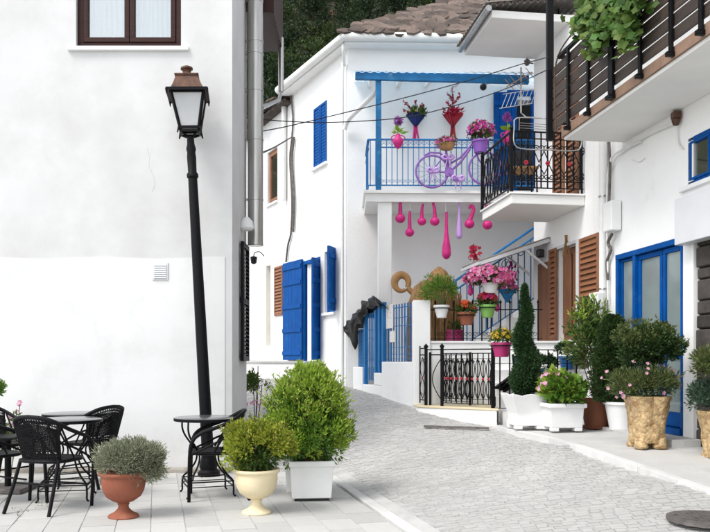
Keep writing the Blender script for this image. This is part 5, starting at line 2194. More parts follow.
def balcony_decor():
    y = BY - .10
    # saddle basket with pink flowers, purple pot with pink flowers at the handlebar
    c = P(446.5, 150, y)
    t = thing('flower_basket', 'wicker basket of pink flowers on the saddle of the lilac bicycle', 'flower basket', c)
    mb = MB()
    mb.lathe([(.09, 0), (.12, .02), (.155, .10), (.165, .10), (.155, .085), (.02, .08)], c, 20)
    mb.build('basket', 'gourd_tan', t, smooth=40)
    tuft(t, c + Vector((0, 0, .13)), (.16, .13, .07), 260, .05, .03, 'leaf_mid')
    blossom(t, c + Vector((0, 0, .13)), (.17, .14, .09), 70, .055, 'petal_pink')
    blossom(t, c + Vector((.02, 0, .15)), (.14, .12, .08), 30, .055, 'petal_violet')
    c = P(480.5, 153, y - .05)
    t = potted('flower_pot', 'purple pot of pink flowers at the front of the lilac bicycle', 'flower pot', c, .11, .14, .22, 'pot_purple')
    mb = MB()
    mb.tube([c + Vector((-.13, .02, .14)), P(472, 141, BY - .07)], .012, 6)
    mb.build('hanger', 'bike', t)
    tuft(t, c + Vector((0, 0, .34)), (.20, .16, .16), 500, .06, .03, 'leaf_mid')
    blossom(t, c + Vector((0, 0, .36)), (.22, .18, .2), 80, .075, 'petal_magenta')
    blossom(t, c + Vector((.02, 0, .36)), (.23, .18, .19), 50, .07, 'petal_pink')
    # two pink vases with violet pompom
    for (px, py, lab) in ((398, 149, 'pink vase with violet pompom flower hung left of the bicycle'), (507.5, 146, 'pink vase with violet pompom flower near the iron balcony')):
        c = P(px, py, y + .02)
        t = thing('vase', lab, 'vase', c, 0)
        mb = MB()
        mb.lathe([(.01, .0), (.05, .03), (.088, .10), (.092, .15), (.06, .20), (.032, .235), (.038, .265), (.03, .262)], c, 20)
        mb.build('vase_body', 'pink', t, smooth=60)
        for sx in (-1, 1):
            mb = MB()
            mb.tube(spline([c + Vector((sx * .085, 0, .14)), c + Vector((sx * .12, 0, .20)), c + Vector((sx * .08, 0, .235)), c + Vector((sx * .035, 0, .235))], 5), .010, 6)
            mb.build('handle', 'pink', t)
        mb = MB()
        mb.tube([c + Vector((0, .08, .14)), c + Vector((0, .16, .16))], .012, 6)
        mb.build('hanger', 'pink', t)
        mb = MB()
        mb.tube([c + Vector((0, 0, .24)), c + Vector((.0, 0, .48))], .008, 6)
        mb.build('stalk', 'leaf_lime', t)
        p = np.array(c + Vector((0, 0, .30))) + RNG.normal(size=(9, 3)) * .012
        d = RNG.normal(size=(9, 3)) * np.array([1, .4, .3]) + np.array([0, -.2, .5])
        leaves('leaf', 'leaf_lime', t, p, d, .14, .07)
        p, d = crown(c + Vector((.0, 0, .50)), (.06, .06, .06), 30, 320, .02, .7)
        leaves('pompom', 'petal_violet', t, p, d, .035, .022)
    # two fan bouquets on the wall
    for (px, py, clothm, lab, k) in ((415.5, 121, 'navy_cloth', 'navy paper bouquet with red sprigs and pink ribbon on balcony wall', 0), (452.5, 121, 'red_decor', 'red feather bouquet with long red sprig on balcony wall', 1)):
        c = P(px, py, 15.08)
        t = thing('wall_bouquet', lab, 'bouquet', c)
        mb = MB()
        n = 16
        for i in range(n):
            a0, a1 = math.pi * (-.02 + 1.04 * i / n), math.pi * (-.02 + 1.04 * (i + 1) / n)
            f = lambda a, rr, zz, i_: c + Vector((rr * math.cos(a), -.05 - .08 * math.sin(a) + (.02 if i_ % 2 else 0), zz))
            mb.quad(f(a0, .03, -.12, i), f(a1, .03, -.12, i + 1), f(a1, .19, .09 + .05 * math.sin(a1), i + 1), f(a0, .19, .09 + .05 * math.sin(a0), i))
        mb.build('wrap', clothm, t)
        mb = MB()
        for s_ in ((-.02, 0), (.02, .01), (.0, -.01)):
            mb.tube(spline([c + Vector((s_[0], -.04, -.10)), c + Vector((s_[0] * 1.5, -.05, -.22)), c + Vector((s_[0] * 2.2 + s_[1], -.05, -.36))], 4), .018, 6)
        mb.build('ribbon', 'pink' if k == 0 else 'red_decor', t, smooth=60)
        mb = MB()
        if k == 0:
            tw = [((0, .1), (.0, .35)), ((-.02, .1), (-.22, .34)), ((.02, .1), (.14, .30)), ((-.03, .1), (-.24, .20))]
        else:
            tw = [((0, .1), (-.02, .62)), ((-.01, .2), (-.12, .34)), ((.0, .3), (.14, .48)), ((0, .35), (-.1, .5)), ((0, .1), (-.18, .14))]
        pts = []
        for (a, b) in tw:
            A, B = c + Vector((a[0], -.08, a[1])), c + Vector((b[0], -.08, b[1]))
            mb.tube([A, B], .008, 5)
            for q in np.linspace(.15, 1, 14):
                pts.append(A.lerp(B, q) + Vector((random.uniform(-.025, .025), random.uniform(-.03, .01), random.uniform(-.025, .025))))
        mb.build('twig', 'bark', t)
        flowers('berries', 'petal_red' if k else 'red_decor', t, pts, RNG.normal(size=(len(pts), 3)), .05)['kind'] = 'stuff'
        tuft(t, c + Vector((0, -.1, .12)), (.17, .06, .05), 140, .08, .035, 'leaf_mid' if k == 0 else 'petal_red', cl=16, cr=.05)
        if k == 0:
            blossom(t, c + Vector((0, -.1, .12)), (.17, .08, .06), 16, .06, 'petal_yellow')
        mb = MB()
        mb.tube([c + Vector((0, -.04, .05)), Vector((c.x, 15.22, c.z + .08))], .010, 5)
        mb.build('hook', 'black_iron', t)
balcony_decor()

# ---- hanging painted gourds
def gourds():
    y = BY + .12
    data = [  # px, py top of neck, py bulb centre, radius px, colour, bend px, long
        (400.3, 196, 218.5, 5.0, 'pink', -.5, 0, 'round pink gourd on a straight neck hung beside the white column'),
        (409.6, 211, 232.5, 4.6, 'pink', .3, 0, 'lowest of the short round pink gourds below the balcony'),
        (421.8, 204, 221.5, 4.4, 'pink', 1.2, 0, 'small pink gourd with kinked neck, second of the round row'),
        (434.8, 202, 221.5, 4.8, 'pink', -2.2, 0, 'pink gourd with neck bent over at the top'),
        (446.4, 212, 253, 4.6, 'pink', -.6, 1, 'long pink club-shaped gourd hanging lowest under the balcony'),
        (459.2, 192, 235, 3.0, 'lilac', .3, 1, 'slim lilac gourd on a ribbon below the bicycle'),
        (469.5, 207, 224, 5.0, 'pink', 3.0, 0, 'pink gourd with hooked neck beside the lilac gourd'),
        (487.5, 205, 225, 5.0, 'pink', -1.0, 0, 'pink gourd half hidden behind the iron balcony slab'),
    ]
    for (px, pt, pb, r, m, bend, lng, lab) in data:
        k = y / F
        c = P(px, pb, y)
        R_ = r * k
        t = thing('gourd', lab, 'gourd', c, 0, 'painted gourds hanging under the balcony')
        top = P(px + bend, pt, y)
        mb = MB()
        if lng:
            H = (top - c).length
            prof = [(.002, -R_ * 1.4), (R_ * .6, -R_ * 1.15), (R_ * .95, -R_ * .5), (R_, 0), (R_ * .9, H * .15), (R_ * .65, H * .32), (R_ * .42, H * .5), (R_ * .33, H * .75), (R_ * .28, H)]
            mb.lathe(prof, c, 18)
        else:
            prof = [(R_ * math.cos(a), R_ * .92 * math.sin(a)) for a in np.linspace(-math.pi / 2 + .05, .95, 12)]
            mb.lathe(prof, c, 20)
            z = R_ * .75
            ctrl = [c + Vector((0, 0, z - .01)), c + Vector((0, 0, z + .05)), c.lerp(top, .7) + Vector((-bend * k * .5, 0, .0)), top]
            if bend > 2.5:
                ctrl = [c + Vector((0, 0, z - .01)), c + Vector((.03, 0, z + .06)), top + Vector((.02, 0, -.03)), top + Vector((-.03, 0, .02)), top + Vector((-.06, 0, -.03))]
            sp = spline(ctrl, 5)
            mb.tube(sp, list(np.linspace(R_ * .5, R_ * .26, len(sp))), 12)
        mb.build('gourd_body', m, t, smooth=70)
        mb = MB()
        e = top if not (bend > 2.5) else top + Vector((-.03, 0, .02))
        mb.tube([e, Vector((e.x, e.y, BZ0 + .01))] if m == 'pink' else [e, Vector((e.x, e.y, BZ0 + .01))], .006 if m == 'pink' else .012, 5)
        mb.build('string', 'lilac' if m == 'lilac' else 'pipe_white', t)
gourds()

# ---- yard things: straw dome, curled gourd, magenta tub, stair garlands
def yard_things():
    c = Vector((P(436, 0, 13.1).x, 13.1, 1.38))
    t = thing('straw_bundle', 'big brown bundle of dry palm straw behind the white pillar', 'straw bundle', c)
    H = P(0, 267, 13.1).z - 1.38
    mb = MB()
    mb.lathe([(.34, 0), (.33, .3), (.33, H * .5), (.30, H * .7), (.22, H * .85), (.13, H * .95), (.03, H)], c + Vector((.05, 0, 0)), 28, mod=lambda a, z: 1 + .04 * math.sin(9 * a) + .03 * math.sin(23 * a + z * 9))
    mb.build('bundle', 'straw', t, smooth=40)
    mb = MB()
    d = c + Vector((-.20, .1, 0))
    mb.lathe([(.30, 0), (.30, .4), (.27, H * .62), (.16, H * .80), (.03, H * .86)], d, 24, mod=lambda a, z: 1 + .05 * math.sin(11 * a) + .03 * math.sin(19 * a + z * 7))
    mb.build('bundle', 'straw', t, smooth=40)
    mb = MB()
    for k in range(130):
        a = random.uniform(math.pi * .9, 2.1 * math.pi)
        zb_ = random.uniform(0, H * .6)
        rr_ = .355
        b = c + Vector((.05 + rr_ * math.cos(a), rr_ * math.sin(a), zb_))
        mb.tube([b, b + Vector((random.uniform(-.03, .03), .0, .2)), c + Vector((.05 + rr_ * .95 * math.cos(a + random.uniform(-.15, .15)), rr_ * .95 * math.sin(a), min(zb_ + .5, H * .72)))], [.006, .009, .004], 4)
    for k in range(60):
        a = random.uniform(0, 2 * math.pi)
        r0 = random.uniform(.05, .28)
        b = c + Vector((.05 + r0 * math.cos(a), r0 * math.sin(a), H * (1 - r0 * 1.3) - .03))
        mb.tube([b, b + Vector((random.uniform(-.04, .04), random.uniform(-.04, .04), random.uniform(.05, .16)))], [.008, .003], 4)
    mb.build('stalks', 'straw', t, kind='stuff')
    # curled tan gourd ornament on the column
    cc = P(401.5, 283, 13.9)
    mb = MB()
    pts = []
    for k in range(26):
        a = -.6 + 5.9 * k / 25
        rr = .125
        pts.append(cc + Vector((rr * math.cos(a), -.02 * k / 25, rr * math.sin(a) * 1.15)))
    mb.tube(pts, list(np.linspace(.045, .075, 13)) + list(np.linspace(.075, .03, 13)), 12)
    q = pts[0]
    mb.tube(spline([q, q + Vector((.10, 0, -.10)), q + Vector((.20, 0, -.16)), q + Vector((.24, .0, -.27))], 5), [.05] * 8 + [.06] * 8, 10)
    o = mb.build('curled_gourd', 'gourd_tan', None, smooth=70, origin=cc)
    tag(o, 'tan dried gourd curled in a ring, hung beside the white column', 'gourd')
    # magenta tub behind the spiked fence, blue chair back
    c = P(453.5, 342, 12.85)
    c.z = 1.38
    t = thing('tub', 'magenta tapered tub standing behind the spiked fence', 'tub', c)
    mb = MB()
    hh = P(0, 330, 12.85).z - 1.38
    mb.lathe([(.19, 0), (.20, .01), (.15, hh - .03), (.165, hh - .03), (.165, hh), (.13, hh), (.12, hh - .05)], c, 24)
    mb.build('tub_body', 'pot_magenta', t, smooth=40)
    tuft(t, c + Vector((0, 0, hh + .06)), (.15, .14, .07), 160, .06, .03, 'leaf_mid', cl=12, cr=.04)
    cs = c + Vector((0, .6, 0))
    t = thing('yard_chair', 'small blue wooden chair behind the magenta tub', 'chair', cs)
    for sx in (-1, 1):
        for sy in (-1, 1):
            mb = MB()
            mb.box2(cs + Vector((sx * .16 - .018, sy * .15 - .018, 0)), cs + Vector((sx * .16 + .018, sy * .15 + .018, .44 if sy < 0 else .85)))
            mb.build('leg', 'blue_paint', t)
    mb = MB()
    mb.box(cs + Vector((0, 0, .45)), (.38, .36, .035))
    mb.build('seat', 'blue_paint', t)
    for z in (.62, .78):
        mb = MB()
        mb.box(cs + Vector((0, .15, z)), (.31, .02, .08))
        mb.build('back_slat', 'blue_paint', t)
    # garlands on the stair railing
    for (px, py0, py1, m, lab) in ((474, 246, 262, 'petal_red', 'red flower garland tied to the top of the stair railing'), (470.5, 282, 296, 'pink', 'pink drop ornament hanging on the stair railing below the petunias'), (512, 262, 280, 'petal_magenta', 'magenta flower garland hanging inside the stair railing'), (497, 300, 312, 'pink', 'pink drop ornament low on the stair railing')):
        a, b = P(px, py0, 14.0), P(px, py1, 14.0)
        t = thing('garland', lab, 'garland', b)
        mb = MB()
        mb.tube([a + Vector((0, .05, .04)), a, b], .008, 5)
        if m == 'pink':
            mb.lathe([(.005, 0), (.05, .04), (.045, .12), (.02, .2), (.01, .26)], b, 12)
        mb.build('drop' if m == 'pink' else 'cord', 'pink' if m == 'pink' else 'bark', t, smooth=50)
        if m != 'pink':
            n = 40
            p = [a.lerp(b, random.random()) + Vector((random.gauss(0, .05), random.gauss(0, .04), 0)) for _ in range(n)]
            flowers('blossoms', m, t, p, RNG.normal(size=(n, 3)), .07)
    # blue bouquet on the stair railing
    c = P(507, 296, 13.95)
    t = thing('stair_bouquet', 'blue paper bouquet with pink blossoms tied on the stair railing', 'bouquet', c)
    mb = MB()
    n = 14
    for i in range(n):
        a0, a1 = math.pi * i / n, math.pi * (i + 1) / n
        f = lambda a, rr, z: c + Vector((rr * math.cos(a), -.03 - .07 * math.sin(a), z))
        mb.quad(f(a0, .02, -.12), f(a1, .02, -.12), f(a1, .17, .12), f(a0, .17, .12))
    mb.build('wrap', 'blue_light', t)
    blossom(t, c + Vector((0, -.04, .15)), (.18, .1, .12), 50, .07, 'petal_pink')
    tuft(t, c + Vector((0, -.04, .12)), (.17, .1, .1), 120, .06, .03, 'leaf_mid', cl=12, cr=.05)
yard_things()

# ---- pots hung on the fences
def fence_pots():
    yb = 12.44
    y = yb - .16
    def fc(px, pyb, yy):
        return P(px, pyb, yy)
    c = fc(441.5, 318, y)
    t = potted('flower_pot', 'white fence pot with tall feathery green plant', 'flower pot', c, .075, .115, .20, 'pot_white', bracket=yb)
    tuft(t, c + Vector((-.03, 0, .42)), (.24, .2, .26), 1500, .07, .014, 'leaf_box', cl=36, cr=.10, up=.6)
    stems(t, c + Vector((0, 0, .17)), c + Vector((0, 0, .40)), (.2, .16, .3), 12, .006, 'skin_green_stem')
    c = fc(466.5, 325, y)
    t = potted('flower_pot', 'terracotta orange fence pot with red begonias', 'flower pot', c, .09, .13, .20, 'terracotta', bracket=yb)
    tuft(t, c + Vector((0, 0, .23)), (.14, .12, .06), 420, .05, .035, 'leaf_mid')
    blossom(t, c + Vector((-.02, -.02, .30)), (.09, .08, .07), 30, .075, 'petal_orange')
    blossom(t, c + Vector((.05, -.02, .26)), (.09, .08, .05), 20, .06, 'petal_red')
    c = fc(487.5, 317.5, y)
    t = potted('flower_pot', 'lime green fence pot with crimson geraniums', 'flower pot', c, .085, .125, .20, 'pot_green', bracket=yb)
    tuft(t, c + Vector((0, 0, .23)), (.13, .12, .06), 350, .05, .04, 'leaf_mid')
    blossom(t, c + Vector((0, -.02, .30)), (.14, .12, .10), 80, .075, 'petal_red')
    blossom(t, c + Vector((0, -.02, .30)), (.13, .12, .09), 30, .07, 'petal_magenta')
    # petunias on an iron stalk above the fence
    c = fc(490, 293.5, y - .05)
    t = potted('flower_pot', 'white pot overflowing with pink petunias raised on an iron stalk', 'flower pot', c, .09, .125, .16, 'pot_white')
    mb = MB()
    mb.tube([(c.x, yb + .02, 1.9), (c.x, yb + .02, c.z - .02), (c.x, c.y, c.z - .01)], .012, 6)
    mb.lathe([(.08, -.012), (.08, -.001)], c, 16)
    mb.build('stalk', 'black_iron', t)
    tuft(t, c + Vector((-.02, 0, .24)), (.32, .2, .13), 1500, .05, .025, 'leaf_olive', cl=50, cr=.07, bottom=-.6)
    blossom(t, c + Vector((-.02, -.02, .25)), (.36, .23, .17), 230, .075, 'petal_pink', top=-.5)
    blossom(t, c + Vector((-.02, -.03, .25)), (.34, .23, .16), 90, .07, 'petal_pale', top=-.5)
    # magenta pot on the gate fence
    c = P(501.5, 357, 11.25)
    t = potted('flower_pot', 'magenta pot of yellow flowers hooked on the iron gate post', 'flower pot', c, .10, .135, .21, 'pot_magenta', bracket=11.42)
    tuft(t, c + Vector((0, 0, .26)), (.14, .12, .10), 600, .06, .02, 'leaf_mid')
    blossom(t, c + Vector((0, -.02, .29)), (.14, .12, .11), 50, .055, 'petal_yellow')
fence_pots()

# ================================================================== PLANTERS ON THE RIGHT-HAND PAVEMENT
def ground_pt(px, py, y):
    p = P(px, py, y)
    return p

def square_planter(t, c, w0, w1, h, mat, rim=.03, feet=True, scallop=False, rot=0.0, name='planter'):
    mb = MB()
    M = Matrix.Rotation(rot, 3, 'Z')
    def ring(w, z):
        return [c + M @ Vector((sx * w, sy * w, z)) for sx, sy in ((-1, -1), (1, -1), (1, 1), (-1, 1))]
    zf = .045 if feet else .0
    prof = [(w0, zf), (w1 - rim, h - .06), (w1, h - .055), (w1, h), (w1 - .04, h), (w1 - .045, h - .06)]
    if scallop:
        prof = [(w0 * 1.03, zf), (w0 * 1.02, zf + .05), (w0 * .92, zf + .09), (w0 * 1.0, h * .5), (w1 * .98, h - .05), (w1 * 1.04, h), (w1 * .86, h - .01), (w1 * .8, h - .06)]
    rows = []
    for (w, z) in prof:
        n = 8
        pts = []
        base = [(-1, -1), (1, -1), (1, 1), (-1, 1)]
        for e in range(4):
            a, b = base[e], base[(e + 1) % 4]
            for k in range(n):
                f = k / n
                x, y = a[0] + (b[0] - a[0]) * f, a[1] + (b[1] - a[1]) * f
                zz = z
                if scallop and z > h - .02:
                    zz += .025 * abs(math.cos(f * math.pi * 2)) - .012
                pts.append(c + M @ Vector((x * w, y * w, zz)))
        rows.append(pts)
    vs = [p for r_ in rows for p in r_]
    m = len(rows[0])
    fs = [(i * m + j, i * m + (j + 1) % m, (i + 1) * m + (j + 1) % m, (i + 1) * m + j) for i in range(len(rows) - 1) for j in range(m)]
    fs.append(tuple(range(m))[::-1])
    mb.add(vs, fs)
    mb.build(name, mat, t, bevel=.008, smooth=40)
    if feet:
        for sx, sy in ((-1, -1), (1, -1), (1, 1), (-1, 1)):
            f = MB()
            w = w0 * (1.03 if scallop else 1)
            f.box(c + M @ Vector((sx * (w - .05), sy * (w - .05), .024)), (.10, .10, .048), M)
            f.build('foot', mat, t, bevel=.01)
    f = MB()
    f.add(ring(w1 - .045, h - .035), [(0, 1, 2, 3)])
    f.build('soil', 'soil', t)
    if scallop or name == 'relief':
        pass

def relief(t, c, rot, w, z, r, mat):
    M = Matrix.Rotation(rot, 3, 'Z')
    mb = MB()
    for q, h in ((1.0, .005),):
        mb.tube([c + M @ Vector((r * 1.5 * q * math.cos(an), -w + .05 * (0), z + r * q * math.sin(an))) for an in np.linspace(0, 2 * math.pi, 24, endpoint=False)], h, 6, closed=True)
    mb.ball(c + M @ Vector((0, -w, z)), (r * .75, .006, r * .5), 16, 6)
    mb.build('relief', mat, t, smooth=60)

def right_planters():
    # spiral topiary
    c = P(525, 428, 10.55)
    t = thing('topiary_planter', 'spiral clipped cypress in scalloped white planter beside the iron gate', 'planter', c)
    square_planter(t, c, .19, .255, .46, 'pot_white', scallop=True, rot=.12)
    pos, dr = [], []
    H = 1.42
    n = 22000
    tt = RNG.uniform(0, 1, n) ** 1.25
    turns = 2.1
    ang = tt * turns * 2 * math.pi + 2.4
    env = np.interp(tt, [0, .12, .35, .6, .85, 1], [.16, .245, .185, .125, .062, .010])
    core = np.interp(tt, [0, .35, .7, 1], [.02, .045, .03, .003])
    ctr = np.stack([np.cos(ang) * core, np.sin(ang) * core, tt * H], 1)
    d = norm(RNG.normal(size=(n, 3)))
    rr = RNG.uniform(.35, 1, n) ** .5
    off = d * (rr * env * .80)[:, None]
    off[:, 2] *= .85
    p = ctr + off + np.array(c) + np.array([0, 0, .50])
    leaves('foliage', 'leaf_thuja', t, p, d + RNG.normal(size=(n, 3)) * .5 + np.array([0, 0, .5]), .045, .014)
    mb = MB()
    mb.tube([c + Vector((0, 0, .40)), c + Vector((.01, 0, 1.0)), c + Vector((0, 0, 1.75))], [.03, .025, .008], 8)
    mb.build('trunk', 'bark', t)
    # white box planter with geranium
    c = P(561.5, 430, 10.25)
    t = thing('geranium_planter', 'square white planter with pale leafy geranium', 'planter', c)
    square_planter(t, c, .205, .25, .36, 'pot_white', rot=.10)
    tuft(t, c + Vector((0, -.02, .50)), (.26, .22, .19), 1500, .085, .075, 'leaf_box', cl=46, cr=.09)
    tuft(t, c + Vector((-.03, -.02, .55)), (.24, .22, .2), 500, .075, .065, 'leaf_box_tip', cl=30, cr=.08, name='young_leaves')
    blossom(t, c + Vector((-.1, -.04, .58)), (.22, .16, .20), 40, .07, 'petal_pale')
    stems(t, c + Vector((0, 0, .3)), c + Vector((0, 0, .5)), (.24, .2, .2), 14, .008, 'skin_green_stem')
    # terracotta pot with oleander
    c = P(596.5, 428, 10.55)
    t = potted('oleander_pot', 'brown plastic pot with loose light green shrub by the door', 'planter', c, .15, .215, .40, 'terracotta_brown', rim=.02)
    mb = MB()
    mb.lathe([(.18, .0), (.20, .03), (.19, .035)], c, 24)
    mb.build('saucer', 'terracotta_brown', t)
    tuft(t, c + Vector((-.06, .03, 1.08)), (.30, .24, .62), 1700, .08, .026, 'leaf_mid', cl=60, cr=.10, shell=.2, up=.5)
    tuft(t, c + Vector((-.06, .0, 1.0)), (.30, .22, .6), 900, .08, .026, 'leaf_olive', cl=40, cr=.10, shell=.2, name='pale_leaves')
    stems(t, c + Vector((0, 0, .36)), c + Vector((-.05, .02, 1.0)), (.28, .22, .7), 16, .010)
    shoots(t, c + Vector((-.06, .03, 1.1)), (.30, .24, .6), 26, .22, .07, .022, 'leaf_box_tip')
    # white round pot with conical thuja
    c = P(622, 430, 10.12)
    t = potted('thuja_pot', 'round white pot with dense dark upright conifer', 'planter', c, .155, .215, .37, 'pot_white', rim=.02)
    n = 15000
    tt = RNG.uniform(0, 1, n)
    env = np.interp(tt, [0, .15, .5, .85, 1], [.22, .27, .25, .17, .06])
    d = norm(RNG.normal(size=(n, 3)) * np.array([1, 1, .3]))
    lump = 1 + .16 * np.sin(tt * 31 + np.arctan2(d[:, 1], d[:, 0]) * 4) + .1 * np.sin(tt * 57 - np.arctan2(d[:, 1], d[:, 0]) * 7)
    p = np.array(c) + np.array([-.10, .05, .36]) + np.stack([d[:, 0] * env * lump, d[:, 1] * env * lump, tt * 1.12], 1) * (np.stack([RNG.uniform(.55, 1, n)] * 2 + [np.ones(n)], 1))
    leaves('foliage', 'leaf_dark', t, p, d + RNG.normal(size=(n, 3)) * .5 + np.array([0, 0, .8]), .05, .017)
    mb = MB()
    b = c + Vector((-.05, .02, .3))
    mb.tube([b, b + Vector((-.03, .02, .5)), b + Vector((-.05, .03, 1.1))], [.03, .022, .008], 8)
    mb.build('trunk', 'bark', t)
    # bark pots
    def bark_pot(name, lab, c, s):
        t = thing(name, lab, 'planter', c)
        mb = MB()
        f = lambda a, z: 1 + .20 * abs(math.sin(2 * a)) ** .7 - .12 + .035 * math.sin(9 * a + z * 11) + .025 * math.sin(5 * a - z * 23) + random.uniform(-.018, .018)
        prof = []
        for k in range(16):
            z = .06 + (.56 - .06) * k / 15
            r = np.interp(k / 15, [0, .08, .5, .9, .93, 1], [.165, .172, .19, .222, .235, .23])
            prof.append((r * s, z * s))
        prof += [(.19 * s, .56 * s), (.185 * s, .52 * s)]
        mb.lathe(prof, c, 48, mod=f)
        mb.build('pot', 'bark_pot', t, smooth=50)
        for k in range(4):
            a = math.pi / 4 + k * math.pi / 2
            mb = MB()
            mb.lathe([(.062 * s, 0), (.078 * s, .02 * s), (.066 * s, .07 * s), (.06 * s, .12 * s)], c + Vector((.145 * s * math.cos(a), .145 * s * math.sin(a), 0)), 14, mod=lambda q, z: 1 + random.uniform(-.1, .1))
            mb.build('foot', 'bark_pot', t, smooth=50)
        mb = MB()
        mb.lathe([(.18 * s, .50 * s), (.18 * s, .535 * s), (.01, .545 * s)], c, 20)
        mb.build('soil', 'soil', t)
        return t
    c = P(647, 447.5, 8.7)
    t = bark_pot('bark_planter', 'tan bark-textured planter with pink daisies and round clipped shrub', c, 1.03)
    tuft(t, c + Vector((-.03, -.04, .70)), (.40, .22, .18), 3200, .06, .012, 'leaf_olive', cl=70, cr=.09, shell=.2, up=.7)
    tuft(t, c + Vector((.05, -.02, .66)), (.32, .2, .14), 1200, .055, .014, 'leaf_blue', cl=40, cr=.08, shell=.2, up=.6, name='grey_leaves')
    d = norm(RNG.normal(size=(60, 3)))
    d = d[d[:, 1] < .3][:30]
    p = np.array(c) + np.array([-.10, -.06, .74]) + d * np.array([.42, .28, .22])
    flowers('blossoms', 'petal_pale', t, p, d + np.array([0, -.8, .2]), .046)
    mb = MB()
    for q in p:
        b = c + Vector((random.uniform(-.1, .1), random.uniform(-.1, .1), .52))
        mb.tube([b, b.lerp(Vector(q), .5) + Vector((0, 0, .03)), Vector(q)], .0025, 4)
    mb.build('flower_stalks', 'skin_green_stem', t)
    top = c + Vector((-.03, .12, 1.13))
    mb = MB()
    mb.tube([c + Vector((0, .05, .5)), c + Vector((.02, .08, .8)), top], [.022, .018, .012], 8)
    for k in range(10):
        dd = Vector(norm(RNG.normal(size=(1, 3)))[0])
        mb.tube([top - Vector((0, 0, .1)), top + Vector((dd.x * .3, dd.y * .22, abs(dd.z) * .15))], [.010, .004], 5)
    mb.build('trunk', 'bark', t)
    p1, d1 = crown(top + Vector((.08, 0, .02)), (.34, .26, .21), 60, 6500, .085, .35, .3)
    leaves('crown', 'leaf_dark', t, p1, d1, .042, .024)
    p1, d1 = crown(top + Vector((.05, 0, .06)), (.36, .27, .19), 40, 1600, .08, .6, .5, bottom=-.1)
    leaves('crown_tips', 'leaf_olive', t, p1, d1, .045, .022)
    p1, d1 = crown(top + Vector((.42, -.02, -.0)), (.12, .1, .08), 9, 260, .04, .3, .5)
    leaves('side_shoot', 'leaf_olive', t, p1, d1, .04, .02)
    c = P(722, 463, 8.1)
    t = bark_pot('bark_planter', 'tan bark-textured planter with blue-green shrub before dark stone wall', c, .97)
    tuft(t, c + Vector((-.02, 0, .68)), (.30, .26, .18), 2600, .05, .02, 'leaf_blue', cl=60, cr=.08, shell=.3)
    tuft(t, c + Vector((-.02, 0, 1.02)), (.24, .22, .24), 3000, .05, .018, 'leaf_olive', cl=50, cr=.08, shell=.3, up=.8, name='upper_foliage')
    stems(t, c + Vector((0, 0, .5)), c + Vector((0, 0, .9)), (.25, .2, .3), 10, .008)
right_planters()

def step_pots():
    # things standing on the garden steps behind the planters
    c = Vector((2.55, 11.62, .862))
    t = thing('blue_stand', 'blue slatted garden chair on the steps carrying a small flower pot', 'chair', c)
    M = .33
    for sx in (-1, 1):
        mb = MB()
        mb.beam(c + Vector((sx * .17, -.15, 0)), c + Vector((sx * .17, .14, .62)), .03, .03)
        mb.build('back_leg', 'black_iron', t)
        mb = MB()
        mb.beam(c + Vector((sx * .17, .15, 0.2)), c + Vector((sx * .17, -.14, .30)), .03, .03)
        mb.build('side_bar', 'black_iron', t)
    for k in range(4):
        mb = MB()
        mb.box(c + Vector((0, -.12 + k * .085, .30)), (.36, .07, .018))
        mb.build('seat_slat', 'blue_paint', t)
    for k in range(3):
        mb = MB()
        mb.box(c + Vector((0, .04 + k * .045, .40 + k * .085)), (.36, .018, .07), Matrix.Rotation(R(-24), 3, 'X'))
        mb.build('back_slat', 'blue_paint', t)
    p = c + Vector((.07, -.06, .311))
    t = potted('small_pot', 'small terracotta pot of pink blossoms standing on the blue chair', 'flower pot', p, .055, .075, .11, 'terracotta')
    tuft(t, p + Vector((0, 0, .15)), (.09, .08, .06), 220, .045, .03, 'leaf_mid', cl=14, cr=.03)
    blossom(t, p + Vector((0, 0, .17)), (.09, .08, .06), 18, .05, 'petal_pink')
    q = Vector((P(567, 0, 11.95).x, 11.95, 1.262))
    t = potted('basil_pot', 'blue pot with round clipped basil bush on the upper step', 'flower pot', q, .09, .12, .20, 'pot_blue')
    tuft(t, q + Vector((0, 0, .28)), (.15, .15, .12), 1300, .035, .02, 'leaf_thuja', cl=40, cr=.04, shell=.6)
    q = Vector((P(545, 0, 11.75).x, 11.75, 1.062))
    t = potted('herb_pot', 'blue pot with low green herb beside the topiary', 'flower pot', q, .10, .13, .20, 'pot_blue')
    tuft(t, q + Vector((0, 0, .28)), (.16, .14, .11), 800, .05, .025, 'leaf_thuja', cl=30, cr=.05)
    q = Vector((P(541, 0, 11.48).x, 11.48, .662))
    t = potted('herb_pot', 'terracotta pot with pale pink hydrangea behind the white planters', 'flower pot', q, .10, .13, .2, 'terracotta')
    tuft(t, q + Vector((0, 0, .34)), (.2, .16, .17), 800, .06, .035, 'leaf_mid', cl=30, cr=.06)
    blossom(t, q + Vector((0, 0, .36)), (.2, .16, .18), 50, .07, 'petal_pale')
    q = Vector((P(585, 0, 11.75).x, 11.75, 1.062))
    t = potted('fern_pot', 'white pot with bushy herb on the step below the brown shutters', 'flower pot', q, .09, .12, .2, 'pot_white')
    tuft(t, q + Vector((0, 0, .34)), (.18, .16, .17), 900, .06, .025, 'leaf_mid', cl=30, cr=.06)
step_pots()
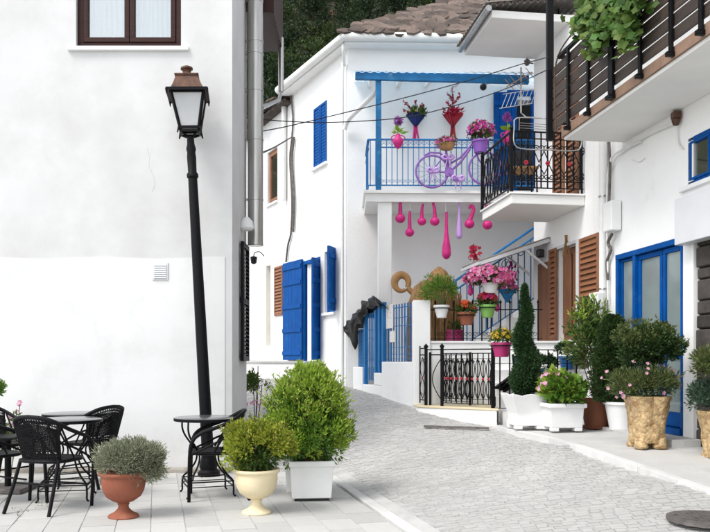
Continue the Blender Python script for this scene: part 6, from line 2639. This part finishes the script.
# ================================================================== TERRACE FURNITURE
def make_chair():
    t = thing('wicker_armchair', '', 'chair')
    def arm(sx):
        return [(sx * .245, .235, 0), (sx * .262, .232, .25), (sx * .272, .225, .46), (sx * .276, .195, .575), (sx * .275, .12, .635), (sx * .272, .02, .672), (sx * .262, -.10, .715), (sx * .235, -.19, .762), (sx * .18, -.25, .80), (sx * .09, -.285, .822)]
    L = spline(arm(-1), 4)
    Rr = spline(arm(1), 4)
    k = 9
    for pts in (L, Rr):
        mb = MB()
        mb.tube(pts[:k], .016, 8)
        mb.build('front_leg', 'black_iron', t, smooth=60)
    mb = MB()
    mb.tube(L[k - 1:] + [Vector((0, -.295, .828))] + Rr[k - 1:][::-1], .018, 8)
    mb.build('arm_rail', 'wicker', t, smooth=60)
    for sx in (-1, 1):
        mb = MB()
        mb.tube([(sx * .20, -.16, .45), (sx * .215, -.24, .22), (sx * .235, -.33, 0)], .016, 8)
        mb.build('rear_leg', 'black_iron', t, smooth=60)
    mb = MB()
    ring = []
    for i in range(28):
        a = 2 * math.pi * i / 28
        ca, sa = math.cos(a), math.sin(a)
        ring.append((.235 * math.copysign(abs(ca) ** .7, ca), .225 * math.copysign(abs(sa) ** .7, sa), .44))
    mb.tube(ring, .016, 8, closed=True)
    mb.tube([(-.24, .2, .2), (.24, .2, .2)], .009, 6)
    mb.tube([(-.21, -.22, .25), (.21, -.22, .25)], .009, 6)
    mb.build('seat_frame', 'black_iron', t, smooth=60)
    mb = MB()
    mb.prism([(x * .985, y * .985, z - .004) for x, y, z in ring], (0, 0, .014))
    mb.build('seat', 'wicker', t)
    # woven back
    def bp(u, v):
        top_z = .815 - .06 * u * u
        z = .45 + (top_z - .45) * v
        x = u * (.195 + .035 * v)
        y = -(.215 + .075 * v) + .085 * u * u
        return Vector((x, y, z))
    mb = MB()
    nu, nv = 38, 26
    for i in range(nu + 1):
        u = -1 + 2 * i / nu
        pts = []
        for j in range(nv + 1):
            p = bp(u, j / nv)
            p.y += .0035 * (1 if (i + j) % 2 else -1)
            pts.append(p)
        mb.tube(pts, .0052, 4)
    mb.build('back_strands', 'wicker', t)
    mb = MB()
    for j in range(nv + 1):
        v = j / nv
        if abs(v - .55) < .10 or j % 2:
            if j % 2 and not (.25 < v < .85):
                continue
        pts = [bp(-1 + 2 * i / nu, v) for i in range(nu + 1)]
        mb.tube(pts, .0056, 4)
    # the little woven diamond in the middle of the back
    for r_ in (.25, .42, .6):
        pts = [bp(r_ * math.cos(a), .58 + .26 * r_ * 1.2 * math.sin(a)) + Vector((0, -.006, 0)) for a in np.linspace(0, 2 * math.pi, 5)]
        mb.tube(pts, .007, 5)
    mb.build('back_weave', 'wicker', t)
    mb = MB()
    for u in (-1, 1):
        mb.tube([bp(u, j / 8) for j in range(9)], .011, 6)
    mb.tube([bp(-1 + 2 * i / 12, 0) for i in range(13)], .011, 6)
    mb.build('back_frame', 'black_iron', t, smooth=60)
    # infill web under the arms
    for sx in (-1, 1):
        mb = MB()
        mb.tube(spline([(sx * .205, -.16, .60), (sx * .25, -.05, .56), (sx * .262, .08, .50), (sx * .262, .2, .44)], 5), .010, 6)
        mb.tube(spline([(sx * .23, -.18, .76), (sx * .235, -.1, .62), (sx * .235, .0, .46)], 5), .009, 6)
        mb.build('arm_stay', 'black_iron', t, smooth=60)
    return t

def make_table():
    t = thing('bistro_table', '', 'table')
    mb = MB()
    mb.lathe([(.345, .705), (.352, .708), (.352, .728), (.345, .732), (.01, .733)], n=56)
    mb.build('table_top', 'table_top', t, smooth=30)
    mb = MB()
    mb.lathe([(.353, .700), (.357, .702), (.357, .726), (.353, .728)], n=56, cap=False)
    mb.build('rim', 'black_iron', t, smooth=30)
    for k in range(4):
        a = math.pi / 4 + k * math.pi / 2
        ca, sa = math.cos(a), math.sin(a)
        prof = [(.335, .70), (.335, .62), (.30, .55), (.22, .47), (.16, .41), (.14, .35), (.17, .28), (.25, .20), (.32, .15), (.335, .08), (.335, .02), (.36, .0)]
        mb = MB()
        mb.tube(spline([(r * ca, r * sa, z + .004) for r, z in prof], 4), .010, 6)
        mb.build('leg', 'black_iron', t, smooth=60)
    mb = MB()
    r = .33
    cs = [Vector((r * math.cos(math.pi / 4 + k * math.pi / 2), r * math.sin(math.pi / 4 + k * math.pi / 2), .145)) for k in range(4)]
    for k in range(4):
        mb.beam(cs[k], cs[(k + 1) % 4], .022, .010)
        mb.beam(cs[k] - Vector((0, 0, .045)), cs[(k + 1) % 4] - Vector((0, 0, .045)), .012, .008)
    mb.build('stretcher', 'black_iron', t)
    return t

def furniture():
    ch = make_chair()
    tb = make_table()
    def g(px, py):
        y = F * CH / (py - HY)
        return Vector(((px - CX) / F * y, y, 0))
    chairs = [
        (g(52, 508.5), -18, 'black wicker armchair seen from behind at the paired round tables'),
        (g(93, 484), 62, 'black wicker armchair behind the paired round tables against the wall'),
        (g(214.5, 497), 100, 'black wicker armchair beside the lamp post behind the cream urn'),
        (g(-9, 502), -30, 'black wicker armchair beside the square-footed low table, near arm outermost'),
        (g(-3, 487), -120, 'black wicker armchair nearest the wall beyond the low table'),
    ]
    for i, (p, a, lab) in enumerate(chairs):
        o = ch if i == 0 else copy_tree(ch)
        place(o, p, R(a))
        o.scale = (1.05, 1.05, 1.07)
        o['label'] = lab
        o['category'] = 'chair'
        o['group'] = 'wicker armchairs on the terrace'
    tabs = [
        (P(63.5, 416, 0).xy, g(67, 498), 10, 'round black-rimmed bistro table in front of its twin, behind the armchair'),
        (None, g(74.5, 484.5), 35, 'round black-rimmed bistro table at the wall, half behind its twin'),
        (None, g(207.5, 494), 20, 'round black-rimmed bistro table beside the lamp post'),
    ]
    for i, (_, p, a, lab) in enumerate(tabs):
        o = tb if i == 0 else copy_tree(tb)
        place(o, p, R(a))
        o.scale = (.97, .97, 1.10)
        o['label'] = lab
        o['category'] = 'table'
        o['group'] = 'bistro tables on the terrace'
    # low pedestal table at the edge of the picture
    c = g(8, 491)
    t = thing('pedestal_table', 'low dark pedestal table with square foot between the armchairs', 'table', c)
    mb = MB()
    mb.box(c + Vector((0, 0, .03)), (.46, .46, .05))
    mb.build('foot', 'manhole', t, bevel=.008)
    mb = MB()
    mb.tube([c + Vector((0, 0, .05)), c + Vector((0, 0, .56))], .035, 10)
    mb.build('post', 'black_iron', t, smooth=60)
    mb = MB()
    mb.box(c + Vector((-.12, 0, .575)), (.5, .4, .03))
    mb.build('table_top', 'wicker', t, bevel=.008)
furniture()

# ================================================================== STREET LAMP
def street_lamp():
    b = Vector(((209 - CX) / F * 9.45, 9.45, 0))
    lean = Vector((-.222, 0, 0)) / 4.05
    ax = lambda z: b + lean * z + Vector((0, 0, z))
    t = thing('street_lamp', 'old leaning street lamp with copper-roofed lantern before the white wall', 'street lamp', b)
    M = Matrix.Rotation(-math.atan(.0548), 3, 'Y')
    mb = MB()
    mb.lathe([(.135, 0), (.135, .05), (.10, .08), (.112, .12), (.09, .20), (.08, .24), (.088, .28), (.074, .34), (.070, .6), (.064, 2.0), (.056, 3.5), (.055, 3.60), (.07, 3.62), (.07, 3.65), (.052, 3.68), (.056, 3.86), (.05, 3.92), (.06, 3.96), (.045, 4.02), (.042, 4.11)], b, 18, M=M, mod=lambda a, z: 1 + (.05 * math.cos(8 * a) if .34 < z < 3.5 else 0))
    mb.build('post', 'black_iron', t, smooth=35)
    zb = 4.10
    c = ax(zb)
    # four-sided lantern
    rot = R(8)
    Mz = M @ Matrix.Rotation(rot, 3, 'Z')
    def sq(w, z):
        return [c + Mz @ Vector((sx * w, sy * w, z)) for sx, sy in ((-1, -1), (1, -1), (1, 1), (-1, 1))]
    w0, w1, z0, z1 = .112, .190, .09, .50
    mb = MB()
    for k in range(4):
        a, q = sq(w0, z0)[k], sq(w1, z1)[k]
        mb.beam(a, q, .028, .028)
    for (w, z, s) in ((w0, z0, .03), (w0 - .005, z0 - .04, .025), (w1, z1, .04)):
        s4 = sq(w, z)
        for k in range(4):
            mb.beam(s4[k], s4[(k + 1) % 4], s, s)
    for k in range(4):
        f = c + Mz @ Vector((0, 0, .0))
        e = sq(w0 - .01, z0 - .04)[k]
        mb.tube(spline([f, f.lerp(e, .5) + Vector((0, 0, -.01)), e], 4), .014, 6)
        mb.tube([sq(w0 + .01, z0)[k], sq(w0 + .03, z0 - .07)[k]], [.016, .008], 6)
    lf = mb.build('lantern_frame', 'black_iron', t)
    for k in range(4):
        mb = MB()
        A, B = sq(w0 - .004, z0 + .015), sq(w1 - .004, z1 - .015)
        mb.prism([A[k], A[(k + 1) % 4], B[(k + 1) % 4], B[k]], (Mz @ Vector([(0, 1, 0), (-1, 0, 0), (0, -1, 0), (1, 0, 0)][k])) * .006)
        mb.build('glass_pane', 'lamp_glass', lf)
    mb = MB()
    ring = [(w1 + .04, z1 + .0), (w1 + .044, z1 + .025), (w1 - .0, z1 + .045), (w1 - .025, z1 + .10), (w1 - .06, z1 + .20), (w1 - .05, z1 + .205), (w1 - .046, z1 + .228), (w1 - .08, z1 + .24)]
    vs = []
    for (w, z) in ring:
        vs += sq(w, z)
    fs = [(i * 4 + j, i * 4 + (j + 1) % 4, (i + 1) * 4 + (j + 1) % 4, (i + 1) * 4 + j) for i in range(len(ring) - 1) for j in range(4)]
    fs += [(0, 1, 2, 3)[::-1], tuple(range(len(vs) - 4, len(vs)))]
    mb.add(vs, fs)
    rf = mb.build('lantern_roof', 'copper', t, bevel=.006)
    mb = MB()
    mb.lathe([(.10, z1 + .24), (.06, z1 + .268), (.048, z1 + .285), (.054, z1 + .305), (.075, z1 + .32), (.072, z1 + .34), (.03, z1 + .36), (.005, z1 + .364)], c, 18, M=Mz)
    mb.build('finial', 'copper', rf, smooth=40)
    mb = MB()
    s4 = sq(w1 + .046, z1 + .010)
    for k in range(4):
        mb.beam(s4[k], s4[(k + 1) % 4], .022, .035)
        q = sq(w1 + .045, z1 - .02)[k]
        mb.tube([s4[k], q + Vector((0, 0, -.03))], [.016, .006], 6)
    mb.build('roof_edge', 'black_iron', rf)
street_lamp()

# ================================================================== URNS AND THE BOX PLANTER
def urn(name, lab, c, s, mat, prof, ribs):
    t = thing(name, lab, 'planter', c)
    mb = MB()
    mb.lathe([(r * s, z * s) for r, z in prof], c, 72, mod=lambda a, z: 1 + (.03 * abs(math.cos(ribs * a / 2)) if .19 * s < z < .44 * s else (.0)))
    mb.build('urn', mat, t, smooth=45)
    h = prof[-1][1] * s
    mb = MB()
    mb.lathe([(.19 * s, h - .03), (.01, h - .02)], c, 24)
    mb.build('soil', 'soil', t)
    return t
UP = [(.165, 0), (.17, .012), (.16, .03), (.10, .06), (.062, .10), (.055, .13), (.066, .15), (.06, .162), (.12, .185), (.185, .235), (.218, .30), (.234, .38), (.24, .455), (.262, .468), (.272, .49), (.264, .51), (.24, .51), (.22, .48)]
def terrace_plants():
    def g(px, py):
        y = F * CH / (py - HY)
        return Vector(((px - CX) / F * y, y, 0))
    c = g(123.5, 517)
    s = .80
    t = urn('urn_planter', 'terracotta urn with grey-green lavender-like bush on the terrace', c, s, 'terracotta', UP, 40)
    h = .51 * s
    p, d = crown(c + Vector((.045, -.0, h + .105)), (.29, .23, .13), 110, 14000, .065, .35, .55, bottom=-.35)
    leaves('foliage', 'leaf_grey', t, p, d, .032, .008)
    p, d = crown(c + Vector((.19, -.03, h + .02)), (.17, .14, .10), 40, 3600, .06, .3, .3, bottom=-.9)
    leaves('trailing_foliage', 'leaf_grey', t, p, d, .032, .008)
    p, d = crown(c + Vector((.05, 0, h + .13)), (.31, .24, .14), 60, 1500, .05, .8, .8, bottom=.0)
    leaves('tips', 'leaf_grey', t, p, d, .04, .008)
    stems(t, c + Vector((0, 0, h - .05)), c + Vector((.05, 0, h + .05)), (.26, .2, .14), 26, .006)
    shoots(t, c + Vector((.05, 0, h + .1)), (.29, .23, .13), 50, .09, .026, .007, 'leaf_grey')
    c = g(256.5, 513)
    s = .80
    h = .51 * s
    t = urn('urn_planter', 'cream urn with yellow-green bushy shrub before the armchair', c, s, 'cream_stone', UP, 36)
    p, d = crown(c + Vector((.0, 0, h + .22)), (.32, .27, .17), 70, 8000, .075, .3, .5, bottom=-.4)
    leaves('foliage', 'leaf_yellow', t, p, d, .034, .017)
    p, d = crown(c + Vector((0, 0, h + .14)), (.22, .2, .16), 40, 2600, .07, .2, .3)
    leaves('inner_foliage', 'leaf_mid', t, p, d, .045, .022)
    p, d = crown(c + Vector((-.16, -.08, h + .05)), (.16, .1, .09), 10, 300, .05, .3, .1)
    leaves('drooping_shoots', 'leaf_yellow', t, p, d, .04, .022)
    stems(t, c + Vector((0, 0, h - .05)), c + Vector((0, 0, h + .2)), (.27, .23, .25), 30, .007)
    shoots(t, c + Vector((0, 0, h + .22)), (.31, .26, .17), 60, .12, .032, .015, 'leaf_yellow')
    # white box planter with big shrub
    c = g(311, 498)
    c.z = .03
    t = thing('box_planter', 'white tapered box planter with large bright green shrub at the kerb', 'planter', c)
    mb = MB()
    w0, w1, h = .195, .225, .37
    rot = .10
    square_planter(t, c, w0, w1, h, 'pot_white', rim=.012, feet=False, rot=rot)
    mb = MB()
    mb.box(c + Vector((0, 0, -.013)), (.34, .34, .03), Matrix.Rotation(rot, 3, 'Z'))
    mb.build('tray', 'black_plastic', t)
    cc = c + Vector((-.04, .0, h + .38))
    tt = []
    p, d = crown(cc - Vector((0, 0, .08)), (.43, .39, .34), 130, 13000, .10, .35, .6, bottom=-.95)
    p2, d2 = crown(cc + Vector((.02, 0, .20)), (.29, .26, .28), 60, 5500, .09, .3, .8)
    leaves('foliage', 'leaf_box', t, np.concatenate([p, p2]), np.concatenate([d, d2]), .044, .016)
    p, d = crown(cc - Vector((0, 0, .06)), (.46, .42, .37), 110, 6000, .07, .8, .9, bottom=-.7)
    p2, d2 = crown(cc + Vector((.02, 0, .22)), (.33, .29, .31), 60, 3600, .06, .8, 1.0, bottom=-.1)
    leaves('young_shoots', 'leaf_box_tip', t, np.concatenate([p, p2]), np.concatenate([d, d2]), .046, .015)
    p, d = crown(cc + Vector((0.02, 0, .45)), (.20, .17, .14), 24, 1200, .05, .4, 1.2)
    leaves('top_shoots', 'leaf_box_tip', t, p, d, .05, .016)
    stems(t, c + Vector((0, 0, h - .06)), cc, (.4, .35, .45), 40, .009)
    shoots(t, cc, (.42, .38, .45), 110, .20, .042, .014, 'leaf_box_tip')
    # twin white box standing behind it
    c2 = c + Vector((-.10, .52, -.03))
    t = thing('box_planter', 'white box planter hidden behind the large green shrub', 'planter', c2)
    square_planter(t, c2, w0, w1, h, 'pot_white', rim=.012, feet=False, rot=rot)
    tuft(t, c2 + Vector((0, 0, h + .22)), (.24, .2, .24), 2600, .05, .02, 'leaf_box', cl=50, cr=.07)
    # pink flowered weeds by the wall at the picture edge
    c = Vector((P(8, 0, 9.5).x, 9.5, 0))
    t = thing('pink_flowered_plant', 'thin weedy plant with pink flowers against the white wall', 'plant', c)
    mb = MB()
    tips = []
    for (px, py) in ((20, 403), (9, 414), (3, 428), (14, 424), (-4, 410)):
        e = P(px, py, 9.5)
        tips.append(e)
        mb.tube(spline([c + Vector((random.uniform(-.05, .05), 0, 0)), c.lerp(e, .5) + Vector((.03, 0, 0)), e], 5), .005, 5)
    mb.build('stalks', 'skin_green_stem', t, kind='stuff')
    tuft(t, c + Vector((0, 0, .42)), (.16, .12, .34), 420, .06, .02, 'leaf_olive', cl=30, cr=.05, shell=.1)
    q = [e + Vector((random.gauss(0, .02), random.gauss(0, .02), random.gauss(0, .03))) for e in tips for _ in range(5)]
    flowers('blossoms', 'petal_pale', t, q, RNG.normal(size=(len(q), 3)) + np.array([0, -1, 0]), .05)
    # leafy branch reaching in above
    c = Vector((P(-22, 0, 9.0).x, 9.0, 0))
    t = thing('slim_shrub', 'slim green shrub at the edge of the terrace wall', 'shrub', c)
    mb = MB()
    mb.tube(spline([c, c + Vector((.03, 0, .5)), P(-14, 398, 9.0), P(-4, 386, 9.0)], 5), .012, 6)
    mb.build('stem', 'bark', t)
    tuft(t, P(-8, 390, 9.0), (.15, .12, .14), 420, .06, .025, 'leaf_box', cl=24, cr=.05)
    # weeds in the joints
    for (px, py, lab) in ((42, 507, 'weed in the paving joint beneath the armchair seen from behind'), (16, 516, 'small weed in the paving joint behind the armchair')):
        c = g(px, py)
        o = tuft(None, c + Vector((0, 0, .02)), (.06, .05, .02), 34, .028, .008, 'leaf_olive', name='weed', cl=4, cr=.045)
        o['kind'] = 'stuff'
        tag(o, lab, 'weed')
    # climber and grey shrub in the lane behind the house corner
    c = Vector((P(254, 0, 11.6).x, 11.6, gzf(P(254, 0, 11.6).x, 11.6)))
    t = thing('lane_shrub', 'slim green shrub growing in the lane behind the house corner', 'shrub', c)
    mb = MB()
    for (px, py) in ((252, 372), (256, 378), (262, 384), (258, 366)):
        mb.tube(spline([c, c.lerp(P(px, py, 11.6), .5) + Vector((.02, 0, 0)), P(px, py, 11.6)], 4), .007, 5)
    mb.build('stems', 'bark', t)
    hh = P(0, 385, 11.6).z
    tuft(t, Vector((c.x - .02, c.y, hh)), (.10, .12, .26), 520, .06, .022, 'leaf_mid', cl=30, cr=.05)
    tuft(t, Vector((c.x + .10, c.y, hh - .05)), (.16, .12, .14), 200, .05, .018, 'leaf_olive', cl=14, cr=.04, name='side_foliage')
    blossom(t, Vector((c.x + .05, c.y - .05, hh - .28)), (.2, .12, .05), 24, .05, 'petal_pale')
terrace_plants()

# ================================================================== VINE, CABLES
def vine():
    OF = .95
    base = RW.pt(rs(7.6), 6.55, OF)
    t = thing('grape_vine', 'leafy green grape vine trailing over the brown plank balcony railing', 'vine', base)
    runs = [[(577, 26), (588, 14), (605, 6), (625, 0), (645, -6)], [(592, 8), (596, 20), (597, 34), (594, 50)], [(584, 14), (590, 10), (600, 0), (606, -8)], [(606, 6), (609, 18), (610, 24)], [(620, 2), (626, 16), (629, 30), (627, 38)], [(632, -3), (636, 8)]]
    mb = MB()
    P_, D_ = [], []
    for rn in runs:
        pts = [RW.at(x, y, OF + random.uniform(.06, .16)) for x, y in rn]
        sp = spline(pts, 8)
        mb.tube(sp, .006, 5)
        for q in sp:
            k = 8 if rn is runs[0] else 5
            for _ in range(k):
                P_.append(q + Vector((random.gauss(0, .065), random.gauss(0, .08), random.gauss(-.01, .065))))
    # stem rises from the far post
    a = RW.pt(rs(10.4), 4.4, OF + .06)
    mb.tube(spline([a, a + Vector((0, 0, .9)), RW.at(577, 26, OF + .1)], 6), .010, 6)
    mb.build('stems', 'bark', t)
    n = len(P_)
    V, Fc = [], []
    bm = MB()
    # five-lobed vine leaves as small fans
    for p in P_:
        s = random.uniform(.04, .075)
        nrm = (Vector((random.gauss(-.5, .5), random.gauss(-.8, .5), random.gauss(.5, .45)))).normalized()
        u = nrm.orthogonal().normalized()
        u = (Matrix.Rotation(random.uniform(0, 6.28), 3, nrm) @ u)
        v = nrm.cross(u)
        rad = [.5, .95, .76, 1.0, .80, 1.06, .80, 1.0, .76, .95]
        ring = []
        for k, r_ in enumerate(rad):
            an = 2 * math.pi * k / len(rad)
            ring.append(p + (u * math.cos(an) + v * math.sin(an)) * (r_ * s) + nrm * (-.22 * s * r_ * r_))
        m = len(ring)
        bm.add([p] + ring, [(0, k + 1, (k + 1) % m + 1) for k in range(m)])
    bm.build('foliage', 'leaf_vine', t, recalc=False)
vine()

def cables():
    def cab(pts, lab, r=.0075, sub=8):
        mb = MB()
        w = [P(x, y, d) for x, y, d in pts]
        mb.tube(spline(w, sub), r, 6)
        o = mb.build('overhead_cable', 'cable', None, smooth=60, origin=w[0])
        tag(o, lab, 'cable', 'overhead cables across the lane')
        return o
    cab([(261, 131.5, 11.25), (300, 123.5, 11.8), (400, 99, 12.6), (470, 80, 13.2), (527, 62.5, 13.74)], 'upper overhead cable running straight up to the house corner')
    cab([(261, 119.5, 11.25), (290, 121.5, 11.5), (330, 122.5, 12), (400, 118, 12.5), (450, 107, 12.9), (500, 91, 12.8), (545, 71, 11.5), (549, 69, 10.5)], 'sagging overhead cable crossing above the bouquets to the black pole')
    cab([(262, 153, 11.3), (275, 147, 14), (292, 137, 17.6)], 'short slack cable from the steel flue to the lane house', .016)
    cab([(527, 62.5, 13.74), (538, 60, 12.5), (548, 57, 10.6)], 'short cable between the white house corner and the black pole')
    c = P(527, 62.5, 13.74)
    mb = MB()
    mb.lathe([(.03, -.05), (.05, -.02), (.04, 0), (.055, .03), (.02, .06)], c, 10)
    mb.tube([c, Vector((c.x + .12, c.y + .05, c.z))], .012, 6)
    o = mb.build('insulator', 'manhole', None, smooth=50, origin=c)
    tag(o, 'dark cable insulator fixed at the white house corner below the roof slab', 'insulator')
cables()
